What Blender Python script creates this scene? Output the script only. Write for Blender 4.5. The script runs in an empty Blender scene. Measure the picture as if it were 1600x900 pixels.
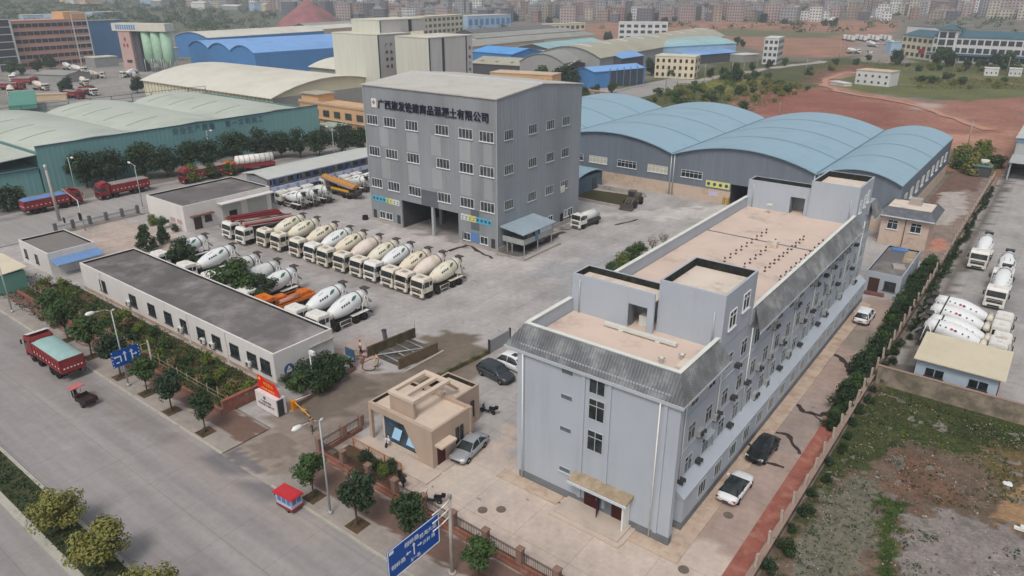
import bpy, bmesh, math, random
from mathutils import Vector, Matrix, noise
R = math.radians
rnd = random.Random(11)
sc = bpy.context.scene
col = sc.collection

# ------------------------------------------------------------------ camera
CAMH, FPX, PITCH, YAW = 40.0, 1120.0, R(22.7), R(-37.54)
cy_, sy_, cp_, sp_ = math.cos(YAW), math.sin(YAW), math.cos(PITCH), math.sin(PITCH)
FW = Vector((sy_ * cp_, cy_ * cp_, -sp_)); RT = Vector((cy_, -sy_, 0)); UP = RT.cross(FW)
cd = bpy.data.cameras.new('camera'); cam = bpy.data.objects.new('camera', cd); col.objects.link(cam)
cd.sensor_width = 36; cd.lens = FPX / 1600 * 36; cd.clip_start = 0.5; cd.clip_end = 12000
mw = Matrix((RT, UP, -FW)).transposed().to_4x4(); mw.translation = (0, 0, CAMH); cam.matrix_world = mw
sc.camera = cam

def ray(px, py): return RT * ((px - 800) / FPX) - UP * ((py - 450) / FPX) + FW
def at(px, py, z=0.0):
    d = ray(px, py); t = (z - CAMH) / d.z
    return Vector((d.x * t, d.y * t, z))
def onY(px, py, Y):
    d = ray(px, py); t = Y / d.y; return d.x * t, CAMH + d.z * t
def onX(px, py, X):
    d = ray(px, py); t = X / d.x; return d.y * t, CAMH + d.z * t

# ------------------------------------------------------------------ materials
def S(r, g, b):
    f = lambda c: (c / 255 / 12.92) if c <= 10 else ((c / 255 + .055) / 1.055) ** 2.4
    return (f(r), f(g), f(b), 1)
def mulc(c, k): return (min(1, c[0] * k), min(1, c[1] * k), min(1, c[2] * k), 1)
MATS = {}
class NT:
    def __init__(s, name):
        s.m = bpy.data.materials.new(name); s.m.use_nodes = True; s.t = s.m.node_tree
        s.b = s.t.nodes['Principled BSDF']
    def n(s, typ, **k):
        x = s.t.nodes.new(typ)
        for a, b in k.items():
            if a in x.inputs.keys(): x.inputs[a].default_value = b
            else: setattr(x, a, b)
        return x
    def l(s, a, b): s.t.links.new(a, b)
    def coord(s, obj=False, sc_=None):
        if obj: o = s.n('ShaderNodeTexCoord').outputs['Object']
        else: o = s.n('ShaderNodeNewGeometry').outputs['Position']
        if sc_:
            mp = s.n('ShaderNodeMapping'); mp.inputs['Scale'].default_value = sc_; s.l(o, mp.inputs['Vector']); o = mp.outputs['Vector']
        return o
    def noise(s, co, scale, detail=4, rough=.6):
        x = s.n('ShaderNodeTexNoise'); x.inputs['Scale'].default_value = scale; x.inputs['Detail'].default_value = detail
        x.inputs['Roughness'].default_value = rough; s.l(co, x.inputs['Vector']); return x.outputs['Fac']
    def ramp(s, f, stops):
        x = s.n('ShaderNodeValToRGB'); e = x.color_ramp.elements
        while len(e) < len(stops): e.new(.5)
        for i, (p, c) in enumerate(stops): e[i].position = p; e[i].color = c if len(c) == 4 else (*c, 1)
        s.l(f, x.inputs['Fac']); return x.outputs['Color']
    def mix(s, f, a, b, mode='MIX'):
        x = s.n('ShaderNodeMix', data_type='RGBA', blend_type=mode)
        for i, v in ((0, f), (6, a), (7, b)):
            if hasattr(v, 'is_linked'): s.l(v, x.inputs[i])
            else: x.inputs[i].default_value = v
        return x.outputs[2]
    def bump(s, h, dist=.02, st=.5):
        x = s.n('ShaderNodeBump'); x.inputs['Distance'].default_value = dist; x.inputs['Strength'].default_value = st
        s.l(h, x.inputs['Height']); s.l(x.outputs['Normal'], s.b.inputs['Normal'])

def pm(name, c, rough=.8, var=.12, scale=.35, metal=0, stain=None, sth=.62, sscale=.5, obj=False, bump=0, bscale=6, stretch=None, spec=.3):
    if name in MATS: return MATS[name]
    k = NT(name); co = k.coord(obj, stretch)
    f = k.noise(co, scale, 6, .65)
    cc = k.ramp(f, [(.25, mulc(c, 1 - var * 1.6)), (.5, c), (.75, mulc(c, 1 + var))])
    if stain:
        f2 = k.noise(co, sscale, 8, .7)
        mk = k.ramp(f2, [(sth - .1, (0, 0, 0)), (sth + .1, (.8, .8, .8))])
        cc = k.mix(mk, cc, stain)
    k.l(cc, k.b.inputs['Base Color'])
    k.b.inputs['Roughness'].default_value = rough; k.b.inputs['Metallic'].default_value = metal
    k.b.inputs['Specular IOR Level'].default_value = spec
    if bump: k.bump(k.noise(k.coord(obj), bscale, 5, .7), bump, .6)
    MATS[name] = k.m
    return k.m

def sheet(name, c, axis='x', pitch=.9, depth=.05, var=.1, rough=.55, stain=None):
    """profiled sheet metal: ribs along one horizontal axis, broad faded bays and streaks"""
    k = NT(name); co = k.coord()
    w = k.n('ShaderNodeTexWave', wave_type='BANDS', bands_direction=axis.upper()); w.inputs['Scale'].default_value = .314 / pitch
    k.l(co, w.inputs['Vector'])
    st = k.coord(False, (.12, .12, .03)); f = k.noise(st, 1.3, 3, .5)
    f2 = k.noise(k.coord(False, (1.2, 1.2, .08)), 1, 4, .6)
    cc = k.ramp(f, [(.3, mulc(c, 1 - var * 1.3)), (.5, c), (.7, mulc(c, 1 + var))])
    cc = k.mix(.35, cc, k.ramp(f2, [(.3, mulc(c, .8)), (.7, mulc(c, 1.12))]))
    cc = k.mix(k.ramp(w.outputs['Fac'], [(0, (.0,) * 3), (.25, (.22,) * 3), (1, (.22,) * 3)]), mulc(c, .8), cc) if False else cc
    if stain:
        cc = k.mix(k.ramp(k.noise(k.coord(False, (.6, .6, .25)), .5, 7, .7), [(.5, (0, 0, 0)), (.7, (.7,) * 3)]), cc, stain)
    k.l(cc, k.b.inputs['Base Color']); k.b.inputs['Roughness'].default_value = rough
    k.b.inputs['Specular IOR Level'].default_value = .3
    k.bump(w.outputs['Fac'], depth, .6)
    MATS[name] = k.m; return k.m

def streaked(name, c, dark, rough=.85, amt=.5, blot=None):
    """painted wall with vertical rain streaks, broad patching and a little dirt"""
    k = NT(name); p = k.coord()
    f = k.noise(p, .22, 5, .6); cc = k.ramp(f, [(.3, mulc(c, .95)), (.55, c), (.75, mulc(c, 1.04))])
    s1 = k.noise(k.coord(False, (.55, .55, .05)), 1.0, 7, .75); cc = k.mix(k.ramp(s1, [(.5, (0,) * 3), (.74, (amt,) * 3)]), cc, dark)
    s2 = k.noise(k.coord(False, (.5, .5, .18)), 1.0, 7, .75); cc = k.mix(k.ramp(s2, [(.56, (0,) * 3), (.72, (amt * .8,) * 3)]), cc, blot or mulc(c, 1.08))
    k.l(cc, k.b.inputs['Base Color']); k.b.inputs['Roughness'].default_value = rough; k.b.inputs['Specular IOR Level'].default_value = .25
    MATS[name] = k.m; return k.m
def flat(name, c, rough=.6, metal=0, spec=.3):
    return pm(name, c, rough, .05, 1.5, metal, obj=True, spec=spec)
def glass(name, c=(.02, .026, .03, 1), rough=.12):
    k = NT(name); f = k.noise(k.coord(), .9, 2)
    k.l(k.ramp(f, [(.35, mulc(c, .6)), (.7, mulc(c, 2.2))]), k.b.inputs['Base Color'])
    k.b.inputs['Roughness'].default_value = rough; k.b.inputs['Specular IOR Level'].default_value = .6
    MATS[name] = k.m; return k.m
def leafmat(name, a, b):
    k = NT(name); co = k.coord()
    f = k.noise(co, .9, 3, .6); f2 = k.noise(co, 7, 2)
    cc = k.mix(k.ramp(f2, [(.35, (0,) * 3), (.7, (1,) * 3)]), k.ramp(f, [(.3, a), (.7, b)]), mulc(b, 1.35))
    k.l(cc, k.b.inputs['Base Color']); k.b.inputs['Roughness'].default_value = .6
    k.b.inputs['Specular IOR Level'].default_value = .25
    MATS[name] = k.m; return k.m

# ------------------------------------------------------------------ objects
def tag(o, label=None, cat=None, group=None, kind=None):
    if label: o['label'] = label
    if cat: o['category'] = cat
    if group: o['group'] = group
    if kind: o['kind'] = kind
    return o
def thing(name, label, cat, loc=(0, 0, 0), rz=0, group=None):
    o = bpy.data.objects.new(name, None); col.objects.link(o); o.empty_display_size = .3
    o.location = loc; o.rotation_euler = (0, 0, rz)
    return tag(o, label, cat, group)
KIDS = {}
def copy_tree(o, parent=None):
    c = o.copy(); col.objects.link(c)
    if parent: c.parent = parent; KIDS.setdefault(parent, []).append(c)
    for ch in list(KIDS.get(o, [])): copy_tree(ch, c)
    return c
def place(proto, loc, rz, label, group=None, scale=1.0):
    o = copy_tree(proto) if proto.get('used') else proto
    proto['used'] = 1
    o.location = loc; o.rotation_euler = (0, 0, rz); o.scale = (scale,) * 3
    o['label'] = label
    if group: o['group'] = group
    return o

class MB:
    def __init__(s): s.v = []; s.f = []; s.mi = []; s.sm = []; s.cur = 0
    def add(s, vs, fs, smooth=False):
        n = len(s.v); s.v += [tuple(p) for p in vs]
        for f in fs: s.f.append(tuple(n + i for i in f)); s.mi.append(s.cur); s.sm.append(smooth)
    def box(s, x0, x1, y0, y1, z0, z1):
        s.add([(x0, y0, z0), (x1, y0, z0), (x1, y1, z0), (x0, y1, z0), (x0, y0, z1), (x1, y0, z1), (x1, y1, z1), (x0, y1, z1)],
              [(0, 3, 2, 1), (4, 5, 6, 7), (0, 1, 5, 4), (1, 2, 6, 5), (2, 3, 7, 6), (3, 0, 4, 7)]); return s
    def cbox(s, c, d): x, y, z = c; a, b, e = d; return s.box(x - a / 2, x + a / 2, y - b / 2, y + b / 2, z - e / 2, z + e / 2)
    def ext(s, pts, vec):
        n = len(pts); v = Vector(vec); p = [Vector(q) for q in pts]
        s.add(p + [q + v for q in p], [tuple(range(n))[::-1], tuple(range(n, 2 * n))] + [(i, (i + 1) % n, n + (i + 1) % n, n + i) for i in range(n)]); return s
    def prism(s, poly, z0, z1): return s.ext([(x, y, z0) for x, y in poly], (0, 0, z1 - z0))
    def lathe(s, a, b, prof, n=12, smooth=True, caps=True):
        a = Vector(a); b = Vector(b); d = b - a; w = d.normalized()
        u = w.orthogonal().normalized(); v = w.cross(u)
        vs = []; fs = []
        for t, r in prof:
            for i in range(n):
                an = 2 * math.pi * i / n; vs.append(a + d * t + (u * math.cos(an) + v * math.sin(an)) * r)
        for k in range(len(prof) - 1):
            for i in range(n): fs.append((k * n + i, k * n + (i + 1) % n, (k + 1) * n + (i + 1) % n, (k + 1) * n + i))
        s.add(vs, fs, smooth)
        if caps:
            m = len(s.v) - len(vs); s.f.append(tuple(m + i for i in range(n))[::-1]); s.mi.append(s.cur); s.sm.append(False)
            m += (len(prof) - 1) * n; s.f.append(tuple(m + i for i in range(n))); s.mi.append(s.cur); s.sm.append(False)
        return s
    def cyl(s, a, b, r, r1=None, n=8): return s.lathe(a, b, [(0, r), (1, r if r1 is None else r1)], n)
    def tube(s, path, r, n=6):
        for a, b in zip(path[:-1], path[1:]): s.cyl(a, b, r, r, n)
        return s
    def quad(s, a, b, c, d): s.add([a, b, c, d], [(0, 1, 2, 3)]); return s
    def ball(s, c, r, n=8, m=5, sz=1.0):
        prof = [(max(.0, (1 - math.cos(math.pi * k / m)) / 2), max(.01, r * math.sin(math.pi * k / m))) for k in range(m + 1)]
        c = Vector(c); return s.lathe(c - Vector((0, 0, r * sz)), c + Vector((0, 0, r * sz)), prof, n)
    def mesh(s, name, mats, bevel=0, recalc=True):
        me = bpy.data.meshes.new(name); me.from_pydata(s.v, [], s.f)
        if not isinstance(mats, (list, tuple)): mats = [mats]
        for m in mats: me.materials.append(m)
        me.polygons.foreach_set('material_index', s.mi); me.polygons.foreach_set('use_smooth', s.sm)
        if recalc or bevel:
            bm = bmesh.new(); bm.from_mesh(me)
            if bevel:
                bmesh.ops.remove_doubles(bm, verts=bm.verts, dist=1e-4)
                es = [e for e in bm.edges if len(e.link_faces) == 2 and e.calc_face_angle(0) > .35]
                bmesh.ops.bevel(bm, geom=es, offset=bevel, segments=2, affect='EDGES', clamp_overlap=True)
            bmesh.ops.recalc_face_normals(bm, faces=bm.faces); bm.to_mesh(me); bm.free()
        me.update(); return me
    def build(s, name, mats, parent=None, bevel=0, recalc=True):
        """verts in the parent's local space"""
        return link(name, s.mesh(name, mats, bevel, recalc), parent)
    def world(s, name, mats, parent, bevel=0):
        """verts in world space below an unrotated parent"""
        o = s.build(name, mats, parent, bevel); o.location = -parent.location; return o
def link(name, me, parent=None, loc=None, rz=0):
    o = bpy.data.objects.new(name, me); col.objects.link(o)
    if parent is not None: o.parent = parent; KIDS.setdefault(parent, []).append(o)
    if loc is not None: o.location = loc
    if rz: o.rotation_euler = (0, 0, rz)
    return o
def struct(name, mb, mats): return tag(mb.build(name, mats), kind='structure')

# windows: shared meshes, frame with a pane as sub-part; local x right, -y outwards
WP = {}
def window(par, face, u, plane, z, w, h, cols=2, rows=1, mf='white_frame', mg='glass', sill=True, name='window', d=.09):
    key = (round(w, 2), round(h, 2), cols, rows, mf, mg, sill, d)
    if key not in WP:
        a = MB(); t = .055
        for x in (-w / 2, w / 2 - t): a.box(x, x + t, -d, 0, -h / 2, h / 2)
        for q in (-h / 2, h / 2 - t): a.box(-w / 2 + t, w / 2 - t, -d, 0, q, q + t)
        for i in range(1, cols): x = -w / 2 + w * i / cols; a.box(x - .025, x + .025, -d * .8, 0, -h / 2 + t, h / 2 - t)
        for j in range(1, rows): q = -h / 2 + h * (.68 if rows == 2 else j / rows); a.box(-w / 2 + t, w / 2 - t, -d * .75, 0, q - .03, q + .03)
        if sill: a.box(-w / 2 - .1, w / 2 + .1, -d - .08, 0, -h / 2 - .1, -h / 2 - .003)
        g = MB(); g.box(-w / 2 + t, w / 2 - t, -d * .35, -.003, -h / 2 + t, h / 2 - t)
        WP[key] = (a.mesh(name, MATS[mf]), g.mesh('pane', MATS[mg]))
    pl = par.location
    if face == 'y': loc = Vector((u, plane, z)); rz = 0
    else: loc = Vector((plane, u, z)); rz = R(90)
    o = link(name, WP[key][0], par, loc - pl, rz); link('pane', WP[key][1], o)
    return o

def text_obj(name, s, size, mat, parent, loc, rot, extrude=.05, width=None, bold=0.0, align='CENTER', spacing=1.0):
    c = bpy.data.curves.new(name, 'FONT'); c.body = s; c.size = size; c.extrude = extrude; c.align_x = align; c.align_y = 'CENTER'
    c.offset = bold; c.resolution_u = 2; c.space_character = spacing; c.space_line = 1.0
    o = bpy.data.objects.new(name, c); col.objects.link(o)
    bpy.context.view_layer.update()
    dg = bpy.context.evaluated_depsgraph_get(); me = bpy.data.meshes.new_from_object(o.evaluated_get(dg))
    bpy.data.objects.remove(o); bpy.data.curves.remove(c)
    me.materials.clear(); me.materials.append(mat)
    if width:
        xs = [v.co.x for v in me.vertices]; k = width / (max(xs) - min(xs)); m = (max(xs) + min(xs)) / 2
        for v in me.vertices: v.co.x = (v.co.x - m) * k
    t = bpy.data.objects.new(name, me); col.objects.link(t)
    if parent is not None: t.parent = parent; KIDS.setdefault(parent, []).append(t); t.location = Vector(loc) - parent.location
    else: t.location = loc
    t.rotation_euler = rot
    return t
FACEY = (R(90), 0, 0); FACEX = (R(90), 0, R(90))

# palette
flat('white_frame', S(215, 218, 220)); glass('glass'); flat('dark_frame', S(60, 62, 66))
flat('black', (.012, .012, .013, 1)); flat('rubber', (.018, .017, .017, 1), .85)
flat('dark_metal', (.05, .05, .05, 1), .6); flat('steel', S(150, 152, 150), .5, .3)
flat('galv', S(176, 182, 182), .45, .2); flat('white_paint', S(222, 222, 216), .45)
flat('chrome', (.6, .6, .6, 1), .25, .9)
pm('concrete', S(168, 160, 152), .9, .1, .4, stain=S(120, 112, 104), sth=.62, sscale=.3)
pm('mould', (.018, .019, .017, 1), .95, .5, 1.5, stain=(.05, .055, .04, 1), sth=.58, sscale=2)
pm('brick', S(132, 88, 74), .9, .25, 1.2, stain=S(150, 130, 118), sth=.6, sscale=.8, bump=.02)
pm('bark', (.06, .045, .035, 1), .95, .3, 4, obj=True)
leafmat('leaf_dark', (.010, .021, .008, 1), (.026, .050, .016, 1))
leafmat('leaf_mid', (.017, .036, .011, 1), (.046, .085, .022, 1))
leafmat('leaf_lime', (.035, .065, .010, 1), (.11, .145, .022, 1))
leafmat('leaf_olive', (.045, .065, .014, 1), (.19, .18, .045, 1))
leafmat('leaf_blue', (.010, .021, .011, 1), (.025, .046, .021, 1))
leafmat('leaf_scrub', (.06, .07, .022, 1), (.17, .165, .055, 1))
leafmat('leaf_dry', (.08, .06, .03, 1), (.17, .13, .06, 1))
HAZE, SUN, SUN_ANG, SUN_EL, SUN_ROT, SKY, EXPO = 0.0003, 1.5, 16, R(55), R(161), .134, 0.0
# ================================================================== SETTING
def inpoly(x, y, poly):
    c = False; j = len(poly) - 1
    for i in range(len(poly)):
        xi, yi = poly[i]; xj, yj = poly[j]
        if (yi > y) != (yj > y) and x < (xj - xi) * (y - yi) / (yj - yi) + xi: c = not c
        j = i
    return c
def PX(*pts): return [tuple(at(a, b)[:2]) for a, b in pts]
def zonecol(x, y, base, zones):
    c = base
    for poly, zc, jit, bb in zones:
        jx = x + jit * noise.noise((x * .9 / max(jit, .3), y * .9 / max(jit, .3), 1.7)) * 1.6
        jy = y + jit * noise.noise((x * .9 / max(jit, .3), y * .9 / max(jit, .3), 9.1)) * 1.6
        if bb[0] <= jx <= bb[1] and bb[2] <= jy <= bb[3] and inpoly(jx, jy, poly): c = zc
    return c
def Z(poly, c, jit=1.0):
    xs = [p[0] for p in poly]; ys = [p[1] for p in poly]
    return (poly, c, jit, (min(xs), max(xs), min(ys), max(ys)))
def vcmat(name, rough=.9, v1=.2, s1=.25, s2=3.0, v2=.25, speck=None, sps=8, spt=.66, bump=.02, stretch=None, joint=0, tracks=None):
    k = NT(name); a = k.n('ShaderNodeVertexColor', layer_name='col').outputs['Color']
    f1 = k.noise(k.coord(False, stretch), s1, 7, .65); f2 = k.noise(k.coord(), s2, 5, .7)
    g1 = k.ramp(f1, [(.3, (1 - v1,) * 3), (.7, (1 + v1 * .6,) * 3)]); g2 = k.ramp(f2, [(.3, (1 - v2,) * 3), (.7, (1 + v2 * .6,) * 3)])
    c = k.mix(1, k.mix(1, a, g1, 'MULTIPLY'), g2, 'MULTIPLY')
    if speck: c = k.mix(k.ramp(k.noise(k.coord(), sps, 3, .7), [(spt, (0,) * 3), (spt + .05, (.9,) * 3)]), c, speck)
    k.l(c, k.b.inputs['Base Color']); k.b.inputs['Roughness'].default_value = rough; k.b.inputs['Specular IOR Level'].default_value = .2
    if joint:
        br = k.n('ShaderNodeTexBrick'); br.offset = 0; br.inputs['Scale'].default_value = 1; br.inputs['Brick Width'].default_value = joint; br.inputs['Row Height'].default_value = joint; br.inputs['Mortar Size'].default_value = .035; br.inputs['Mortar Smooth'].default_value = .6
        wob = k.n('ShaderNodeVectorMath', operation='ADD'); k.l(k.coord(), wob.inputs[0]); wob.inputs[1].default_value = (1.3, .7, 0); k.l(wob.outputs[0], br.inputs['Vector'])
        k.l(k.mix(k.ramp(br.outputs['Fac'], [(0, (0,) * 3), (1, (.38,) * 3)]), c, S(92, 86, 82)), k.b.inputs['Base Color'])
    if tracks:
        tn = k.noise(k.coord(False, tracks), 1, 5, .6); c0 = k.b.inputs['Base Color'].links[0].from_socket
        k.l(k.mix(1, c0, k.ramp(tn, [(.3, (.86,) * 3), (.55, (1.0,) * 3), (.72, (1.09,) * 3)]), 'MULTIPLY'), k.b.inputs['Base Color'])
    if bump: k.bump(f2, bump, .7)
    MATS[name] = k.m; return k.m
def vcsheet(name, xs, ys, z, base, zones, mat, zf=None):
    vs = []; cs = []
    for y in ys:
        for x in xs:
            vs.append((x, y, z + (zf(x, y) if zf else 0))); cs.append(zonecol(x, y, base, zones))
    n = len(xs); fs = [(j * n + i, j * n + i + 1, (j + 1) * n + i + 1, (j + 1) * n + i) for j in range(len(ys) - 1) for i in range(n - 1)]
    me = bpy.data.meshes.new(name); me.from_pydata(vs, [], fs); me.materials.append(mat)
    at_ = me.color_attributes.new('col', 'FLOAT_COLOR', 'POINT')
    at_.data.foreach_set('color', [q for c in cs for q in c])
    if zf: me.polygons.foreach_set('use_smooth', [True] * len(fs))
    o = link(name, me); return tag(o, kind='structure')
def rng(a, b, s): n = max(1, int(round((b - a) / s))); return [a + (b - a) * i / n for i in range(n + 1)]

# ---- the land: one sheet to the horizon, flat out to the town, then rising to hills
def hill(x, y):
    d = math.hypot(x, y); az = math.degrees(math.atan2(x, y))
    h = 0
    if d > 820: h = (d - 820) * .035
    if d > 1250: h += (d - 1250) * .10
    if d > 1250: h += 22 * noise.noise((x * .002, y * .002, 3)) * min(1, (d - 1250) / 300)
    return min(h, 190) if d < 3200 else min(h, 190) - (d - 3200) * .05
xs = rng(-6500, -1500, 250) + rng(-1460, -480, 35) + rng(-472, -170, 8) + rng(-166, 60, 4) + rng(70, 400, 30) + rng(500, 6500, 400)
ys = rng(-4000, -100, 300) + rng(-80, 112, 12) + rng(118, 420, 4) + rng(430, 700, 10) + rng(730, 2000, 35) + rng(2100, 6500, 250)
RED = S(158, 112, 96); RED2 = S(174, 132, 112); SCR = S(88, 92, 58); GRS = S(104, 108, 66); URB = S(128, 122, 114); GRY = S(152, 148, 142)
land = [
 Z([tuple(at(a, b)[:2]) for a, b in ((-200, 30), (300, 26), (700, 28), (1800, 26))] + [(2000, 9000), (-9000, 9000), (-9000, 500)], S(96, 98, 84), 8),
 Z(PX((-60, 70), (180, 60), (480, 46), (480, 24), (-60, 24)), S(104, 106, 90), 8),
 Z(PX((560, 60), (1000, 30), (1400, 36), (1600, 40), (1600, 120), (1150, 170), (900, 140)), S(120, 116, 104), 6),
 Z(PX((900, 40), (1110, 38), (1400, 40), (1400, 50), (1330, 88), (1240, 90), (1150, 70), (930, 66)), S(160, 122, 102), 6),
 Z(PX((1060, 47), (1200, 46), (1330, 52), (1290, 60), (1100, 55)), S(112, 112, 82), 5),
 Z(PX((940, 135), (1000, 170), (1160, 185), (1270, 150), (1300, 128), (1380, 108), (1600, 122), (1600, 92), (1390, 84), (1250, 96), (1150, 92), (1040, 120)), SCR, 5),
 Z(PX((1060, 140), (1110, 122), (1180, 118), (1200, 128), (1130, 150)), S(128, 128, 64), 3),
 Z(PX((1130, 160), (1200, 140), (1290, 136), (1330, 148), (1460, 160), (1620, 150), (1640, 330), (1490, 300), (1480, 225), (1180, 195)), RED, 4),
 Z(PX((1150, 150), (1290, 140), (1400, 175), (1400, 200), (1180, 180)), S(148, 98, 84), 4),
 Z(PX((1310, 142), (1420, 152), (1500, 158), (1640, 150), (1640, 122), (1400, 104), (1330, 112)), GRS, 4),
 Z(PX((1260, 112), (1330, 100), (1370, 105), (1310, 118), (1290, 132), (1255, 132)), S(120, 92, 74), 3),
 Z(PX((1335, 110), (1300, 115), (1284, 124), (1288, 136), (1330, 147), (1420, 162), (1500, 190), (1545, 204), (1540, 198), (1500, 180), (1420, 156), (1335, 142), (1300, 133), (1296, 126), (1340, 116)), RED2, 1.2),
 Z(PX((1430, 160), (1480, 162), (1460, 172), (1430, 170)), S(176, 160, 148), 3),
 Z(PX((1460, 210), (1640, 205), (1640, 330), (1540, 280), (1490, 260)), S(180, 136, 116), 3),
 Z(PX((1480, 262), (1500, 230), (1545, 232), (1560, 262), (1530, 290), (1490, 285)), S(90, 88, 56), 2),
 Z(PX((0, 105), (240, 96), (360, 140), (0, 230)), GRY, 5),
 Z(PX((870, 130), (960, 135), (1000, 160), (905, 165)), S(176, 160, 150), 3),
 Z(PX((1330, 62), (1420, 60), (1420, 100), (1340, 96)), S(150, 140, 132), 4),
]
vcmat('land', .95, .28, .05, .6, .3, bump=.25)
vcsheet('ground', xs, ys, 0, URB, land, MATS['land'], hill)

# ---- curving red dirt track across the field
pm('track_soil', S(186, 142, 122), .95, .15, .3, stain=S(162, 116, 98), sth=.55, sscale=.3)
# ---- carriageways
ROAD = S(150, 145, 143)
vcmat('asphalt', .85, .12, .12, 1.4, .10, bump=.008, stretch=(.35, 1, 1), joint=5.5, tracks=(.03, .9, 1))
rz = [Z([(-300, 20), (60, 20.6), (60, 22.6), (-300, 22)], S(156, 151, 148), .8), Z([(-300, 24.6), (-60, 24.6), (-60, 26.8), (-300, 26.8)], S(140, 134, 130), 1),
      Z([(-60, 24), (-40, 25), (-38, 27.6), (-62, 27.6)], S(158, 150, 145), .9), Z([(-55.5, 25.8), (-52, 26.6), (-49, 26.2), (-45.4, 26.4), (-45, 27.6), (-56, 27.6)], S(122, 119, 120), .5), Z([(-30, 25.5), (0, 25.5), (0, 27.5), (-30, 27.5)], S(134, 127, 120), .6),
      Z([(-80, 18.5), (-20, 18), (-20, 18.8), (-80, 19.2)], S(158, 154, 151), .5)]
vcsheet('road', rng(-420, 60, 1.5), rng(15.5, 27.5, 1), .012, ROAD, rz, MATS['asphalt'])
vcsheet('road.001', rng(-420, 60, 3), rng(-40, 12.3, 3), .012, ROAD, [], MATS['asphalt'])
vcsheet('road.002', rng(-157, -137, 1), rng(27.5, 330, 2), .012, S(158, 154, 150), [Z([(-155, 30), (-153, 30), (-153, 300), (-155, 300)], S(136, 132, 128), 1)], MATS['asphalt'])

# median with kerbs
pm('kerbstone', S(176, 172, 160), .9, .12, 1, stain=S(120, 116, 104), sth=.6, sscale=1)
pm('median_soil', S(66, 70, 44), .95, .4, 1.5, bump=.05)
mb = MB(); mb.box(-420, 60, 15.2, 15.5, -.1, .16); struct('median_kerb', mb, MATS['kerbstone'])
mb = MB(); mb.box(-420, 60, 12.3, 12.9, -.1, .2); struct('median_kerb', mb, MATS['kerbstone'])
mb = MB(); mb.box(-420, 60, 12.9, 15.2, -.1, .14); struct('median_strip', mb, MATS['median_soil'])

# pavement along the compound: concrete band by the kerb, brick paving behind it
vcmat('paving', .92, .16, .3, 2.2, .14, bump=.01)
PV = S(160, 150, 141)
def pave(x0, x1):
    zs = [Z([(x0, 28.3), (x1, 28.3), (x1, 29.6), (x0, 29.6)], S(152, 144, 136), .3), Z([(x0, 29.85), (x1, 29.85), (x1, 32.6), (x0, 32.6)], S(116, 94, 84), .4)]
    vcsheet('pavement', rng(x0, x1, .7), rng(27.72, 32.7, .25), .125, PV, zs, MATS['paving'])
    mb = MB(); mb.box(x0, x1, 27.5, 27.72, -.1, .14); struct('kerb', mb, MATS['kerbstone'])
pave(-119, -55.2); pave(-47.6, 30)

# compound yard
YARD = S(174, 169, 166)
PINK = S(196, 180, 168)
yz = [
 Z([(-40, 33), (-10, 33), (-10, 62), (-17, 62), (-31, 42), (-36, 48), (-38, 43)], PINK, 1.5),
 Z([(-46, 36), (-31, 36), (-31, 44), (-38, 44), (-46, 37)], S(192, 178, 166), 1.2),
 Z([(-17.2, 44), (-11, 44), (-11, 104), (-17.2, 104)], S(172, 152, 141), .8),
 Z([(-17.2, 60), (-12, 60), (-12, 72), (-17.2, 72)], S(160, 146, 138), 1.2),
 Z([(-17.2, 86), (-12, 86), (-12, 92), (-17.2, 92)], S(150, 140, 128), 1.2),
 Z([(-55, 27), (-47, 27), (-47, 34), (-50, 47), (-58, 47), (-58, 40)], S(140, 128, 118), 1.5),
 Z([(-57.5, 37), (-52.5, 34), (-50, 46), (-57, 46)], S(112, 102, 92), 1.4),
 Z([(-53.5, 44), (-44, 46), (-46, 57), (-53, 56)], S(134, 122, 110), 1.0),
 Z(PX((640, 566), (655, 530), (690, 518), (720, 520), (752, 523), (735, 532), (756, 550), (730, 562), (690, 575), (640, 585)), S(118, 107, 95), 1.0),
 Z([(-64, 46), (-57, 46), (-58, 53), (-64, 52)], S(178, 160, 152), 1.0),
 Z(PX((700, 380), (780, 400), (800, 420), (740, 400), (690, 392)), S(140, 128, 124), 1),
 Z(PX((770, 395), (850, 370), (900, 345), (890, 360), (830, 390), (800, 415)), S(108, 104, 98), 1.2),
 Z(PX((610, 340), (720, 360), (720, 385), (640, 365)), S(150, 144, 140), 1),
 Z(PX((930, 335), (1110, 322), (1150, 318), (1130, 345), (960, 340)), S(198, 192, 187), 2),
 Z([(-136, 46), (-110, 46), (-108, 57), (-120, 60), (-136, 58)], S(178, 164, 154), 1.5),
 Z([(-128, 49), (-112, 49), (-113, 54), (-128, 55)], S(190, 172, 160), 1.5),
 Z([(-120, 62), (-70, 62), (-70, 66), (-120, 66)], S(160, 154, 150), 1.5),
 Z([(-95, 78), (-66, 70), (-60, 86), (-95, 86)], S(186, 180, 176), 2.5),
 Z([(-60, 84), (-40, 70), (-36, 80), (-56, 100)], S(166, 164, 164), 2.5),
]
vcmat('yard', .88, .22, .16, 1.3, .15, speck=S(126, 118, 112), sps=.6, spt=.68, bump=.006, joint=5.2, tracks=(.35, .08, 1))
vcsheet('yard', rng(-136.4, -10.9, .8), rng(33.0, 140, .8), .02, YARD, yz, MATS['yard'])
vcsheet('driveway', rng(-55.2, -47.6, .5), rng(27.5, 33.0, .5), .03, S(148, 136, 126), [Z([(-55.2, 27.5), (-49, 27.5), (-50, 28.6), (-54.6, 29.2)], S(112, 108, 108), .5), Z([(-54, 29), (-49, 30), (-52, 34), (-55, 33)], S(128, 116, 106), 1), Z([(-52, 27), (-47.5, 27), (-47.5, 29)], S(168, 158, 150), .5)], MATS['yard'])

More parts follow.
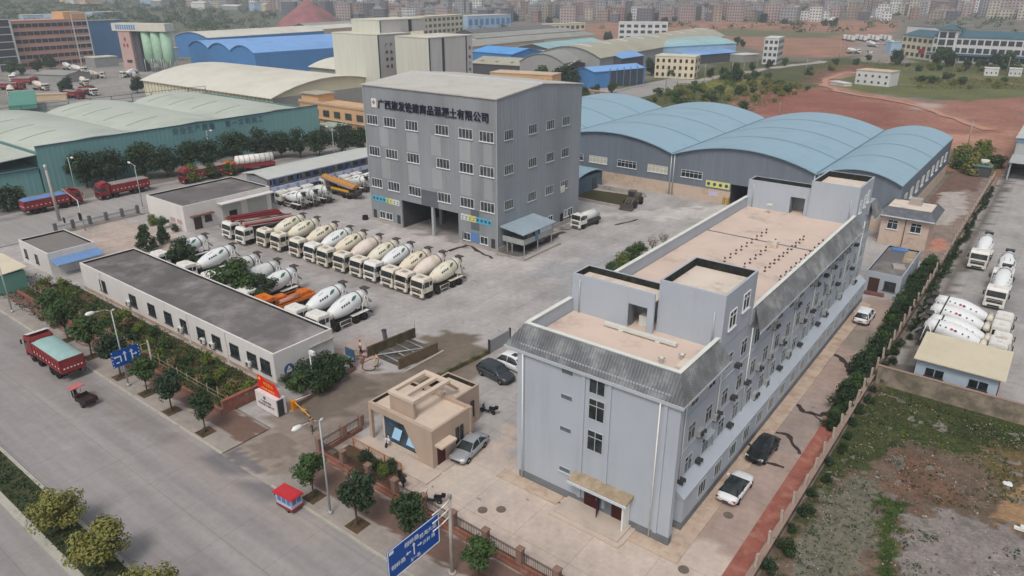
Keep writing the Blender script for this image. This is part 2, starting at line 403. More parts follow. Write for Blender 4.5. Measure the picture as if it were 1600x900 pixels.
# drying water trickles in the alley and dark joints in the front yard
pm('damp', S(64, 53, 48), .6, .3, 2, bump=0)
def trickle(pts, w, name='water_trickle', m='damp', z=.032):
    P = [at(*p) for p in pts]; Q = []
    for a, b in zip(P[:-1], P[1:]):
        for k in range(4): Q.append(a.lerp(b, k / 4))
    Q.append(P[-1]); L = []; Rr = []
    for i, p in enumerate(Q):
        d = (Q[min(i + 1, len(Q) - 1)] - Q[max(i - 1, 0)]); nrm = Vector((-d.y, d.x, 0)).normalized()
        ww = w * (.55 + .9 * abs(noise.noise((p.x * 1.3, p.y * 1.3, 5)))); off = nrm * noise.noise((p.x * .9, p.y * .9, 2)) * w
        L.append(p + nrm * ww + off); Rr.append(p - nrm * ww + off)
    mb = MB(); n = len(Q)
    mb.add([(v.x, v.y, z) for v in L + Rr], [(i, i + 1, n + i + 1, n + i) for i in range(n - 1)]); struct(name, mb, MATS[m])
trickle([(1225, 626), (1248, 634), (1256, 644), (1268, 647), (1281, 650), (1295, 644)], .3)
trickle([(1268, 647), (1284, 657), (1294, 664)], .16)
trickle([(1198, 671), (1215, 676), (1231, 679), (1238, 690), (1250, 710)], .26)
trickle([(1289, 551), (1303, 554), (1314, 560), (1324, 570), (1327, 578), (1326, 587)], .42)
trickle([(1304, 546), (1309, 536), (1306, 530)], .3)
trickle([(1151, 719), (1168, 724), (1190, 722), (1207, 725), (1225, 731)], .22)
trickle([(795, 752), (838, 772), (884, 790)], .09, 'drain_joint')
trickle([(972, 832), (1012, 848), (1052, 864)], .09, 'drain_joint')
trickle([(1052, 862), (1066, 848), (1082, 828)], .09, 'drain_joint')
trickle([(700, 392), (722, 386), (745, 378)], .5); trickle([(720, 372), (745, 392), (770, 404)], .35); trickle([(812, 392), (850, 378), (880, 362)], .7)
trickle([(960, 352), (985, 346), (998, 343)], .35); trickle([(470, 398), (560, 414), (640, 440)], .1)

trickle([(1345, 113), (1315, 116), (1292, 124), (1287, 134), (1310, 143), (1345, 150), (1390, 157), (1440, 168), (1490, 186), (1545, 204)], 2.0, 'dirt_track', 'track_soil', .2)
trickle([(1470, 122), (1530, 124), (1600, 134)], 1.6, 'dirt_track', 'track_soil', .2)
trickle([(1405, 133), (1440, 134), (1470, 136)], .9, 'dirt_track', 'concrete', .2)
trickle([(1060, 130), (1110, 124), (1160, 114), (1230, 104), (1290, 96)], 4.5, 'far_street', 'concrete', .2)
# brick-red path by the right-hand fence and the vacant lot beyond it
pm('red_paving', S(150, 92, 80), .92, .2, .7, stain=S(176, 128, 112), sth=.58, sscale=.9, bump=.01)
mb = MB(); mb.box(-12.45, -10.9, 30, 69.5, -.05, .1); struct('brick_path', mb, MATS['red_paving'])
pm('planting_soil', S(98, 72, 56), .95, .35, .8, stain=S(70, 66, 42), sth=.5, sscale=.6, bump=.06)
mb = MB(); mb.box(-12.6, -10.9, 69.5, 122, -.05, .12); struct('planting_strip', mb, MATS['planting_soil'])
mb = MB(); mb.box(-112, -61.6, 32.7, 37.6, -.05, .16); struct('garden_soil', mb, MATS['planting_soil'])

LOT = S(112, 96, 82)
lz = [
 Z(PX((1330, 640), (1390, 600), (1640, 670), (1640, 720), (1480, 700), (1400, 690), (1370, 720), (1290, 760), (1250, 830), (1200, 900), (1170, 960), (1290, 700)), S(74, 80, 50), 1.2),
 Z(PX((1300, 760), (1370, 740), (1380, 800), (1350, 900), (1230, 930), (1240, 850)), S(118, 114, 100), 1.0),
 Z(PX((1370, 770), (1420, 790), (1405, 830), (1390, 960), (1372, 960), (1376, 830)), S(66, 82, 40), .7),
 Z(PX((1400, 700), (1470, 720), (1500, 780), (1430, 800), (1385, 760)), S(118, 92, 78), 1.2),
 Z(PX((1420, 810), (1470, 796), (1530, 815), (1600, 830), (1660, 960), (1430, 960), (1405, 850)), S(142, 134, 130), 1.0),
 Z(PX((1530, 700), (1640, 690), (1640, 770), (1560, 760)), S(112, 96, 68), 1.0),
 Z(PX((1540, 775), (1640, 760), (1640, 810), (1570, 830)), S(160, 130, 98), .9),
 Z(PX((1490, 650), (1640, 680), (1640, 700), (1500, 690)), S(62, 70, 44), .8),
]
vcmat('lot', .97, .3, .5, 3.2, .35, speck=S(150, 144, 132), sps=7, spt=.7, bump=.1)
vcsheet('vacant_lot', rng(-10.3, 40, .35), rng(24, 78.6, .35), .06, LOT, lz, MATS['lot'],
        lambda x, y: .12 * noise.noise((x * .5, y * .5, 0)) + .10 * noise.noise((x * 1.7, y * 1.7, 4)) if y < 77 else 0)
vcsheet('right_yard', rng(-9.6, 80, 1.2), rng(79.2, 260, 1.2), .024, S(168, 164, 160),
        [Z([(-9.4, 79), (-7.4, 79), (-7.4, 230), (-9.4, 230)], S(112, 106, 98), .8), Z([(-3, 108), (4, 106), (4, 128), (-3, 126)], S(156, 152, 150), 1.5)], MATS['yard'])
vcsheet('dirt_yard', rng(-19, -9.9, .6), rng(124, 196, .8), .045, S(150, 134, 124),
        [Z(PX((1440, 300), (1490, 262), (1540, 262), (1530, 300), (1500, 296), (1450, 330)), S(122, 98, 88), 1.0),
         Z(PX((1470, 300), (1505, 300), (1515, 330), (1480, 352), (1455, 350)), S(182, 174, 166), .8),
         Z(PX((1455, 372), (1480, 372), (1480, 392), (1450, 392)), S(196, 142, 122), .6)], MATS['lot'])

# algae pond with a low rim, beside the storage shed
pond = [at(*p) for p in ((898, 318), (934, 297), (998, 305), (971, 324))]
pond = [(-78, 121.5), (-78, 129.6), (-66.3, 131.2), (-66.3, 121.3)]
pm('algae', S(74, 72, 44), .6, .3, .5, stain=S(60, 54, 34), sth=.5, sscale=.25)
mb = MB(); mb.add([(x, y, .05) for x, y in pond], [(0, 1, 2, 3)]); struct('pond_water', mb, MATS['algae'])
# ================================================================== BUILDINGS, NEAR
flat('ac_white', S(206, 206, 198), .6)
streaked('pale_blue', S(172, 179, 187), S(134, 142, 148), amt=.3); flat('grey_frame', S(178, 186, 188)); flat('ac_grey', S(160, 164, 160), .6)
pm('plinth', S(116, 120, 124), .9, .12, .8, stain=S(96, 98, 100), sth=.6, sscale=.7)
pm('roof_deck', S(206, 186, 172), .92, .08, .25, stain=S(150, 132, 118), sth=.64, sscale=.28)
pm('roof_deck_white', S(214, 200, 186), .92, .08, .3, stain=S(160, 146, 132), sth=.64, sscale=.5)
pm('tile', S(112, 114, 116), .42, .3, .5, stain=S(158, 160, 158), sth=.6, sscale=.5, spec=.5)
pm('fascia', S(196, 204, 208), .7, .08, .6)
pm('door_red', S(66, 24, 26), .5, .2, 1)
pm('canopy_moss', S(170, 150, 130), .95, .25, 1.2, stain=S(136, 126, 96), sth=.52, sscale=1.5, bump=.03)
pm('stone_step', S(186, 172, 160), .85, .1, .8)

def flat_block(par, x0, x1, y0, y1, z0, z1, wall, roofm, lining, drop=.5, t=.18, name='wall', base=None, roofname='roof'):
    """hollow parapet block: four walls butted end to end, roof slab inside, dark lining on the parapet's inner faces"""
    a = MB(); a.box(x0, x1, y0, y0 + t, z0, z1); a.box(x0, x1, y1 - t, y1, z0, z1)
    a.box(x0, x0 + t, y0 + t, y1 - t, z0, z1); a.box(x1 - t, x1, y0 + t, y1 - t, z0, z1)
    a.world(name, MATS[wall], par)
    b = MB(); b.box(x0 + t, x1 - t, y0 + t, y1 - t, z1 - drop - .2, z1 - drop); b.world(roofname, MATS[roofm], par)
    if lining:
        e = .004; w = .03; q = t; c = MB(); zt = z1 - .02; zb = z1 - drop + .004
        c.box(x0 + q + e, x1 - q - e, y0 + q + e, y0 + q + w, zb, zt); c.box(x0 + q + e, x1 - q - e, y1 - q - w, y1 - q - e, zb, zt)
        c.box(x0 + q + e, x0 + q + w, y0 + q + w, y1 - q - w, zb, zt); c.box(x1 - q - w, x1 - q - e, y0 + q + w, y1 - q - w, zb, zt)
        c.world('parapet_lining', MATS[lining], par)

def tile_eave(par, p_out0, p_out1, p_in0, p_in1, n, thick=.1):
    """sloping band of roof tiles: slab, raised tile rows, pale fascia board"""
    o0, o1, i0, i1 = map(Vector, (p_out0, p_out1, p_in0, p_in1))
    nrm = (o1 - o0).cross(i0 - o0).normalized()
    if nrm.z < 0: nrm = -nrm
    a = MB(); a.ext([o0, o1, i1, i0], -nrm * thick)
    for k in range(n):
        f = (k + .5) / n; A = o0.lerp(o1, f); B = i0.lerp(i1, f)
        # keep rows at right angles to the edge
        d = (i0.lerp(i1, .5) - o0.lerp(o1, .5)); e = (o1 - o0).normalized(); B2 = A + (d - e * d.dot(e))
        u = e * ((o1 - o0).length / n * .28)
        h = nrm * .07
        # clip against slanting ends
        s = 1.0
        i_len = (i1 - i0).length
        tpos = (A - o0).dot(e); l0 = (i0 - o0).dot(e); l1 = (i1 - o0).dot(e)
        if l0 > 0 and tpos < l0: s = tpos / l0
        L = (o1 - o0).dot(e)
        if l1 < L and tpos > l1: s = min(s, (L - tpos) / (L - l1))
        B2 = A + (B2 - A) * max(.06, s)
        a.add([A - u, A + u, B2 + u, B2 - u, A - u * .5 + h, A + u * .5 + h, B2 + u * .5 + h, B2 - u * .5 + h],
              [(0, 1, 5, 4), (1, 2, 6, 5), (2, 3, 7, 6), (3, 0, 4, 7), (4, 5, 6, 7)])
    # horizontal course lines
    o = a.world('tile_eave', MATS['tile'], par)
    e = (o1 - o0).normalized(); outw = Vector((e.y, -e.x, 0))
    if outw.dot(o0 - i0) < 0: outw = -outw
    f = MB(); q0 = o0 - nrm * thick; q1 = o1 - nrm * thick
    f.ext([o0 + outw * .01 + Vector((0, 0, .02)), o1 + outw * .01 + Vector((0, 0, .02)), q1 + outw * .01 - Vector((0, 0, .26)), q0 + outw * .01 - Vector((0, 0, .26))], outw * .07)
    fo = link('fascia', f.mesh('fascia', MATS['fascia']), o)
    return o

# ---------------------------------------------------------------- pale blue dormitory
M = thing('dormitory', 'long pale blue four storey block with grey tiled eaves and beige flat roof', 'building', (-24.5, 72, 0))
UX = -17.9
a = MB(); a.box(-31.4, UX, 42.0, 101.5, .75, 13.2); a.box(UX, -17.05, 42.0, 42.55, .75, 12.6); a.box(UX, -17.0, 44.2, 101.4, .75, 3.0)
a.box(-31.62, -31.4, 41.9, 42.5, .75, 12.6)
a.world('wall', MATS['pale_blue'], M)
b = MB(); b.box(-31.43, UX + .03, 41.97, 101.53, 0, .75); b.box(UX + .03, -17.02, 41.97, 42.58, 0, .75); b.box(UX + .03, -16.97, 44.17, 101.43, 0, .75); b.world('plinth', MATS['plinth'], M)
b = MB(); b.ext([(UX, 44.1, 3.85), (UX, 44.1, 3.01), (-16.93, 44.1, 3.01), (-16.93, 44.1, 3.08)], (0, 57.35, 0)); b.world('ledge', MATS['pale_blue'], M)
for z in (6.5, 9.7): b = MB(); b.box(UX - .002, UX + .06, 44.2, 101.4, z, z + .1); b.world('floor_band', MATS['pale_blue'], M)
# recessed stair strip on the gable: two shallow flanking piers and edge piers
b = MB()
for x in (-31.4, -25.35, -23.0, -18.35): b.box(x, x + .32 if x > -30 else x + .5, 41.86, 41.998, .76, 12.6)
b.world('pier', MATS['pale_blue'], M)
b = MB(); b.box(-31.3, UX - .05, 42.2, 101.3, 13.2, 13.32); b.world('roof', MATS['roof_deck'], M)
b = MB(); b.box(-31.62, -31.38, 43.25, 49.7, 13.0, 14.6); b.box(-31.62, -31.38, 52.4, 92.0, 13.0, 14.6); b.box(-31.62, UX + .1, 43.0, 43.25, 13.0, 14.55)
b.box(UX - .14, UX + .1, 43.25, 50.1, 13.0, 14.55); b.box(UX - .14, UX + .1, 57.2, 91.5, 13.0, 14.55); b.box(UX - .14, UX + .1, 98.6, 101.5, 13.0, 14.55); b.box(-31.62, UX - .14, 101.26, 101.5, 13.0, 14.55)
b.world('parapet', MATS['pale_blue'], M)
pm('coping', S(214, 216, 208), .85, .1, .6)
b = MB(); b.box(-31.7, -31.3, 43.25, 49.6, 14.604, 14.67); b.box(-31.7, -31.3, 52.5, 92.0, 14.604, 14.67); b.box(-31.7, UX - .2, 42.95, 43.3, 14.554, 14.62)
b.box(UX - .2, UX + .14, 42.95, 50.0, 14.554, 14.62); b.box(UX - .2, UX + .14, 57.3, 91.4, 14.554, 14.62); b.world('coping', MATS['coping'], M)
b = MB()
tile_eave(M, (-32.9, 41.75, 12.7), (-16.8, 41.75, 12.7), (-31.7, 42.93, 14.5), (-17.75, 42.93, 14.5), 62)
tile_eave(M, (-16.8, 41.75, 12.7), (-16.8, 50.6, 12.7), (-17.75, 42.93, 14.5), (-17.75, 49.6, 14.5), 34)
tile_eave(M, (-16.8, 57.0, 12.7), (-16.8, 92.6, 12.7), (-17.75, 58.0, 14.5), (-17.75, 91.5, 14.5), 130)
tile_eave(M, (-16.8, 98.4, 12.7), (-16.8, 102.5, 12.7), (-17.75, 99.0, 14.5), (-17.75, 101.6, 14.5), 16)
b = MB(); b.box(-32.8, -16.85, 41.85, 42.0, 12.38, 12.5); b.world('soffit', MATS['fascia'], M)
# stair houses on the roof
def stair_house(y0, y1, yl0, yl1):
    flat_block(M, -23.5, UX + .06, y0, y1, 13.3, 18.0, 'pale_blue', 'roof_deck_white', 'mould', .75, name='stair_house', roofname='stair_roof')
    x0, x1, z1, t = -31.5, -23.5, 16.9, .18
    d0, d1 = -25.9, -24.1
    a = MB(); a.box(x0, d0, yl0, yl0 + t, 13.3, z1); a.box(d1, x1 - .01, yl0, yl0 + t, 13.3, z1); a.box(d0, d1, yl0, yl0 + t, 15.5, z1)
    a.box(x0, x1 - .01, yl1 - t, yl1, 13.3, z1); a.box(x0, x0 + t, yl0 + t, yl1 - t, 13.3, z1); a.world('stair_house', MATS['pale_blue'], M)
    b = MB(); b.box(x0 + t, x1 - .02, yl0 + t, yl1 - t, z1 - .75, z1 - .6); b.world('stair_roof', MATS['roof_deck_white'], M)
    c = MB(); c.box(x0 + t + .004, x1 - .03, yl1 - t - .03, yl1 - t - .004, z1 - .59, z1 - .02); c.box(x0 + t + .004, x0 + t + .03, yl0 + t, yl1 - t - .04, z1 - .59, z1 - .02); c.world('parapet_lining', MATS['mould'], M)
    e = MB(); e.box(d0 + .05, d0 + .12, yl0 + .2, yl0 + 1.0, 13.34, 15.4); e.world('door', MATS['plinth'], M)
    for xx in (-30.7, -18.6): p = MB(); p.cyl((xx, (yl0 if xx < -25 else y0) - .09, 13.35), (xx, (yl0 if xx < -25 else y0) - .09, z1 - .4), .06); p.world('downpipe', MATS['galv'], M)
stair_house(50.5, 57.4, 49.8, 52.4); stair_house(91.6, 98.6, 92.0, 94.4)
b = MB(); b.box(-25.2, -24.2, 50.6, 51.5, 13.34, 14.3); b.world('stored_box', MATS['ac_white'], M)
for y, z in ((52.4, 15.4), (55.2, 16.0)): window(M, 'x', y, UX + .065, z, 1.5, 1.6, 2, 2)
for y, z in ((93.2, 15.3), (95.2, 15.6), (96.6, 15.9)): window(M, 'x', y, UX + .065, z, 1.0, 1.5, 2, 2)
# facade windows
rows = {11.0: 1.5, 7.75: 1.6, 4.75: 1.6}
ys_ = [46.5 + 3.3 * k for k in range(17)]
kk = 0
for z, h in rows.items():
    for y in ys_:
        if z > 10 and 50.2 < y < 57.0: zz = z + .2
        else: zz = z
        window(M, 'x', y, UX, zz, 1.35, h, 2, 2, mf='grey_frame', sill=False, d=.05)
for k in range(16): window(M, 'x', 47.8 + 3.3 * k, -17.0, 1.95, 1.5, 1.4, 3, 1, mf='grey_frame', sill=False, d=.05)
for x, z, h in ((-24.0, 12.3 - .35, 1.9), (-23.95, 9.6, 1.9), (-23.95, 6.7, 1.9)): window(M, 'y', x, 42.0, z, 1.45, h, 2, 2, mf='grey_frame', sill=False, d=.05)
pm('louvre', S(96, 102, 112), .6, .15, 2)
for z in (12.4 - .35, 9.75, 6.7, 2.75): window(M, 'y', -26.75 if z > 5 else -26.7, 42.0, z, 1.15, .5, 1, 1, mf='grey_frame', mg='louvre', sill=z < 4, d=.04)
# air conditioners on the long side
acm = MB(); acm.box(-.42, .42, -.32, 0, -.3, .3); acm.cur = 1; acm.lathe((-.1, -.325, 0), (-.1, -.34, 0), [(0, .23), (1, .23)], 12); acm.box(-.45, .45, -.36, .04, -.36, -.302)
acmesh = acm.mesh('air_conditioner', [MATS['ac_white'], MATS['dark_metal']]); acdark = acm.mesh('air_conditioner', [MATS['ac_grey'], MATS['dark_metal']])
brk = MB(); brk.box(-.3, .3, -.5, 0, -.04, .04); brk.box(-.3, -.24, -.5, 0, -.3, -.04); brk.box(.24, .3, -.5, 0, -.3, -.04); brkm = brk.mesh('wall_bracket', MATS['dark_metal'])
r2 = random.Random(5)
for z in (10.0, 6.8, 3.95):
    for y in ys_:
        if r2.random() < .5: link('wall_bracket', brkm, M, Vector((UX, y - 1.5, z + .2)) - M.location, R(90))
        if r2.random() < .34: link('air_conditioner', acdark, M, Vector((UX, y + 1.55, z + r2.uniform(-.1, .5))) - M.location, R(90))
# awnings, brackets and drain pipes
awm = MB(); awm.ext([(-.9, 0, .12), (.9, 0, .12), (.9, -.5, 0), (-.9, -.5, 0)], (0, 0, .04)); awmesh = awm.mesh('window_awning', flat('awning', S(150, 160, 164), .5))
for z in (8.75, 5.75):
    for y in ys_:
        if r2.random() < .16: link('window_awning', awmesh, M, Vector((UX, y, z)) - M.location, R(90))
for y in [44.85 + 6.6 * k for k in range(9)]:
    p = MB(); p.cyl((UX + .08, y, 3.4), (UX + .08, y, 12.4), .055, n=6); p.world('downpipe', MATS['white_paint'], M)
for x in (-31.0, -18.6): p = MB(); p.cyl((x, 41.78, .1), (x, 41.78, 12.4), .06, n=6); p.world('downpipe', MATS['white_paint'], M)
p = MB(); p.cyl((-17.2, 42.68, .1), (-17.2, 42.68, 12.3), .05, n=6); p.world('downpipe', MATS['galv'], M)
# entrance
b = MB(); b.ext([(-25.6, 41.99, 3.0), (-25.6, 40.7, 2.88), (-25.6, 40.7, 3.06), (-25.6, 41.99, 3.25)], (5.4, 0, 0)); b.world('canopy', MATS['canopy_moss'], M)
b = MB(); b.box(-25.65, -20.15, 40.6, 40.69, 2.8, 3.03); b.world('canopy_edge', MATS['fascia'], M)
b = MB(); b.box(-24.7, -20.6, 41.965, 41.996, .2, 2.55); b.world('doorway', flat('doorway_grey', S(120, 126, 134), .7), M)
b = MB(); b.box(-24.65, -23.3, 41.9, 41.96, .3, 2.4); d = b.world('entrance_door', MATS['door_red'], M)
h = MB(); h.cyl((-23.45, 41.85, 1.2), (-23.45, 41.85, 1.5), .03); hh = link('handle', h.mesh('handle', MATS['chrome']), d)
b = MB(); b.box(-22.05, -20.7, 41.9, 41.96, .3, 2.4); d = b.world('entrance_door', MATS['door_red'], M)
b = MB(); b.ext([(-23.28, 41.95, .3), (-23.22, 41.95, .3), (-22.9, 41.0, .3), (-22.96, 41.0, .3)], (0, 0, 2.1)); b.world('entrance_door', MATS['door_red'], M)
b = MB(); b.box(-20.6, -20.45, 40.9, 41.96, .2, 2.8); b.world('canopy_post', MATS['white_paint'], M)
b = MB(); b.box(-26.2, -20.2, 39.7, 41.95, .022, .34); b.box(-26.5, -19.9, 39.3, 39.7, .022, .18); b.box(-20.2, -19.8, 39.7, 41.95, .022, .18); b.world('entrance_step', MATS['stone_step'], M)
b = MB(); b.box(-33.0, -26.6, 40.6, 41.9, .022, .1); b.box(-19.8, -15.6, 40.6, 41.9, .022, .1); b.box(-16.95, -15.6, 41.9, 101, .022, .1); b.world('apron', pm('apron', S(188, 168, 150), .92, .12, .5, stain=S(150, 124, 106), sth=.56, sscale=.6), M)
# roof furniture
vent = MB(); vent.cyl((0, 0, 0), (0, 0, .42), .06, n=8); vent.cur = 1; vent.cyl((0, 0, .0), (0, 0, .14), .13, .1, 8); vent.cyl((0, 0, .36), (.0, 0, .52), .1, .1, 8)
ventm = vent.mesh('vent_pipe', [MATS['ac_white'], pm('vent_cap', S(84, 66, 56), .8, .2, 4)])
for (p0, p1, n) in (((1132, 409), (1197, 364), 9), ((1163, 418), (1211, 380), 7), ((1195, 424), (1255, 375), 10), ((1219, 438), (1285, 381), 10), ((1205, 386), (1262, 342), 0)):
    A = at(*p0, 13.35); B = at(*p1, 13.35)
    for k in range(n): link('vent_pipe', ventm, M, A.lerp(B, k / (n - 1)) - M.location)
b = MB(); b.box(-31.2, -18.3, 78.9, 79.15, 13.325, 13.36); b.world('roof_joint', MATS['plinth'], M)
b = MB(); b.box(-27.5, -20.8, 48.6, 49.0, 13.45, 13.7); b.box(-26, -25.6, 48.5, 49.1, 13.325, 13.45); b.box(-22.6, -22.2, 48.5, 49.1, 13.325, 13.45); b.world('roof_bench', MATS['ac_white'], M)
for x, y in ((-19.6, 47.2), (-20.6, 45.7)): b = MB(); b.cyl((x, y, 13.32), (x, y, 13.75), .14); b.cyl((x, y, 13.75), (x, y, 13.9), .28, .05); b.world('roof_vent', MATS['ac_white'], M)
b = MB(); b.box(-19.4, -18.5, 45.6, 47.2, 13.325, 13.55); b.world('roof_hatch', MATS['roof_deck_white'], M)
for px, py in ((1201, 333), (1229, 331)):
    q = at(px, py, 13.35); b = MB(); b.cyl(q, q + Vector((0, 0, 1.1)), .05); b.box(q.x - .35, q.x + .35, q.y - .3, q.y + .3, q.z + 1.1, q.z + 1.2); b.world('roof_stand', MATS['ac_white'], M)
q = at(1207, 386, 13.35); b = MB(); b.box(q.x - .5, q.x + .5, q.y - .4, q.y + .4, 13.33, 14.1); b.world('roof_cabinet', MATS['roof_deck_white'], M)

# ---------------------------------------------------------------- grey batching tower
glass('glass_grey', (.045, .05, .052, 1), .2); sheet('tower_sheet', S(140, 144, 147), 'x', .9, .03, .2); sheet('tower_sheet_y', S(138, 144, 149), 'y', .9, .025, .2)
sheet('tower_sheet_l', S(156, 160, 161), 'x', .9, .03, .15); pm('tower_roof', S(190, 186, 178), .6, .06, .15, stain=S(170, 164, 154), sth=.6, sscale=.2)
pm('dark_sheet', S(96, 100, 106), .7, .1, .5)
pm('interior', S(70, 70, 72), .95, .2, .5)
T = thing('batching_tower', 'tall grey metal clad tower with a line of dark characters along its top', 'building', (-84, 98, 0))
X0, X1, Y0, Y1, EZ = -99.1, -69.2, 86.2, 110.3, 24.45
a = MB(); a.box(X0, -91.1, Y0, Y0 + .25, 0, EZ); a.box(-77.6, X1, Y0, Y0 + .25, 0, EZ); a.box(-91.1, -77.6, Y0, Y0 + .25, 5.2, EZ); a.world('wall', MATS['tower_sheet'], T); a = MB(); a.box(X0, X1, Y1 - .25, Y1, 0, EZ); a.world('wall', MATS['tower_sheet'], T)
ym = (Y0 + Y1) / 2
a = MB()
for x in (X0, X1 - .25): a = MB(); a.ext([(x, Y0 + .25, 0), (x, Y1 - .25, 0), (x, Y1 - .25, EZ), (x, ym, EZ + 1.15), (x, Y0 + .25, EZ)], (.25, 0, 0)); a.world('wall', MATS['tower_sheet_y'], T)
a = MB(); a.ext([(X0 - .15, Y0 - .2, EZ + .03), (X0 - .15, ym, EZ + 1.2), (X0 - .15, Y1 + .2, EZ + .03), (X0 - .15, Y1 + .2, EZ + .2), (X0 - .15, ym, EZ + 1.37), (X0 - .15, Y0 - .2, EZ + .2)], (X1 - X0 + .3, 0, 0)); a.world('roof', MATS['tower_roof'], T)
a = MB(); a.box(X0 - .1, X1 + .1, ym - .25, ym + .25, EZ + 1.33, EZ + 1.42); a.world('roof_ridge', MATS['fascia'], T)
for x in (X1 + .0, X0 - .0): a = MB(); a.box(x - .06, x + .06, Y0 - .06, Y0 + .0, 0, EZ); a.world('corner_trim', MATS['galv'], T)
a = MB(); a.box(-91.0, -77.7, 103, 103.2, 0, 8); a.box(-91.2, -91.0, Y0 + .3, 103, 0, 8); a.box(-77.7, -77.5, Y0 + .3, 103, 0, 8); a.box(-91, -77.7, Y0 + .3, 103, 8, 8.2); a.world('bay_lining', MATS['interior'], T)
a = MB(); a.box(-83.85, -83.4, Y0 + .02, Y0 + .5, 0, 5.2); a.world('bay_post', MATS['galv'], T)
for x in (-87.2, -80.6): a = MB(); a.box(x - .3, x + .3, 92, 92.6, 0, 8); a.world('bay_column', MATS['steel'], T)
a = MB(); a.box(-86.1, -82.1, Y0 - .03, Y0 - .003, 5.2, 8.0); a.world('wall_panel', MATS['dark_sheet'], T)
a = MB(); a.box(-74.8, -73.0, Y0 - .03, Y0 - .003, 3.0, 6.4); a.world('wall_panel', MATS['dark_sheet'], T)
flat('light_panel', S(160, 164, 164), .5)
for x0, x1 in ((-95.6, -93.4), (-88.9, -86.2), (-83.2, -81.0), (-76.9, -74.6), (-71.9, -70.2)):
    for z0, z1 in ((14.3, 17.6), (8.6, 12.1)): a = MB(); a.box(x0, x1, Y0 - .012, Y0 - .003, z0, z1); a.world('light_panel', MATS['tower_sheet_l'], T)
WX = (-97.1, -92.75, -87.5, -80.6, -75.5, -71.2)
for z in (18.7, 13.2, 7.4):
    for x in WX: window(T, 'y', x, Y0, z, 2.9 if x > -95 else 2.7, 1.6, 4, 1, mg='glass_grey')
    for y in (89.2, 95.6, 100.7, 105.4): window(T, 'x', y, X1, z + .1, 2.3, 1.5, 4, 1, mf='grey_frame', mg='glass_grey', d=.05)
for x, w in ((-96.2, 1.4), (-94.4, 1.6), (-75.7, 1.5), (-72.0, 1.6)): window(T, 'y', x, Y0, 1.55, w, 1.3, 2, 1)
for x in (-98.2, -92.0, -76.3, -70.1): a = MB(); a.box(x - .4, x + .4, Y0 - .05, Y0 - .003, .1, 2.2); a.world('door', MATS['dark_frame'], T)
a = MB(); a.box(-74.9, -73.2, Y0 - .06, Y0 - .003, .9, 2.5); a.world('blue_board', flat('blue_board', S(90, 130, 180), .5), T)
a = MB(); a.box(-99.1, -91.2, Y0 - .08, Y0 - .003, 0, .6); a.world('footing', MATS['concrete'], T); a = MB(); a.box(-77.5, -69.2, Y0 - .08, Y0 - .003, 0, .6); a.world('footing', MATS['concrete'], T)
for y, w in ((99.2, 1.6), (101.2, 1.4), (106.0, .8), (107.6, 1.6)): window(T, 'x', y, X1, 2.0, w, 1.4, 2, 1)
a = MB(); a.box(X1 + .003, X1 + .08, 104.4, 105.2, .2, 2.3); a.world('door', MATS['black'], T)
a = MB(); a.box(X1 + .003, X1 + .1, 86.3, 110.2, 0, .8); a.world('footing', MATS['concrete'], T)
pm('letter', (.012, .013, .035, 1), .5, .1, 1)
WORD = '广西旅发铁建商品混凝土有限公司'
for i, ch in enumerate(WORD):
    text_obj('letter', ch, 1.62, MATS['letter'], T, (-94.6 + i * (23.2 / 14), Y0 - .1, 21.5), FACEY, .06, bold=.03)
a = MB(); a.box(-97.0, -95.8, Y0 - .1, Y0 - .003, 20.9, 22.4); lg = a.world('logo_board', MATS['white_paint'], T)
pm('logo_red', S(150, 60, 66), .5, .1, 1)
def logo(par, x, y, z, s, face='y'):
    m = MB()
    for dx, dz in ((0, .42), (-.42, 0), (.42, 0), (0, -.42)):
        c = [(dx, dz + .36), (dx + .3, dz), (dx, dz - .3), (dx - .3, dz)]
        if face == 'y': m.ext([(x + p * s, y, z + q * s) for p, q in c], (0, .03, 0))
        else: m.ext([(x, y + p * s, z + q * s) for p, q in c], (.03, 0, 0))
    o = m.world('emblem', MATS['logo_red'], par); return o
logo(T, -96.4, Y0 - .13, 21.75, .55)
BC = [flat('tile_blue', S(90, 170, 200), .6), flat('tile_green', S(176, 200, 150), .6), flat('tile_yellow', S(214, 208, 130), .6), flat('tile_white', S(210, 214, 208), .6)]
flat('tile_ink', S(50, 84, 96), .6)
def banner(x0, x1, z0, z1, pal):
    n = 8; w = (x1 - x0) / n
    for k in range(n):
        m = MB(); m.box(x0 + k * w + .03, x0 + (k + 1) * w - .03, Y0 - .06, Y0 - .003, z0, z1); o = m.world('safety_board', BC[pal[k]], T)
        q = MB(); cx = x0 + (k + .5) * w; cz = (z0 + z1) / 2
        if pal[k] == 0: q.lathe((cx, Y0 - .061, cz), (cx, Y0 - .075, cz), [(0, .26), (1, .26)], 10)
        else:
            q.box(cx - .25, cx + .25, Y0 - .075, Y0 - .061, cz + .14, cz + .22); q.box(cx - .05, cx + .05, Y0 - .075, Y0 - .061, cz - .3, cz + .14); q.box(cx - .25, cx + .25, Y0 - .075, Y0 - .061, cz - .3, cz - .22)
        link('symbol', q.mesh('symbol', MATS['tile_ink']), o)
banner(-98.6, -91.6, 3.95, 4.95, (0, 0, 0, 0, 1, 2, 3, 3)); banner(-77.0, -70.4, 4.3, 5.35, (3, 3, 2, 2, 0, 0, 0, 0))
a = MB(); a.box(X1 + .003, X1 + .1, 104.3, 105.5, 6.2, 7.4); a.world('vent_plate', MATS['ac_white'], T)

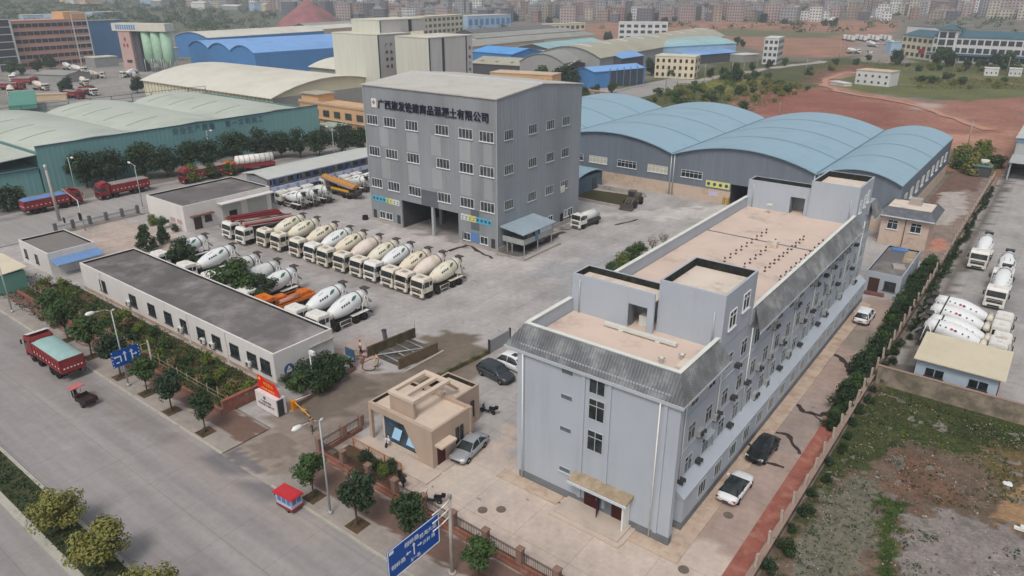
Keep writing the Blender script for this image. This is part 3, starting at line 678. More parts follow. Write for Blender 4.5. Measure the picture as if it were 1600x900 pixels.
# control cabin on stilts at the tower's right foot
C = thing('control_cabin', 'grey cabin raised on thin posts against the foot of the tower', 'cabin', (-67, 90, 0))
a = MB(); a.ext([(-69.1, 86.7, 4.3), (-64.3, 86.7, 3.75), (-64.3, 86.7, 3.9), (-69.1, 86.7, 4.5)], (0, 9.2, 0)); a.world('roof', sheet('cabin_roof', S(150, 164, 174), 'y', .5, .03), C)
a = MB(); a.box(-69.05, -64.7, 87.3, 87.4, 1.9, 2.8); a.box(-64.8, -64.7, 87.4, 95.4, 1.9, 2.8); a.box(-69.05, -64.7, 95.3, 95.4, 1.9, 3.7); a.box(-69.05, -64.8, 87.4, 95.3, 1.8, 1.89); a.world('wall', pm('cabin_wall', S(160, 164, 160), .8, .1, .5), C)
for y, w, m in ((89.0, 1.6, 'glass'), (93.5, 3.4, 'fascia')): a = MB(); a.box(-64.8, -64.74, y - w / 2, y + w / 2, 2.8, 3.7); a.world('window' if m == 'glass' else 'side_panel', MATS[m], C)
a = MB(); a.box(-64.73, -64.69, 90.4, 91.3, 1.9, 3.75); a.world('door', flat('door_blue', S(86, 128, 150), .5), C)
for x, y in ((-68.2, 87.5), (-64.75, 87.5), (-64.75, 91.2), (-64.75, 95.2), (-67.2, 87.5)): a = MB(); a.box(x - .06, x + .06, y - .06, y + .06, 0, 1.8); a.world('post', MATS['galv'], C)
a = MB(); a.box(-69.0, -63.4, 85.6, 85.85, .02, .35); a.box(-63.6, -63.35, 85.85, 96, .02, .35); a.world('kerb_wall', MATS['concrete'], C)

# ---------------------------------------------------------------- blue vaulted storage sheds
pm('blue_vault', S(144, 172, 186), .5, .05, .12, stain=S(132, 160, 174), sth=.6, sscale=.12)
sheet('shed_sheet', S(112, 120, 130), 'x', .9, .05, .06); sheet('shed_sheet_y', S(104, 116, 126), 'y', .9, .05, .06)
pm('shed_base', S(196, 176, 158), .9, .1, .4, stain=S(150, 132, 116), sth=.6, sscale=.4)
B = thing('storage_shed', 'grey storage shed under four pale blue vaulted roofs', 'warehouse', (-60, 160, 0))
VX = [-121.5, -92.3, -62.9, -34.3, -20.0]; FYY, BYY, ZV = 136.5, 190.0, 8.55
def arc(x0, x1, n=14, rise=2.9, z=ZV):
    return [(x0 + (x1 - x0) * i / n, z + rise * (1 - (2 * i / n - 1) ** 2)) for i in range(n + 1)]
for k in range(4):
    x0, x1 = VX[k], VX[k + 1]; rise = 2.75 if k < 3 else 1.9
    pts = arc(x0, x1, 14, rise)
    a = MB(); n = len(pts)
    lo = [(x, FYY - .6, z) for x, z in pts]; hi = [(x, BYY + .4, z) for x, z in pts]
    top = [(x, y, z + .18) for x, y, z in lo], [(x, y, z + .18) for x, y, z in hi]
    a.add(lo + hi + top[0] + top[1], [(i, i + 1, n + i + 1, n + i) for i in range(n - 1)] + [(2 * n + i, 3 * n + i, 3 * n + i + 1, 2 * n + i + 1) for i in range(n - 1)], True)
    a.add(lo + top[0], [(i, n + i, n + i + 1, i + 1) for i in range(n - 1)]); a.add(hi + top[1], [(i, i + 1, n + i + 1, n + i) for i in range(n - 1)])
    a.add([lo[0], hi[0], top[1][0], top[0][0]], [(0, 1, 2, 3)]); a.add([lo[-1], hi[-1], top[1][-1], top[0][-1]], [(0, 3, 2, 1)])
    a.world('roof', MATS['blue_vault'], B)
    # dark seams across the vault
    for y in (150, 163.5, 177):
        s = MB(); s.add([(x, y - .14, z + .205) for x, z in pts] + [(x, y + .14, z + .205) for x, z in pts], [(i, i + 1, n + i + 1, n + i) for i in range(n - 1)], True); s.world('roof_seam', pm('seam', S(88, 116, 132), .6, .1, .5), B)
    # gable
    ga = [(x, FYY, z) for x, z in pts]
    if k == 2:
        d0, d1 = -50.2, -45.0
        a = MB(); i0 = [q for q in ga if q[0] <= d0]; i1 = [q for q in ga if q[0] >= d1]; mid = [q for q in ga if d0 < q[0] < d1]
        def zi(x):
            for p, q in zip(ga[:-1], ga[1:]):
                if p[0] <= x <= q[0]: return p[2] + (q[2] - p[2]) * (x - p[0]) / (q[0] - p[0])
        a.ext([(x0, FYY, 2.6)] + [(d0, FYY, 2.6), (d0, FYY, zi(d0))] + i0[::-1], (0, .2, 0))
        a.ext([(d1, FYY, 2.6), (x1, FYY, 2.6)] + i1[::-1] + [(d1, FYY, zi(d1))], (0, .2, 0))
        a.ext([(d0, FYY, 4.2), (d1, FYY, 4.2), (d1, FYY, zi(d1))] + mid[::-1] + [(d0, FYY, zi(d0))], (0, .2, 0)); a.world('gable', MATS['shed_sheet'], B)
        a = MB(); a.box(x0, d0, FYY - .04, FYY + .3, 0, 2.6); a.world('base_wall', MATS['shed_base'], B); a = MB(); a.box(d1, x1, FYY - .04, FYY + .3, 0, 2.6); a.world('base_wall', MATS['shed_base'], B)
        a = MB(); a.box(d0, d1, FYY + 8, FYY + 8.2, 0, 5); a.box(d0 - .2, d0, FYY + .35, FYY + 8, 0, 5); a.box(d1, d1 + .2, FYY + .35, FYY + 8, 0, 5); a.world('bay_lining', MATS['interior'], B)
    else:
        a = MB(); a.ext([(x0, FYY, 2.6), (x1, FYY, 2.6)] + ga[::-1], (0, .2, 0)); a.world('gable', MATS['shed_sheet'], B)
        a = MB(); a.box(x0, x1, FYY - .04, FYY + .3, 0, 2.6); a.world('base_wall', MATS['shed_base'], B)
    gb = [(x, BYY - .2, z) for x, z in pts]
    a = MB(); a.ext([(x0, BYY - .2, 0), (x1, BYY - .2, 0)] + gb[::-1], (0, .2, 0)); a.world('gable', MATS['shed_sheet'], B)
a = MB(); a.box(-20.2, -20.0, FYY + .2, BYY - .2, 2.6, ZV); a.world('side_wall', MATS['shed_sheet_y'], B)
a = MB(); a.box(-20.25, -19.95, FYY + .3, BYY - .2, 0, 2.6); a.world('base_wall', MATS['shed_base'], B)
a = MB(); a.box(-121.5, -121.3, FYY + .3, BYY - .2, 0, ZV); a.world('side_wall', MATS['shed_sheet_y'], B)
for k in (1, 2, 3):
    a = MB()
    for dx in (-.35, .35): a.cyl((VX[k] + dx, FYY - .2, 0), (VX[k] + dx, FYY - .2, ZV), .13, n=8)
    a.world('downpipe', MATS['galv'], B)
    a = MB(); a.box(VX[k] - .22, VX[k] + .22, FYY - .5, BYY + .3, ZV + .19, ZV + .26); a.world('valley_gutter', MATS['seam'], B)
flat('pane_pale', S(190, 186, 168), .6)
for x, mg in ((-87.0, 'glass'), (-80.8, 'pane_pale'), (-73.6, 'glass'), (-66.3, 'pane_pale'), (-58.6, 'glass')): window(B, 'y', x, FYY, 4.95, 4.6, 1.5, 5, 2, mg=mg)
for k in range(9): window(B, 'x', 141 + 5.4 * k, -20.0, 5.4, 2.2, 1.9, 2, 1, mg='shed_base' if k % 2 else 'glass')
a = MB(); a.box(-55.4, -50.4, FYY - .1, FYY - .045, 3.0, 4.3); o = a.world('safety_board', BC[2], B)
for k in range(4): q = MB(); q.lathe((-54.8 + k * 1.25, FYY - .101, 3.65), (-54.8 + k * 1.25, FYY - .12, 3.65), [(0, .36), (1, .36)], 10); link('symbol', q.mesh('symbol', MATS['tile_ink']), o)
a = MB(); a.box(-54.6, -52.7, FYY - .1, FYY - .045, 1.2, 2.1); a.world('notice_board', flat('notice_lilac', S(196, 186, 206), .6), B)
for x in (-51.2, -50.4): a = MB(); a.box(x - .2, x + .2, FYY - .4, FYY - .05, 0, 1.4); a.world('striped_post', flat('post_yellow', S(170, 140, 60), .6), B)

# small blue roofed store beside the tower and pond
V = thing('pump_store', 'low blue grey store with a curved pale blue roof beside the pond', 'shed', (-82, 128, 0))
a = MB(); a.box(-90, -77.9, 123.5, 133.6, 0, 3.4); a.world('wall', sheet('store_sheet', S(84, 106, 120), 'y', .6, .04), V)
pts = [(122.9 + 11.3 * i / 8, 3.45 + .9 * (1 - (2 * i / 8 - 1) ** 2)) for i in range(9)]
a = MB(); a.ext([(-90.2, y, z) for y, z in pts] + [(-90.2, y, z + .14) for y, z in pts][::-1], (12.7, 0, 0)); a.world('roof', MATS['blue_vault'], V)
a = MB(); a.box(-77.89, -77.8, 129.5, 131.2, .1, 2.5); a.world('door', flat('store_door', S(60, 76, 88), .6), V)
W = thing('pond_wall', 'low concrete rim around the green algae pond', 'wall', (-72, 126, 0))
a = MB(); a.box(-78, -66.0, 121.0, 121.3, 0, .55); a.box(-66.3, -66.0, 121.3, 131.6, 0, .55); a.box(-77.5, -66.3, 131.3, 131.6, 0, .9); a.world('rim', MATS['concrete'], W)

# kiosk at the shed door
K = thing('kiosk', 'tiny beige kiosk with a flat roof at the dark shed doorway', 'kiosk', (-44, 133.5, 0))
a = MB(); a.box(-45.2, -41.8, 131.6, 135.4, 0, 2.9); a.world('wall', MATS['shed_base'], K)
a = MB(); a.box(-46.2, -41.4, 131.1, 135.8, 2.9, 3.1); a.world('roof', pm('kiosk_roof', S(126, 128, 120), .9, .1, .6), K)
window(K, 'y', -43.4, 131.6, 1.5, 1.4, 1.1)

# ---------------------------------------------------------------- white single-storey blocks on the left
streaked('white_wall', S(214, 210, 206), S(170, 158, 148), amt=.32, blot=S(190, 178, 168))
pm('tar_roof', S(106, 101, 100), .92, .2, .12, stain=S(156, 150, 147), sth=.57, sscale=.14)
pm('tar_roof_b', S(124, 118, 115), .92, .08, .3)
L = thing('office_block', 'long low white office with a dark grey flat roof and row of windows', 'building', (-84, 42, 0))
flat_block(L, -106.5, -61.2, 38.0, 45.9, 0, 4.15, 'white_wall', 'tar_roof', 'mould', .28, .22)
for px, py in ((165, 462), (211, 482), (240, 496), (266, 510), (291, 522), (317, 533), (341, 546), (369, 560), (396, 572), (417, 583)):
    x, z = onY(px, py, 38.0); window(L, 'y', x, 38.0, 2.2, 1.7, 1.6, 2, 2, mf='dark_frame')
a = MB()
for x in (-100.5, -78.4, -70.3): a.box(x - .12, x + .12, 37.88, 37.998, 0, 4.1)
a.world('pilaster', MATS['white_wall'], L)
a = MB(); a.box(-106.5, -61.2, 37.93, 37.997, .16, .62); a.world('base_band', pm('splash', S(190, 168, 150), .95, .15, .8, stain=S(150, 122, 104), sth=.5, sscale=.8), L)
for x in (-93.6, -80.6, -73.7, -75.6, -66.4): link('air_conditioner', acmesh, L, Vector((x + .4, 38.0, 1.5)) - L.location, 0)
a = MB(); a.box(-61.19, -61.0, 42.6, 45.9, 3.0, 3.15); a.world('side_canopy', MATS['concrete'], L)
pm('mural_blue', S(60, 96, 140), .6, .1, 1)
a = MB(); a.lathe((-61.195, 39.7, 1.7), (-61.15, 39.7, 1.7), [(0, .62), (1, .62)], 18); o = a.world('emblem', MATS['mural_blue'], L)
q = MB(); q.box(-61.148, -61.13, 39.35, 40.05, 1.3, 1.62); q.box(-61.148, -61.13, 39.45, 39.95, 1.72, 1.8); q.box(-61.148, -61.13, 39.6, 39.8, 1.8, 2.05); link('symbol', q.mesh('symbol', MATS['white_paint']), o)
a = MB(); a.box(-61.195, -61.17, 39.0, 40.6, .62, .8); a.world('emblem_stripe', MATS['mural_blue'], L)

L0 = thing('annex_block', 'small white block with grey flat roof and blue awning on one side', 'building', (-121, 41, 0))
flat_block(L0, -126.6, -116.0, 37.4, 44.2, 0, 3.55, 'white_wall', 'tar_roof_b', 'mould', .3, .2)
for x in (-124.6, -120.6): window(L0, 'y', x, 37.4, 1.7, .9, 1.4, 1, 1, mf='dark_frame')
a = MB(); a.ext([(-115.98, 37.6, 2.5), (-114.0, 37.6, 1.95), (-114.0, 37.6, 2.0), (-115.98, 37.6, 2.57)], (0, 6.9, 0)); a.world('awning', sheet('awning_blue', S(110, 144, 190), 'y', .4, .03), L0)

Gg = thing('workshop', 'white workshop with dark flat roof and two grey roller doors', 'building', (-126, 70, 0))
flat_block(Gg, -132.4, -119.7, 61.0, 78.8, 0, 4.7, 'white_wall', 'tar_roof', 'mould', .3, .22)
pm('roller', S(170, 172, 164), .6, .08, .5)
for y0_, y1_ in ((68.3, 72.2), (73.6, 77.8)): a = MB(); a.box(-119.69, -119.62, y0_, y1_, 0, 3.3); a.world('roller_door', MATS['roller'], Gg)
a = MB(); a.box(-119.61, -119.58, 69.6, 71.2, 0, 1.9); a.world('door_gap', MATS['black'], Gg)
a = MB(); a.box(-119.6, -118.0, 67.4, 78.6, 3.75, 3.9); a.world('canopy', MATS['white_wall'], Gg)
a = MB(); a.box(-119.69, -119.63, 62.6, 64.1, 0, 2.2); a.world('door', flat('door_brown', S(72, 62, 56), .7), Gg)
window(Gg, 'x', 65.4, -119.7, 1.6, 1.3, 1.1, 2, 1, mf='door_red')
a = MB(); a.box(-119.69, -118.9, 62.0, 66.4, 2.5, 2.65); a.world('door_canopy', pm('old_red', S(120, 84, 76), .9, .2, 1), Gg)
for x in (-123.8, -121.6): a = MB(); a.box(x - .8, x + .8, 60.95, 60.997, 1.2, 2.0); a.world('wall_notice', pm('faded', S(190, 160, 152), .8, .2, 2), Gg)

O = thing('site_office', 'two storey site office with pale roof and blue lettered band', 'building', (-127, 95, 0))
sheet('office_wall', S(150, 152, 156), 'y', 1.2, .02); pm('office_roof', S(188, 190, 184), .7, .06, .4)
flat('trim_blue', S(108, 126, 168), .6)
a = MB(); a.box(-130.4, -123.6, 80.9, 111.2, 0, 5.2); a.world('wall', MATS['office_wall'], O)
a = MB(); a.ext([(-131.2, 80.4, 5.2), (-127, 80.4, 5.75), (-122.4, 80.4, 5.2), (-122.4, 80.4, 5.3), (-127, 80.4, 5.88), (-131.2, 80.4, 5.3)], (0, 31.2, 0)); a.world('roof', MATS['office_roof'], O)
a = MB(); a.box(-122.5, -122.38, 80.4, 111.6, 5.02, 5.19); a.world('eave_trim', MATS['trim_blue'], O)
a = MB(); a.box(-123.59, -122.5, 80.9, 111.2, 2.55, 2.7); a.world('gallery', MATS['concrete'], O)
a = MB(); a.box(-122.5, -122.4, 80.9, 111.2, 2.55, 3.5); bd = a.world('banner_band', flat('band_white', S(186, 194, 214), .6), O)
a = MB(); a.box(-122.39, -122.37, 80.9, 111.2, 2.5, 2.62); a.world('band_trim', MATS['trim_blue'], O)
r2 = random.Random(3)
for y in [82.2 + 2.15 * k for k in range(14)]:
    window(O, 'x', y, -123.6, 4.25, 1.15, 1.1, 2, 1, mf='dark_frame', sill=False)
for y in [83.3 + 4.3 * k for k in range(7)]: a = MB(); a.box(-123.59, -123.54, y - .45, y + .45, 2.72, 4.8); a.world('door', MATS['trim_blue'], O)
for y in [82.5 + 2.4 * k for k in range(12)]:
    a = MB(); z = 3.05
    a.box(-122.399, -122.38, y - .32, y + .32, z + .16, z + .24); a.box(-122.399, -122.38, y - .05, y + .05, z - .3, z + .3); a.box(-122.399, -122.38, y - .3, y + .3, z - .12, z - .05); a.box(-122.399, -122.38, y - .32, y - .24, z - .3, z + .1)
    a.world('character', MATS['trim_blue'], O)
for y in (81.5, 88, 94.5, 101, 107.5): a = MB(); a.box(-122.6, -122.5, y - .06, y + .06, 0, 5.15); a.world('gallery_post', MATS['trim_blue'], O)
# ================================================================== GUARD HOUSE, WALLS, FENCES, SMALL THINGS
streaked('tan_wall', S(180, 160, 143), S(140, 122, 106), amt=.3); pm('tan_light', S(206, 188, 170), .9, .06, .5, stain=S(176, 156, 138), sth=.66, sscale=.8)
H = thing('guard_house', 'tan gatehouse with a flat roof, beam frame and slanted front pier', 'building', (-42, 42, 0))
hx0, hx1, hy0, hy1, hz = -46.3, -38.05, 37.9, 43.3, 4.0
# front portico: frame of lintel, left column, slanted pier; glazed front set back
a = MB(); a.box(hx0, hx1, hy0, hy0 + .35, 3.3, hz); a.box(hx0, hx0 + .3, hy0, hy0 + .35, 0, 3.3)
a.ext([(-41.6, hy0, 3.3), (-39.6, hy0, 0), (hx1, hy0, 0), (hx1, hy0, 3.3)], (0, .35, 0)); a.world('portico', MATS['tan_wall'], H)
a = MB(); a.box(hx1 - .25, hx1, hy0 + .35, hy1, 0, hz); a.box(hx0, hx1 - .25, hy1 - .25, hy1, 0, hz); a.box(-45.0, -44.8, hy0 + .5, hy1 - .25, 0, hz - .5); a.box(hx0, hx0 + .2, hy0 + .35, hy1 - .25, 3.3, hz); a.world('wall', MATS['tan_wall'], H)
a = MB(); a.box(-44.8, hx1 - .25, hy0 + .36, hy0 + .5, 0, .4); a.box(-44.8, -44.6, hy0 + .36, hy0 + .5, .4, 3.4); a.world('front_sill', MATS['tan_light'], H)
a = MB(); a.box(-44.6, hx1 - .26, hy0 + .38, hy0 + .46, .4, 3.4); g = a.world('front_glazing', glass('glass_blue', (.02, .045, .07, 1)), H)
flat('pane_sky', S(150, 190, 214), .3)
for x in (-43.2, -41.3): m = MB(); m.ext([(x, hy0 + .37, 2.2), (x + 1.0, hy0 + .37, 2.2), (x + 1.0, hy0 - .1, 1.35), (x, hy0 - .1, 1.35)], (0, .02, .04)); o = link('opening_pane', m.mesh('opening_pane', MATS['pane_sky']), g)
a = MB(); a.box(hx0 + .2, hx1 - .25, hy0 + .35, hy1 - .25, 3.55, 3.65); a.world('roof', MATS['tan_light'], H)
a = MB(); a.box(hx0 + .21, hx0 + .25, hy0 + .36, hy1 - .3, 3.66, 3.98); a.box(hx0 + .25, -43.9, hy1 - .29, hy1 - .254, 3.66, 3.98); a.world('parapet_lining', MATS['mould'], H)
flat_block(H, -44.1, -40.0, 43.31, 46.7, 0, 4.05, 'tan_wall', 'tan_light', 'mould', .45, .2, name='rear_wing', roofname='wing_roof')
a = MB(); a.box(-38.05, -37.95, 43.0, 43.31, 0, 4); a.world('corner_pier', MATS['tan_wall'], H)
for y in (41.2, 41.8): window(H, 'x', y, hx1, 1.9, .42, 1.7, 1, 1, mf='dark_frame', sill=False)
window(H, 'x', 45.6, -40.0, 1.8, .5, 1.8, 1, 1, mf='dark_frame', sill=False)
a = MB(); a.box(hx1 + .003, hx1 + .05, 38.5, 39.5, .1, 2.1); d = a.world('door', MATS['door_red'], H)
a = MB(); a.box(hx1 + .003, hx1 + .9, 38.2, 40.2, 2.3, 2.5); a.world('door_canopy', MATS['tan_light'], H)
a = MB(); a.box(hx1 + .003, hx1 + 1.0, 38.2, 40.4, .02, .14); a.world('door_step', MATS['stone_step'], H)
# roof beam frame on slanted legs
a = MB(); zt = 5.35; xa, xb, ya, yb = -44.2, -40.9, 38.6, 43.6
for x in (xa, (xa + xb) / 2 - .1, xb - .45): a.box(x, x + .45, ya + .5, yb - .5, zt, zt + .3)
a.box(xa, xb, ya, ya + .5, zt, zt + .3); a.box(xa, xb, yb - .5, yb, zt, zt + .3); a.world('beam_frame', MATS['tan_light'], H)
a = MB(); a.box(xa + .1, xb - .1, ya + .1, ya + .35, 3.66, zt)
for x in (xb - .4, xa): a.ext([(x, yb - .5, zt), (x, yb - .1, zt), (x, yb + 1.3, 4.06), (x, yb + .9, 4.06)], (.35, 0, 0))
a.world('frame_leg', MATS['tan_wall'], H)
a = MB(); a.box(-46.6, -37.0, 35.9, 37.88, .024, .16); a.world('front_terrace', MATS['stone_step'], H)

# planter with orange rail in front of the guard house
pm('rail_orange', S(176, 120, 74), .6, .1, 2)
Q = thing('orange_railing', 'thin orange railing beside the planter bed before the gatehouse', 'railing', (-42, 35.8, 0))
a = MB()
a.box(-46.4, -39.9, 35.76, 35.84, 1.0, 1.08); a.box(-46.4, -39.9, 35.77, 35.83, .15, .2); a.world('rail', MATS['rail_orange'], Q)
for x in (-46.36, -44.2, -42.1, -39.94): a = MB(); a.box(x - .05, x + .05, 35.75, 35.85, .02, 1.0); a.world('post', MATS['rail_orange'], Q)
a = MB()
for k in range(30): x = -46.2 + k * .21; a.box(x - .012, x + .012, 35.79, 35.81, .2, 1.0)
a.world('baluster_panel', MATS['rail_orange'], Q)
mb = MB(); mb.box(-46.8, -39.2, 33.5, 35.7, .022, .2); struct('planter_soil', mb, MATS['planting_soil'])

# street fence: brick plinth, brick pillars, iron panels
pm('pillar', S(140, 112, 98), .9, .2, 2, stain=S(110, 92, 84), sth=.55, sscale=2); flat('iron', S(62, 54, 50), .6)
def iron_panel(par, a, b, z0, z1):
    a = Vector(a); b = Vector(b); d = b - a; L = d.length; u = d / L; n = Vector((-u.y, u.x, 0)) * .015; m = MB()
    for z in (z0 + .08, z1 - .25, z1 - .12):
        m.ext([a + n + Vector((0, 0, z)), b + n + Vector((0, 0, z)), b - n + Vector((0, 0, z)), a - n + Vector((0, 0, z))], (0, 0, .04))
    k = int(L / .16)
    for i in range(1, k):
        p = a + u * (L * i / k); m.box(p.x - .011, p.x + .011, p.y - .011, p.y + .011, z0, z1)
    return m.world('iron_panel', MATS['iron'], par)
F1 = thing('street_fence', 'iron railing fence on a low brick wall with brick pillars along the pavement', 'fence', (-30, 33.2, 0))
px_ = [-48.0 + 3.32 * k for k in range(12)]
a = MB(); a.box(-48.0, -11, 33.02, 33.4, 0, .5); a.world('base_wall', MATS['brick'], F1)
a = MB(); a.box(-48.2, -11, 32.7, 33.01, .02, .24); a.world('brick_edging', MATS['brick'], F1)
for x in px_: a = MB(); a.box(x - .24, x + .24, 32.97, 33.45, .5, 1.75); a.box(x - .29, x + .29, 32.92, 33.5, 1.75, 1.85); a.world('pillar', MATS['pillar'], F1)
for x0, x1 in zip(px_[:-1], px_[1:]): iron_panel(F1, (x0 + .25, 33.21, 0), (x1 - .25, 33.21, 0), .5, 1.6)
a = MB(); a.box(-48.1, -47.8, 33.46, 38.2, 0, .5); a.world('base_wall', MATS['brick'], F1)
for y in (36.0, 38.2): a = MB(); a.box(-48.2, -47.72, y - .24, y + .24, .5, 1.75); a.world('pillar', MATS['pillar'], F1)
iron_panel(F1, (-47.95, 33.5, 0), (-47.95, 35.75, 0), .5, 1.6); iron_panel(F1, (-47.95, 36.25, 0), (-47.95, 37.95, 0), .5, 1.6)

F2 = thing('lane_fence', 'railing fence with dark square pillars beside the grey side lane', 'fence', (-136.7, 54, 0))
py_ = [46.4 + 2.9 * k for k in range(6)]
a = MB(); a.box(-136.9, -136.5, 46, 61.3, 0, .45); a.world('base_wall', MATS['concrete'], F2)
for y in py_: a = MB(); a.box(-136.95, -136.45, y - .25, y + .25, .45, 2.0); a.world('pillar', MATS['dark_sheet'], F2)
for y0, y1 in zip(py_[:-1], py_[1:]): iron_panel(F2, (-136.7, y0 + .26, 0), (-136.7, y1 - .26, 0), .45, 1.5)

# garden wall beside the pavement and its brick end
G1 = thing('garden_wall', 'low brown brick wall holding the vegetable garden above the pavement', 'wall', (-85, 31.5, 0))
a = MB(); a.box(-112, -61.0, 31.2, 31.5, .1, .75); a.world('front_wall', MATS['brick'], G1)
a = MB(); a.box(-61.3, -61.0, 31.5, 36.2, .1, 1.5); a.world('end_wall', MATS['brick'], G1)
a = MB(); a.box(-61.38, -60.92, 31.5, 36.3, 1.5, 1.6); a.world('coping', pm('brick_red', S(140, 84, 70), .9, .2, 2), G1)
mb = MB(); mb.box(-112, -61.3, 31.5, 32.7, .0, .6); struct('garden_bed', mb, MATS['planting_soil'])
G2 = thing('garden_fence', 'weathered stick fence of thin posts between the hedge and garden', 'fence', (-85, 32.2, 0))
pm('stick', S(150, 136, 116), .9, .2, 3)
for k in range(26): x = -110 + k * 1.95; a = MB(); a.cyl((x, 32.3, .2), (x + rnd.uniform(-.1, .1), 32.3, 1.7 + rnd.uniform(0, .6)), .045, n=5); a.world('post', MATS['stick'], G2)
for z in (1.0, 1.5): a = MB(); a.cyl((-110, 32.3, z), (-61.5, 32.3, z), .03, n=5); a.world('rail', MATS['stick'], G2)

# right-hand boundary: long brick wall with posts, and the concrete wall of the neighbouring yard
pm('wall_brown', S(128, 106, 95), .95, .15, .9, stain=S(92, 82, 72), sth=.55, sscale=.8)
F3 = thing('boundary_wall', 'long low brown wall with leaning posts along the red brick path', 'wall', (-10.6, 110, 0))
a = MB(); a.box(-10.75, -10.45, 24, 193, 0, .9); a.world('base_wall', MATS['wall_brown'], F3)
a = MB(); a.box(-10.85, -10.35, 24, 79, .9, .98); a.world('coping', pm('coping_brown', S(150, 128, 116), .9, .12, 1), F3)
for k in range(58):
    y = 25.5 + 2.9 * k; a = MB(); lean = rnd.uniform(-.12, .12); a.ext([(-10.7, y, .9), (-10.5, y, .9), (-10.5, y + .2, .9), (-10.7, y + .2, .9)], (lean, 0, 1.25)); a.world('post', pm('post_concrete', S(172, 160, 148), .9, .15, 1.5), F3)
F4 = thing('yard_wall', 'stained concrete block wall behind the cream roofed shed', 'wall', (10, 79, 0))
pm('stained_wall', S(152, 140, 124), .95, .12, .6, stain=S(96, 90, 76), sth=.5, sscale=.7)
a = MB(); a.box(-10.2, 60, 78.75, 79.0, 0, 2.1); a.world('wall', MATS['stained_wall'], F4)
a = MB(); a.box(-10.3, 60, 78.7, 79.05, 2.1, 2.2); a.world('coping', MATS['coping_brown'], F4)

# cream-roofed shed in the neighbour's yard
J = thing('cream_shed', 'pale blue shed with a ribbed cream roof inside the concrete wall', 'shed', (-3, 84, 0))
a = MB(); a.box(-7.0, .6, 81.0, 87.0, 0, 3.2); a.world('wall', pm('shed_blue', S(176, 190, 202), .8, .06, .6), J)
a = MB(); a.ext([(-7.3, 80.4, 3.25), (-7.3, 87.4, 3.7), (-7.3, 87.4, 3.8), (-7.3, 80.4, 3.35)], (8.4, 0, 0)); rf = a.world('roof', pm('cream_sheet', S(206, 196, 172), .6, .06, .4), J)
m = MB()
for k in range(28): x = -7.25 + .3 * k; m.ext([(x, 80.4, 3.352), (x, 87.4, 3.802), (x, 87.4, 3.84), (x, 80.4, 3.39)], (.06, 0, 0))
link('roof_rib', m.mesh('roof_rib', MATS['cream_sheet']), rf)
for x in (-5.6, -4.7, -1.55, -.65): window(J, 'y', x, 81.0, 1.9, .8, .9, 1, 1, mf='dark_frame')
a = MB(); a.box(.61, .72, 83.5, 85.5, 0, 1.2); a.world('gas_rack', pm('rack_red', S(120, 50, 44), .7, .2, 2), J)

# two-storey house with tiled roof, annex in front
N = thing('small_house', 'two storey beige house with a grey hipped tile roof behind the dormitory', 'house', (-17, 133, 0))
a = MB(); a.box(-21.2, -14.0, 129.6, 137.6, 0, 5.4); a.world('wall', pm('house_wall', S(196, 176, 160), .9, .08, .4, stain=S(140, 124, 112), sth=.62, sscale=.5), N)
pm('house_tile', S(92, 96, 102), .7, .15, 1, stain=S(120, 120, 118), sth=.6, sscale=1)
for pts in ([(-21.9, 128.9, 5.2), (-13.3, 128.9, 5.2), (-14.3, 130.4, 6.4), (-20.9, 130.4, 6.4)], [(-13.3, 128.9, 5.2), (-13.3, 138.3, 5.2), (-14.3, 136.8, 6.4), (-14.3, 130.4, 6.4)],
            [(-13.3, 138.3, 5.2), (-21.9, 138.3, 5.2), (-20.9, 136.8, 6.4), (-14.3, 136.8, 6.4)], [(-21.9, 138.3, 5.2), (-21.9, 128.9, 5.2), (-20.9, 130.4, 6.4), (-20.9, 136.8, 6.4)]):
    a = MB(); a.ext(pts, (0, 0, -.12)); a.world('roof', MATS['house_tile'], N)
a = MB(); a.box(-20.9, -14.3, 130.4, 136.8, 6.1, 6.2); a.world('roof_deck', MATS['roof_deck_white'], N)
a = MB(); a.box(-18.2, -16.4, 134.0, 135.4, 6.2, 7.3); a.world('roof_hut', MATS['concrete'], N)
a = MB(); a.box(-21.95, -13.25, 128.8, 128.9, 5.0, 5.2); a.world('eave_trim', MATS['fascia'], N)
for x in (-19.4, -15.9): window(N, 'y', x, 129.6, 3.6, 1.6, 1.6, 2, 2); 
a = MB(); a.cyl((-17.5, 129.5, .1), (-17.5, 129.5, 5.1), .06, n=6); a.world('downpipe', MATS['dark_metal'], N)
N2 = thing('grey_outhouse', 'single storey grey outhouse with rubble on its dark roof', 'shed', (-15.5, 113, 0))
flat_block(N2, -17.9, -13.3, 106.2, 119.8, 0, 3.0, 'pale_blue', 'tar_roof', 'mould', .25, .15)
a = MB(); a.box(-17.4, -16.0, 106.14, 106.197, 0, 2.1); a.world('door', pm('door_plum', S(74, 52, 48), .8, .1, 1), N2)
window(N2, 'y', -14.6, 106.2, 1.3, 1.5, 1.3, 2, 1, mf='dark_frame')
def junk(name, label, c, d, mat, rz=0, slope=0):
    m = MB(); m.cbox((0, 0, d[2] / 2), d)
    for k in range(3): m.box(-d[0] / 2 + .02, d[0] / 2 - .02, -d[1] / 2 + (k + .5) * d[1] / 3 - .04, -d[1] / 2 + (k + .5) * d[1] / 3 + .04, d[2], d[2] + .03)
    o = m.build(name, MATS[mat]); o.location = c; o.rotation_euler = (slope, 0, rz); return tag(o, label, name.split('_')[-1] if '_' in name else name)
junk('roof_sheet', 'rusty corrugated sheet lying across the outhouse roof', (-14.2, 116.2, 2.8), (1.5, 6, .08), 'old_red' if False else 'canopy_moss', .1)
junk('blue_tarpaulin', 'bright blue tarpaulin folded at the back of the outhouse roof', (-16.0, 118.6, 2.8), (2.2, 1.2, .25), 'blue_board', .2)
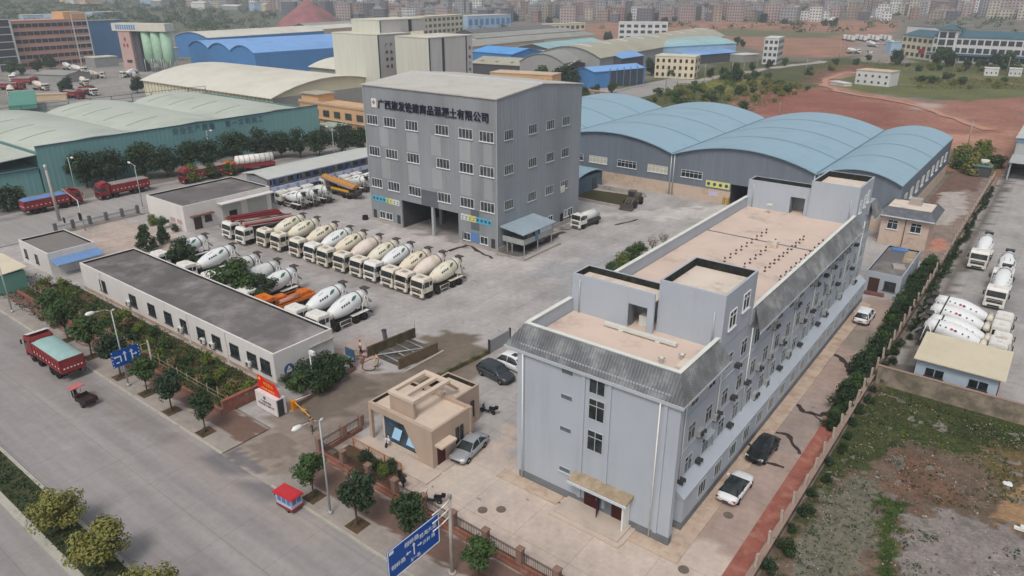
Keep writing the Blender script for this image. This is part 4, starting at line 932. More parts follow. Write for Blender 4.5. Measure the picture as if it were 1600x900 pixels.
junk('rubble_pile', 'pale rubble heap on the front of the outhouse roof', (-14.6, 110.5, 2.78), (1.6, 2.0, .3), 'concrete', .3)
junk('plank_stack', 'red brown planks stacked beside the outhouse door', (-16.2, 105.0, .03), (2.6, .9, .3), 'old_red', .12)

# big open shed at the right edge
Y2 = thing('open_shed', 'grey open fronted shed at the right edge of the picture', 'warehouse', (3, 210, 0))
sheet('open_sheet', S(168, 172, 170), 'y', 1.0, .04)
a = MB(); a.box(-8.4, 40, 200, 200.3, 4.6, 8.4); a.box(-8.4, -8.1, 200.3, 260, 4.6, 8.4); a.world('wall', MATS['open_sheet'], Y2)
a = MB(); a.box(-8.6, 40, 199.85, 199.99, 7.6, 8.5); a.world('blue_fascia', flat('fascia_blue', S(110, 140, 170), .6), Y2)
a = MB(); a.ext([(-8.8, 199.6, 8.5), (40, 199.6, 10.5), (40, 199.6, 10.7), (-8.8, 199.6, 8.7)], (0, 61, 0)); a.world('roof', MATS['office_roof'], Y2)
a = MB(); a.ext([(-8.6, 193.5, 4.0), (-8.6, 200, 4.7), (-8.6, 200, 4.8), (-8.6, 193.5, 4.1)], (48, 0, 0)); a.world('front_canopy', MATS['open_sheet'], Y2)
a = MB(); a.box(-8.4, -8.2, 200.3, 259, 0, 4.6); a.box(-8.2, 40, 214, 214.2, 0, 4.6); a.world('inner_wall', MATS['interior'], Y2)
for x in (-8.2, -1.5, 5.2): a = MB(); a.box(x - .15, x + .15, 194, 194.3, 0, 4.0); a.world('post', MATS['galv'], Y2)

# street lamps
def lamp_proto():
    t = thing('street_lamp', '', 'street lamp')
    a = MB(); a.cyl((0, 0, 0), (0, 0, .35), .2, .16); a.cyl((0, 0, .3), (0, 0, 9.0), .1, .055, 8); a.build('pole', MATS['galv'], t)
    a = MB(); a.tube([(0, 0, 8.9), (0, -.5, 9.25), (0, -1.7, 9.4)], .045, 6); a.build('arm', MATS['galv'], t)
    a = MB(); a.lathe((0, -1.5, 9.38), (0, -2.5, 9.42), [(0, .06), (.3, .2), (.75, .22), (1, .05)], 8); a.build('lamp_head', MATS['white_paint'], t)
    a = MB(); a.lathe((0, .0, 8.95), (0, .45, 9.05), [(0, .04), (.5, .14), (1, .04)], 8); a.build('rear_cap', MATS['galv'], t); return t
lp = lamp_proto(); LG = 'street lamps along the roads'
place(lp, (-40.6, 28.35, .12), 0, 'grey street lamp in front of the guardhouse fence on the brick pavement', LG)
place(lp, (-74.3, 28.35, .12), 0, 'grey street lamp standing beside the small blue lane sign', LG)
place(lp, (-105.8, 28.35, .12), 0, 'grey street lamp by the green hut at the left edge', LG)
place(lp, (-140.2, 63.6, 0), R(-90), 'grey street lamp on the near side of the lane beside the workshop corner', LG, .95)
place(lp, (-157.4, 58.8, 0), R(90), 'grey street lamp before the green warehouse wall, nearest to its corner', LG, .95)
place(lp, (-141, 112, 0), R(-90), 'grey street lamp rising behind the site office roof', LG, .95)
place(lp, (-162.5, 92, 0), R(90), 'thin street lamp standing out against the middle of the green wall', LG, .95)

# concrete utility pole, traffic light mast, posts
U = thing('utility_pole', 'tall concrete pole beside the red truck at the lane junction', 'pole', (-144.8, 50.2, 0))
a = MB(); a.cyl((-144.8, 50.2, 0), (-145.4, 50.2, 10.4), .3, .2, 10); a.world('pole', MATS['concrete'], U)
a = MB(); a.lathe((-145.4, 50.2, 9.6), (-145.4, 50.2, 10.5), [(0, .26), (1, .26)], 10); a.world('pole_cap', MATS['galv'], U)
U = thing('traffic_light', 'traffic light mast with a bent arm over the lane by the fence', 'traffic light', (-134.9, 50.4, 0))
a = MB(); a.cyl((-134.9, 50.4, 0), (-135.3, 50.4, 5.6), .13, .09); a.world('pole', MATS['galv'], U)
a = MB(); a.tube([(-135.3, 50.4, 5.5), (-141.5, 50.6, 6.6)], .07); a.world('arm', MATS['galv'], U)
a = MB(); a.box(-135.4, -134.8, 50.0, 50.25, 2.0, 3.3); lh = a.world('signal_head', MATS['black'], U)
for z, c in ((3.0, S(90, 30, 30)), (2.65, S(90, 80, 30)), (2.3, S(30, 70, 40))): m = MB(); m.lathe((-135.1, 49.995, z), (-135.1, 49.97, z), [(0, .13), (1, .13)], 10); link('lens', m.mesh('lens', flat('lens%d' % int(z * 100), c, .3)), lh)
U = thing('lane_sign_post', 'short post with a dark box standing beside the traffic light mast', 'post', (-136.0, 47.9, 0))
a = MB(); a.cyl((-136.0, 47.9, 0), (-136.0, 47.9, 2.6), .06); a.world('post', MATS['galv'], U); a = MB(); a.box(-136.25, -135.75, 47.75, 47.9, 1.9, 2.9); a.world('control_box', MATS['black'], U)

# ---- direction signs
flat('sign_blue', S(16, 76, 156), .45); flat('sign_white', S(226, 230, 232), .5)
def arrow(m, x, z, h, w, y, kind='up'):
    m.box(x - w / 2, x + w / 2, y - .01, y, z - h / 2, z + h / 4)
    m.ext([(x - w * 1.6, y, z + h / 4), (x + w * 1.6, y, z + h / 4), (x, y, z + h / 2)], (0, -.01, 0))
D1 = thing('direction_sign', 'large blue road sign with white place names on a grey pole', 'road sign', (-28.3, 29.6, 0))
a = MB(); a.cyl((-28.3, 29.6, .12), (-28.3, 29.6, 7.0), .15, .12, 10); a.cyl((-28.3, 29.6, .12), (-28.3, 29.6, .3), .3, .3, 10); a.world('pole', MATS['concrete'], D1)
a = MB(); a.box(-28.42, -28.18, 29.5, 29.75, 6.9, 7.25); a.world('pole_cap', MATS['steel'], D1)
for z in (6.6, 5.9, 5.2): a = MB(); a.tube([(-28.3, 29.5, z + .2), (-28.36, 28.8, z), (-28.36, 27.9, z - .02)], .045); a.world('bracket', MATS['white_paint'], D1)
# board in the plane x = const, facing along +x
sx = -28.4; by0, by1, bz0, bz1 = 23.7, 28.55, 3.85, 6.35
a = MB(); a.box(sx - .05, sx, by0, by1, bz0, bz1); bo = a.world('sign_board', MATS['sign_blue'], D1)
a = MB(); e = .06
for q in ((by0, by1, bz1 - e, bz1), (by0, by1, bz0, bz0 + e), (by0, by0 + e, bz0 + e, bz1 - e), (by1 - e, by1, bz0 + e, bz1 - e)): a.box(sx + .001, sx + .02, *q)
o = a.world('sign_border', MATS['sign_white'], D1)
def stext(par, s, y, z, size, x=sx, mat='sign_white'): return text_obj('lettering', s, size, MATS[mat], par, (x + .012, y, z), FACEX, .004)
stext(D1, '相岭路', 25.9, 5.75, .46); stext(D1, '桂海大道', 27.45, 5.55, .42); stext(D1, '沙井 路', 27.5, 4.85, .38); stext(D1, '相岭路', 24.6, 4.75, .44); stext(D1, '五一路', 26.15, 4.2, .32)
m = MB(); m.box(sx + .002, sx + .014, 26.02, 26.12, 4.5, 5.35)
m.box(sx + .002, sx + .014, 25.35, 25.75, 4.95, 5.03); m.box(sx + .002, sx + .014, 26.4, 26.8, 4.95, 5.03)
m.ext([(sx + .002, 25.3, 4.99), (sx + .002, 25.5, 4.85), (sx + .002, 25.5, 5.13)], (.012, 0, 0)); m.ext([(sx + .002, 26.85, 4.99), (sx + .002, 26.65, 4.85), (sx + .002, 26.65, 5.13)], (.012, 0, 0)); m.ext([(sx + .002, 26.07, 5.5), (sx + .002, 25.92, 5.3), (sx + .002, 26.22, 5.3)], (.012, 0, 0))
m.world('route_arrow', MATS['sign_white'], D1)
m = MB(); m.box(sx + .002, sx + .014, 23.85, 24.25, 5.95, 6.2); m.world('corner_mark', MATS['sign_white'], D1)
D2 = thing('lane_sign', 'small blue lane arrow sign on a pole among the pavement trees', 'road sign', (-72.0, 30.3, 0))
a = MB(); a.cyl((-72.0, 30.3, .12), (-72.0, 30.3, 5.6), .12, .1, 8); a.world('pole', MATS['concrete'], D2)
for z in (5.35, 4.5): a = MB(); a.cyl((-72.0, 30.3, z), (-72.0, 27.6, z), .04, n=6); a.world('bracket', flat('bracket_yellow', S(190, 180, 110), .6), D2)
s2 = -71.9
a = MB(); a.box(s2 - .04, s2, 26.4, 29.3, 3.9, 5.7); a.world('sign_board', MATS['sign_blue'], D2)
m = MB()
for y in (27.75, 28.45): m.box(s2 + .002, s2 + .014, y - .06, y + .06, 4.3, 5.2); m.ext([(s2 + .002, y - .2, 5.1), (s2 + .002, y + .2, 5.1), (s2 + .002, y, 5.42)], (.012, 0, 0))
m.box(s2 + .002, s2 + .014, 28.5, 28.85, 4.7, 4.8); m.ext([(s2 + .002, 28.8, 4.58), (s2 + .002, 28.8, 4.92), (s2 + .002, 29.0, 4.75)], (.012, 0, 0))
m.box(s2 + .002, s2 + .014, 26.75, 27.35, 4.95, 5.07); m.box(s2 + .002, s2 + .014, 27.25, 27.35, 4.35, 4.95); m.ext([(s2 + .002, 26.6, 5.01), (s2 + .002, 26.82, 4.85), (s2 + .002, 26.82, 5.17)], (.012, 0, 0)); m.box(s2 + .002, s2 + .014, 26.8, 27.1, 4.3, 4.42); m.world('route_arrow', MATS['sign_white'], D2)
m = MB()
for y in (26.5, 29.2):
    for k in range(5): m.box(s2 + .002, s2 + .012, y - .04, y + .04, 4.0 + k * .38, 4.12 + k * .38)
m.world('border_dots', MATS['sign_white'], D2)

# ---- gate: company sign wall, red banner, barrier, notice
E1 = thing('company_sign_wall', 'white sign wall with dark lettering beside the gate barrier', 'sign', (-58, 34.9, 0))
a = MB(); a.box(-59.8, -56.25, 34.5, 35.6, .1, 2.0); a.world('sign_block', pm('sign_block', S(214, 206, 204), .8, .06, .6), E1)
a = MB(); a.box(-56.24, -56.2, 34.6, 35.3, .1, 1.9); a.world('end_panel', MATS['dark_frame'], E1)
text_obj('lettering', '广西旅发铁建', .3, MATS['letter'], E1, (-58.05, 34.49, 1.15), FACEY, .006); text_obj('lettering', '商品混凝土有限公司', .3, MATS['letter'], E1, (-58.05, 34.49, .78), FACEY, .006)
m = MB(); m.lathe((-58.2, 34.495, 1.62), (-58.2, 34.48, 1.62), [(0, .2), (1, .2)], 14); m.world('emblem', MATS['mural_blue'], E1)
E2 = thing('red_banner', 'wavy red banner with yellow characters standing above the white sign wall', 'banner', (-58, 35.0, 0))
pm('banner_red', S(206, 36, 30), .6, .06, 1); flat('banner_gold', S(240, 190, 50), .5)
pts = [(-59.9, 2.05), (-56.3, 2.05), (-56.35, 2.5), (-56.6, 2.9), (-57.0, 3.35), (-57.6, 3.3), (-58.3, 3.3), (-59.0, 3.6), (-59.7, 3.6)]
m = MB(); m.ext([(x, 34.98, z) for x, z in pts], (0, .1, 0)); m.world('board', MATS['banner_red'], E2)
text_obj('lettering', '不忘初心', .42, MATS['banner_gold'], E2, (-58.0, 34.97, 2.9), FACEY, .006)
text_obj('lettering', '牢记使命 永远跟党走', .24, MATS['banner_gold'], E2, (-58.1, 34.97, 2.32), FACEY, .006)
m = MB(); m.lathe((-59.4, 34.975, 3.3), (-59.4, 34.96, 3.3), [(0, .18), (1, .18)], 10); m.world('emblem', MATS['banner_gold'], E2)
E3 = thing('gate_barrier', 'orange barrier machine with a dropped yellow arm at the entrance', 'barrier', (-56.3, 36.5, 0))
pm('barrier_orange', S(206, 130, 40), .5, .1, 2)
m = MB(); m.box(-56.6, -56.0, 36.2, 36.7, 0, 1.1); m.build if False else m.world('cabinet', MATS['barrier_orange'], E3, .04)
m = MB(); m.ext([(-55.95, 36.4, .95), (-52.8, 36.1, .35), (-52.8, 36.1, .45), (-55.95, 36.4, 1.07)], (0, .06, 0)); m.world('arm', flat('arm_yellow', S(214, 170, 90), .5), E3)
m = MB(); m.box(-54.9, -54.3, 36.3, 36.6, .5, .7); m.world('counterweight', MATS['barrier_orange'], E3)
m = MB(); m.tube([(-56.3, 36.7, 1.0), (-56.2, 38.6, .8)], .04); m.world('rear_rail', MATS['white_paint'], E3)
E4 = thing('camera_mast', 'white mast with a camera above the shrubs by the gate drive', 'mast', (-58.1, 40.4, 0))
m = MB(); m.cyl((-58.1, 40.4, .1), (-58.1, 40.4, 4.6), .07, .06); m.world('mast', MATS['white_paint'], E4)
m = MB(); m.box(-58.0, -57.3, 40.2, 40.5, 4.3, 4.7); m.world('camera', MATS['white_paint'], E4)
m = MB(); m.lathe((-58.1, 40.32, 2.0), (-58.1, 40.25, 2.0), [(0, .2), (1, .2)], 10); m.world('round_sign', MATS['steel'], E4)
E5 = thing('notice_stand', 'dark blue notice board on posts next to a standing man', 'sign', (-58.8, 46.2, 0))
m = MB(); m.box(-59.6, -58.1, 46.2, 46.3, .6, 2.2); m.world('board', flat('notice_blue', S(66, 92, 124), .5), E5)
for x in (-59.5, -58.2): m = MB(); m.box(x - .05, x + .05, 46.31, 46.4, 0, 2.2); m.world('post', MATS['galv'], E5)
m = MB(); m.box(-59.5, -58.2, 46.16, 46.195, .7, 1.2); m.world('lower_panel', flat('panel_teal', S(120, 170, 180), .5), E5)
E6 = thing('drive_kerb_wall', 'low mossy kerb wall between the entrance drive and the shrub bed', 'wall', (-57.4, 41, 0))
m = MB(); m.ext([(-56.6, 36.9, .02), (-56.3, 36.9, .02), (-57.6, 45.9, .02), (-57.9, 45.9, .02)], (0, 0, .5)); m.world('wall', MATS['wall_brown'], E6)
E7 = thing('yard_divider', 'low dark green hedge wall dividing the wash area from parked cars', 'wall', (-48.4, 54, 0))
m = MB(); m.ext([(-49.4, 47.5, .02), (-49.0, 47.5, .02), (-48.0, 58.0, .02), (-48.4, 58.0, .02)], (0, 0, .55)); m.world('wall', pm('mossy', S(86, 84, 56), .95, .3, 1.2, stain=S(128, 118, 98), sth=.52, sscale=1.2), E7)
E8 = thing('sliding_gate', 'grey sheet metal gate panel at the end of the divider', 'gate', (-47.8, 60, 0))
m = MB(); m.box(-48.1, -48.0, 58.2, 62.0, .1, 1.7); m.world('panel', MATS['office_wall'], E8)
for y in (58.1, 62.1): m = MB(); m.box(-48.15, -47.95, y - .1, y + .1, 0, 1.9); m.world('post', MATS['dark_metal'], E8)

# ---- vehicle wash pit
pm('pit_dirt', S(96, 86, 66), .9, .3, .9, stain=S(66, 60, 44), sth=.5, sscale=1)
P = thing('wash_pit', 'muddy vehicle wash bay between two low stained walls', 'wash bay', (-56.5, 51, 0))
m = MB(); m.ext([(-59.0, 48.8, 0), (-58.75, 48.8, 0), (-58.0, 55.9, 0), (-58.25, 55.9, 0)], (0, 0, 1.3)); m.world('side_wall', MATS['pit_dirt'], P)
m = MB(); m.ext([(-53.9, 48.9, 0), (-53.65, 48.9, 0), (-53.0, 54.6, 0), (-53.25, 54.6, 0)], (0, 0, 1.4)); m.world('side_wall', pm('pit_rust', S(120, 104, 86), .9, .25, 1.0, stain=S(90, 74, 60), sth=.5, sscale=1), P)
m = MB(); m.box(-58.6, -54.0, 49.4, 55.2, .04, .09); m.world('bay_floor', pm('wet_floor', S(104, 98, 92), .35, .25, .9, stain=S(58, 54, 48), sth=.5, sscale=.7), P)
for y in (50.2, 51.6, 53.0, 54.4): m = MB(); m.cyl((-58.4, y, .2), (-54.1, y - .3, .2), .09, n=6); m.world('spray_pipe', MATS['steel'], P)
m = MB(); m.tube([(-58.0, 49.5, .3), (-54.2, 54.4, .5)], .07); m.world('spray_pipe', MATS['galv'], P)
for x, y, h in ((-58.9, 48.8, 3.2), (-58.1, 55.9, 3.6)): m = MB(); m.cyl((x, y, 0), (x, y, h), .04, n=6); m.world('thin_post', MATS['galv'], P)
m = MB(); m.box(-52.9, -52.6, 48.8, 55.2, .03, .2); m.world('kerb', MATS['concrete'], P)
W1 = thing('concrete_stub', 'leaning dark concrete stub post behind the wash bay', 'post', (-59.9, 52.7, 0))
m = MB(); m.ext([(-60.1, 52.5, 0), (-59.7, 52.5, 0), (-59.7, 52.9, 0), (-60.1, 52.9, 0)], (-.25, 0, 1.6)); m.world('stub', MATS['dark_sheet'], W1); m = MB(); m.box(-60.4, -59.9, 52.45, 52.95, 1.6, 1.7); m.world('cap', MATS['dark_metal'], W1)
rj = random.Random(9)
for k in range(8):
    q = at(550 + rj.uniform(-2, 12) + k * 2.2, 562 + rj.uniform(-14, 8), .03); m = MB(); m.cbox((0, 0, .07), (1.0 + rj.random(), .22, .14)); m.cbox((.1, .2, .06), (.8, .16, .1)); o = m.build('timber', MATS['old_red' if k % 2 else 'stick']); o.location = q; o.rotation_euler = (0, 0, rj.uniform(0, 3)); tag(o, 'broken red or grey timber lying near the wash bay corner', 'timber', 'scrap timbers near the wash bay')

# left edge: green hut with beige roof
X9 = thing('green_hut', 'green sheet hut with a beige roof cut by the left edge', 'shed', (-115, 31, 0))
m = MB(); m.box(-122, -113.2, 29.2, 33.2, .1, 2.9); m.world('wall', sheet('hut_green', S(96, 140, 128), 'x', .5, .04), X9)
m = MB(); m.ext([(-122.3, 28.8, 2.95), (-122.3, 33.6, 3.3), (-122.3, 33.6, 3.4), (-122.3, 28.8, 3.05)], (9.3, 0, 0)); m.world('roof', MATS['cream_sheet'], X9)

# scrap and tyres
def pile(name, label, cat, c, fn):
    t = thing(name, label, cat, c); fn(t); return t
m = MB()
for k in range(3): m.lathe((0, 0, .26 * k), (0, 0, .26 * k + .25), [(0, .35), (0, .55), (1, .55), (1, .35)], 14, True, False)
o = m.build('tyre_stack', MATS['rubber']); q = at(571, 343, .02); o.location = q; tag(o, 'small stack of old tyres by the tower left corner', 'tyres')
for px, py in ((783, 796), (754, 797), (1068, 890), (1138, 805)):
    q = at(px, py, .026); m = MB(); m.lathe((0, 0, 0), (0, 0, .02), [(0, .42), (1, .42)], 16); m.lathe((0, 0, .02), (0, 0, .03), [(0, .3), (1, .3)], 12); o = m.build('manhole_cover', pm('manhole', S(110, 98, 88), .8, .2, 3)); o.location = q
    tag(o, {783: 'round manhole cover in the forecourt, the farther of the pair', 754: 'round manhole cover in the forecourt, the nearer of the pair near the railing', 1068: 'round manhole cover at the bottom edge by the entrance corner', 1138: 'round manhole cover beside the white saloon'}[px], 'manhole cover')
# ================================================================== VEHICLES
pm('cab_white', S(224, 221, 214), .45, .06, 1.2, stain=S(178, 164, 140), sth=.64, sscale=1.4, obj=True)
pm('cab_cream', S(220, 213, 198), .5, .08, 1.2, stain=S(170, 150, 120), sth=.58, sscale=1.4, obj=True)
pm('dusty_dark', S(74, 70, 66), .85, .2, 1.5, obj=True)
pm('drum_cream', S(218, 213, 197), .55, .06, .8, stain=S(202, 184, 148), sth=.56, sscale=.7, obj=True)
pm('drum_white', S(220, 222, 222), .45, .04, .8, stain=S(196, 192, 182), sth=.66, sscale=.8, obj=True)
pm('drum_pink', S(216, 204, 194), .5, .06, .8, stain=S(190, 166, 130), sth=.6, sscale=.7, obj=True)
pm('drum_buff', S(217, 207, 186), .55, .08, .8, stain=S(200, 170, 126), sth=.62, sscale=.7, obj=True)
pm('drum_grey', S(208, 210, 206), .5, .08, .8, stain=S(150, 150, 144), sth=.6, sscale=.8, obj=True)
pm('mark_green', S(70, 118, 92), .5, .1, 2, obj=True); pm('mark_dark', S(56, 70, 72), .5, .1, 2, obj=True)
pm('mark_navy', S(40, 58, 110), .5, .1, 2); pm('mark_red', S(190, 60, 60), .5, .1, 2)
glass('windscreen', (.02, .026, .028, 1), .1)
flat('lamp_clear', S(220, 222, 220), .2); flat('lamp_red', S(150, 24, 24), .3)
def wheel(par, x, y, r, w, name='wheel', hub='steel'):
    m = MB(); m.lathe((x - w / 2, y, r), (x + w / 2, y, r), [(0, r * .55), (0, r * .92), (.12, r), (.88, r), (1, r * .92), (1, r * .55)], 16)
    o = m.build(name, MATS['rubber'], par)
    h = MB(); s = 1 if x > 0 else -1; h.lathe((x + s * (w / 2 - .06), y, r), (x + s * (w / 2 + .0), y, r), [(0, r * .56), (1, r * .5)], 12); h.lathe((x + s * (w / 2 + .0), y, r), (x + s * (w / 2 + .06), y, r), [(0, r * .2), (1, r * .16)], 8); link('rim', h.mesh('rim', MATS[hub]), o); return o
def truck_cab(t, mat, w=2.46, roofc=None, zr=3.0):
    m = MB(); prof = [(.02, .95), (.0, 1.72), (.22, 2.7), (.42, zr), (1.95, zr), (2.08, zr - .12), (2.1, .95)]
    m.ext([(-w / 2, y, z) for y, z in prof], (w, 0, 0)); c = m.build('cab', MATS[mat], t, .06)
    q = MB(); q.box(-w / 2 - .01, w / 2 + .01, -.08, .3, .42, .94); b = link('bumper', q.mesh('bumper', MATS[mat], .05), c)
    q = MB(); u = Vector((0, .22, .98)).normalized(); n = Vector((0, -.98, .22)) * .02
    q.ext([Vector((x, y, z)) + n for x, y, z in ((-w / 2 + .12, .035, 1.82), (w / 2 - .12, .035, 1.82), (w / 2 - .14, .205, 2.6), (-w / 2 + .14, .205, 2.6))], (0, .02, 0)); link('windscreen', q.mesh('windscreen', MATS['windscreen']), c)
    q = MB()
    for z in (1.02, 1.2, 1.42): q.box(-w / 2 + .3, w / 2 - .3, -.03, .012, z, z + .12)
    link('grille', q.mesh('grille', MATS['black']), c)
    q = MB(); q.box(-.7, .7, -.1, -.085, .5, .72); link('lower_grille', q.mesh('lower_grille', MATS['black']), c)
    for s in (-1, 1):
        q = MB(); q.ext([(s * (w / 2 + .001), .36, 1.8), (s * (w / 2 + .001), .42, 2.56), (s * (w / 2 + .001), 1.3, 2.56), (s * (w / 2 + .001), 1.36, 1.75)], (s * .015, 0, 0)); link('side_window', q.mesh('side_window', MATS['windscreen']), c)
        q = MB(); q.box(s * w / 2 - .22 * (s > 0) - .0, s * w / 2 + .22 * (s < 0), -.1, -.082, .56, .8); link('headlight', q.mesh('headlight', MATS['lamp_clear']), c)
        q = MB(); q.tube([(s * w / 2, .2, 2.55), (s * (w / 2 + .22), -.02, 2.5)], .025); q.box(s * (w / 2 + .22) - .08, s * (w / 2 + .22) + .08, -.08, .02, 1.95, 2.5); link('mirror', q.mesh('mirror', MATS['black']), c)
        q = MB(); q.box(s * (w / 2 + .001), s * (w / 2 + .014), 1.42, 1.9, 1.9, 2.5); 
        link('rear_window', q.mesh('rear_window', MATS['windscreen' if mat != 'cab_red' else mat]), c)
    q = MB(); q.box(-.35, .35, .75, 1.35, zr + .002, zr + .08); link('roof_hatch', q.mesh('roof_hatch', MATS['concrete' if mat.startswith('cab_c') else mat], .02), c)
    return c
def mixer_proto(name, cab, drum, mark, logo=None, tank='cab_cream'):
    t = thing(name, '', 'mixer truck')
    truck_cab(t, cab)
    m = MB(); m.box(-.5, .5, 1.9, 9.0, .72, 1.02); m.box(-1.15, 1.15, 4.0, 5.2, .5, .75); m.build('chassis', MATS['dusty_dark'], t)
    for s in (-1, 1):
        m = MB(); m.tube([(s * 1.2, 3.55, .55), (s * 1.2, 5.35, .55), (s * 1.2, 5.35, 1.15), (s * 1.2, 3.55, 1.15), (s * 1.2, 3.55, .55)], .035, 5); m.build('side_guard', MATS[cab], t)
        m = MB(); m.box(s * .95 - .3, s * .95 + .3, 5.6, 8.4, 1.18, 1.24); m.build('rear_fender', MATS[cab], t)
        m = MB(); m.tube([(s * .9, 7.3, 1.0), (s * .75, 8.2, 3.1), (s * .75, 8.5, 3.1), (s * .9, 8.8, 1.0)], .06, 5); m.build('drum_support', MATS[cab], t)
    m = MB(); m.lathe((-.95, 2.55, 2.2), (.95, 2.55, 2.2), [(0, .1), (.02, .36), (.98, .36), (1, .1)], 14); m.build('water_tank', MATS[tank], t)
    m = MB(); m.box(-.6, .6, 2.75, 3.2, 1.02, 2.0); m.build('drum_pedestal', MATS['dusty_dark'], t)
    A, B = Vector((0, 3.0, 1.95)), Vector((0, 8.75, 3.15))
    prof = [(0, .55), (.02, .7), (.2, 1.0), (.38, 1.17), (.52, 1.19), (.7, 1.0), (.86, .78), (1, .58)]
    m = MB(); m.lathe(A, B, prof, 20); d = m.build('drum', MATS[drum], t)
    m = MB(); m.lathe(A, B, [(.775, .925), (.778, .945), (.80, .918), (.803, .89)], 20, True, False); link('drum_band', m.mesh('drum_band', MATS['dark_metal']), d)
    ax = (B - A); L = ax.length; w_ = ax.normalized(); u_ = Vector((1, 0, 0)); v_ = w_.cross(u_)
    if v_.z < 0: v_ = -v_
    def rad(tt):
        for (a, ra), (b, rb) in zip(prof[:-1], prof[1:]):
            if a <= tt <= b: return ra + (rb - ra) * (tt - a) / max(b - a, 1e-6)
    def surf(tt, an): r = rad(tt) + .012; return A + ax * tt + (u_ * math.cos(an) + v_ * math.sin(an)) * r
    def patch(t0, t1, a0, a1, fn, nt=8):
        m = MB(); vs = []; fs = []
        for i in range(nt + 1):
            tt = t0 + (t1 - t0) * i / nt; c, hw = fn(i / nt)
            for s in (-1, 0, 1): vs.append(surf(tt, a0 + (a1 - a0) * c + s * hw))
        for i in range(nt): k = i * 3; fs += [(k, k + 1, k + 4, k + 3), (k + 1, k + 2, k + 5, k + 4)]
        m.add(vs, fs, True); return m
    if logo == 'leaf':
        for base in (R(35), R(145)):
            s = 1 if base < R(90) else -1
            m = patch(.52, .72, base, base + R(18) * s, lambda q: (q, .02 + .17 * math.sin(math.pi * q))); link('leaf_mark', m.mesh('leaf_mark', MATS[mark]), d)
            for k in range(4):
                t0 = .24 + .06 * k; m = patch(t0, t0 + .045, base - R(2) * s, base + R(2) * s, lambda q: (q, .11)); link('letter_mark', m.mesh('letter_mark', MATS['mark_dark']), d)
            m = patch(.3, .44, base + R(36) * s, base + R(38) * s, lambda q: (q, .03)); link('stroke_mark', m.mesh('stroke_mark', MATS[mark]), d)
    elif logo == 'emblem':
        for base in (R(40), R(140)):
            for (t0, mm) in ((.43, 'mark_navy'), (.50, 'mark_red')):
                m = patch(t0, t0 + .06, base, base, lambda q: (0, .13 * math.sin(math.pi * (.12 + .76 * q)))); link('emblem_mark', m.mesh('emblem_mark', MATS[mm]), d)
            for t0 in (.2, .31, .62, .72):
                m = patch(t0, t0 + .03, base, base, lambda q: (0, .09)); link('letter_mark', m.mesh('letter_mark', MATS['mark_dark']), d)
    m = MB(); m.lathe((0, 8.75, 3.15), (0, 8.95, 3.0), [(0, .5), (1, .42)], 12); m.ext([(-.6, 8.55, 3.72), (.6, 8.55, 3.72), (.3, 9.0, 3.1), (-.3, 9.0, 3.1)], (0, .12, .06)); m.ext([(-.6, 8.5, 3.8), (.6, 8.5, 3.8), (.6, 9.35, 3.8), (-.6, 9.35, 3.8)], (0, 0, .07)); m.build('hopper', MATS['dusty_dark'], t)
    m = MB(); m.ext([(-.25, 8.95, 2.4), (.25, 8.95, 2.4), (.2, 9.75, 1.5), (-.2, 9.75, 1.5)], (0, .1, .12)); m.tube([(.0, 9.0, 2.5), (.35, 9.2, 1.2)], .05, 5); m.build('chute', MATS['steel'], t)
    m = MB(); m.box(-1.2, 1.2, 8.9, 9.0, .55, .85); rb = m.build('rear_bumper', MATS['dusty_dark'], t)
    for s in (-1, 1): q = MB(); q.box(s * 1.0 - .15, s * 1.0 + .15, 9.001, 9.03, .62, .78); link('tail_light', q.mesh('tail_light', MATS['lamp_red']), rb)
    m = MB(); m.tube([(.75, 8.6, 1.0), (.7, 9.1, 3.4)], .03, 5); m.tube([(.45, 8.7, 1.0), (.45, 9.15, 3.4)], .03, 5); m.build('ladder', MATS['galv'], t)
    for y in (1.4, 3.15):
        for s in (-1, 1): wheel(t, s * 1.05, y, .52, .32, hub='dusty_dark')
    for y in (6.25, 7.6):
        for s in (-1, 1): wheel(t, s * .95, y, .52, .58, hub='dusty_dark')
    return t
mxA = {d: mixer_proto('mixer_truck', c, d, k, l, tk) for d, c, k, l, tk in (
    ('drum_cream', 'cab_cream', 'mark_green', 'leaf', 'drum_cream'), ('drum_white', 'cab_white', 'mark_green', 'leaf', 'drum_cream'), ('drum_pink', 'cab_cream', 'mark_green', None, 'drum_cream'),
    ('drum_buff', 'cab_cream', 'mark_dark', 'leaf', 'drum_buff'), ('drum_grey', 'cab_white', 'mark_dark', None, 'drum_white'))}
mxE = mixer_proto('mixer_truck', 'cab_white', 'drum_white', 'mark_navy', 'emblem', 'drum_cream')
GR1 = 'mixer trucks parked in the front row before the tower'
row = [((406, 384), 'drum_cream', 'cream mixer truck in the front row, next to the red pump trucks'),
       ((430, 390), 'drum_cream', 'cream mixer truck with a green leaf, second from the pump trucks in the front row'),
       ((460.6, 399), 'drum_buff', 'dusty buff mixer truck with dark marks, third from the front row pump trucks'),
       ((483, 407.5), 'drum_white', 'whitish mixer truck with a green leaf, fourth from the front row pump trucks'),
       ((502.5, 415), 'drum_buff', 'buff drummed mixer truck fifth from the pump trucks, left of the plain pink drum'),
       ((530, 422.5), 'drum_pink', 'mixer truck with a plain pinkish drum in the middle of the front row'),
       ((557.5, 430), 'drum_cream', 'cream mixer truck just right of the plain pinkish drum in the front row'),
       ((581, 436), 'drum_white', 'white drummed mixer truck with a green leaf, fourth from the front row right end'),
       ((607, 446), 'drum_buff', 'rusty buff mixer truck, third from the right end of the front row'),
       ((629, 453), 'drum_pink', 'pale plain mixer truck, second from the right end of the front row'),
       ((653, 462.5), 'drum_cream', 'cream mixer truck at the right end of the front row with its wheels showing')]
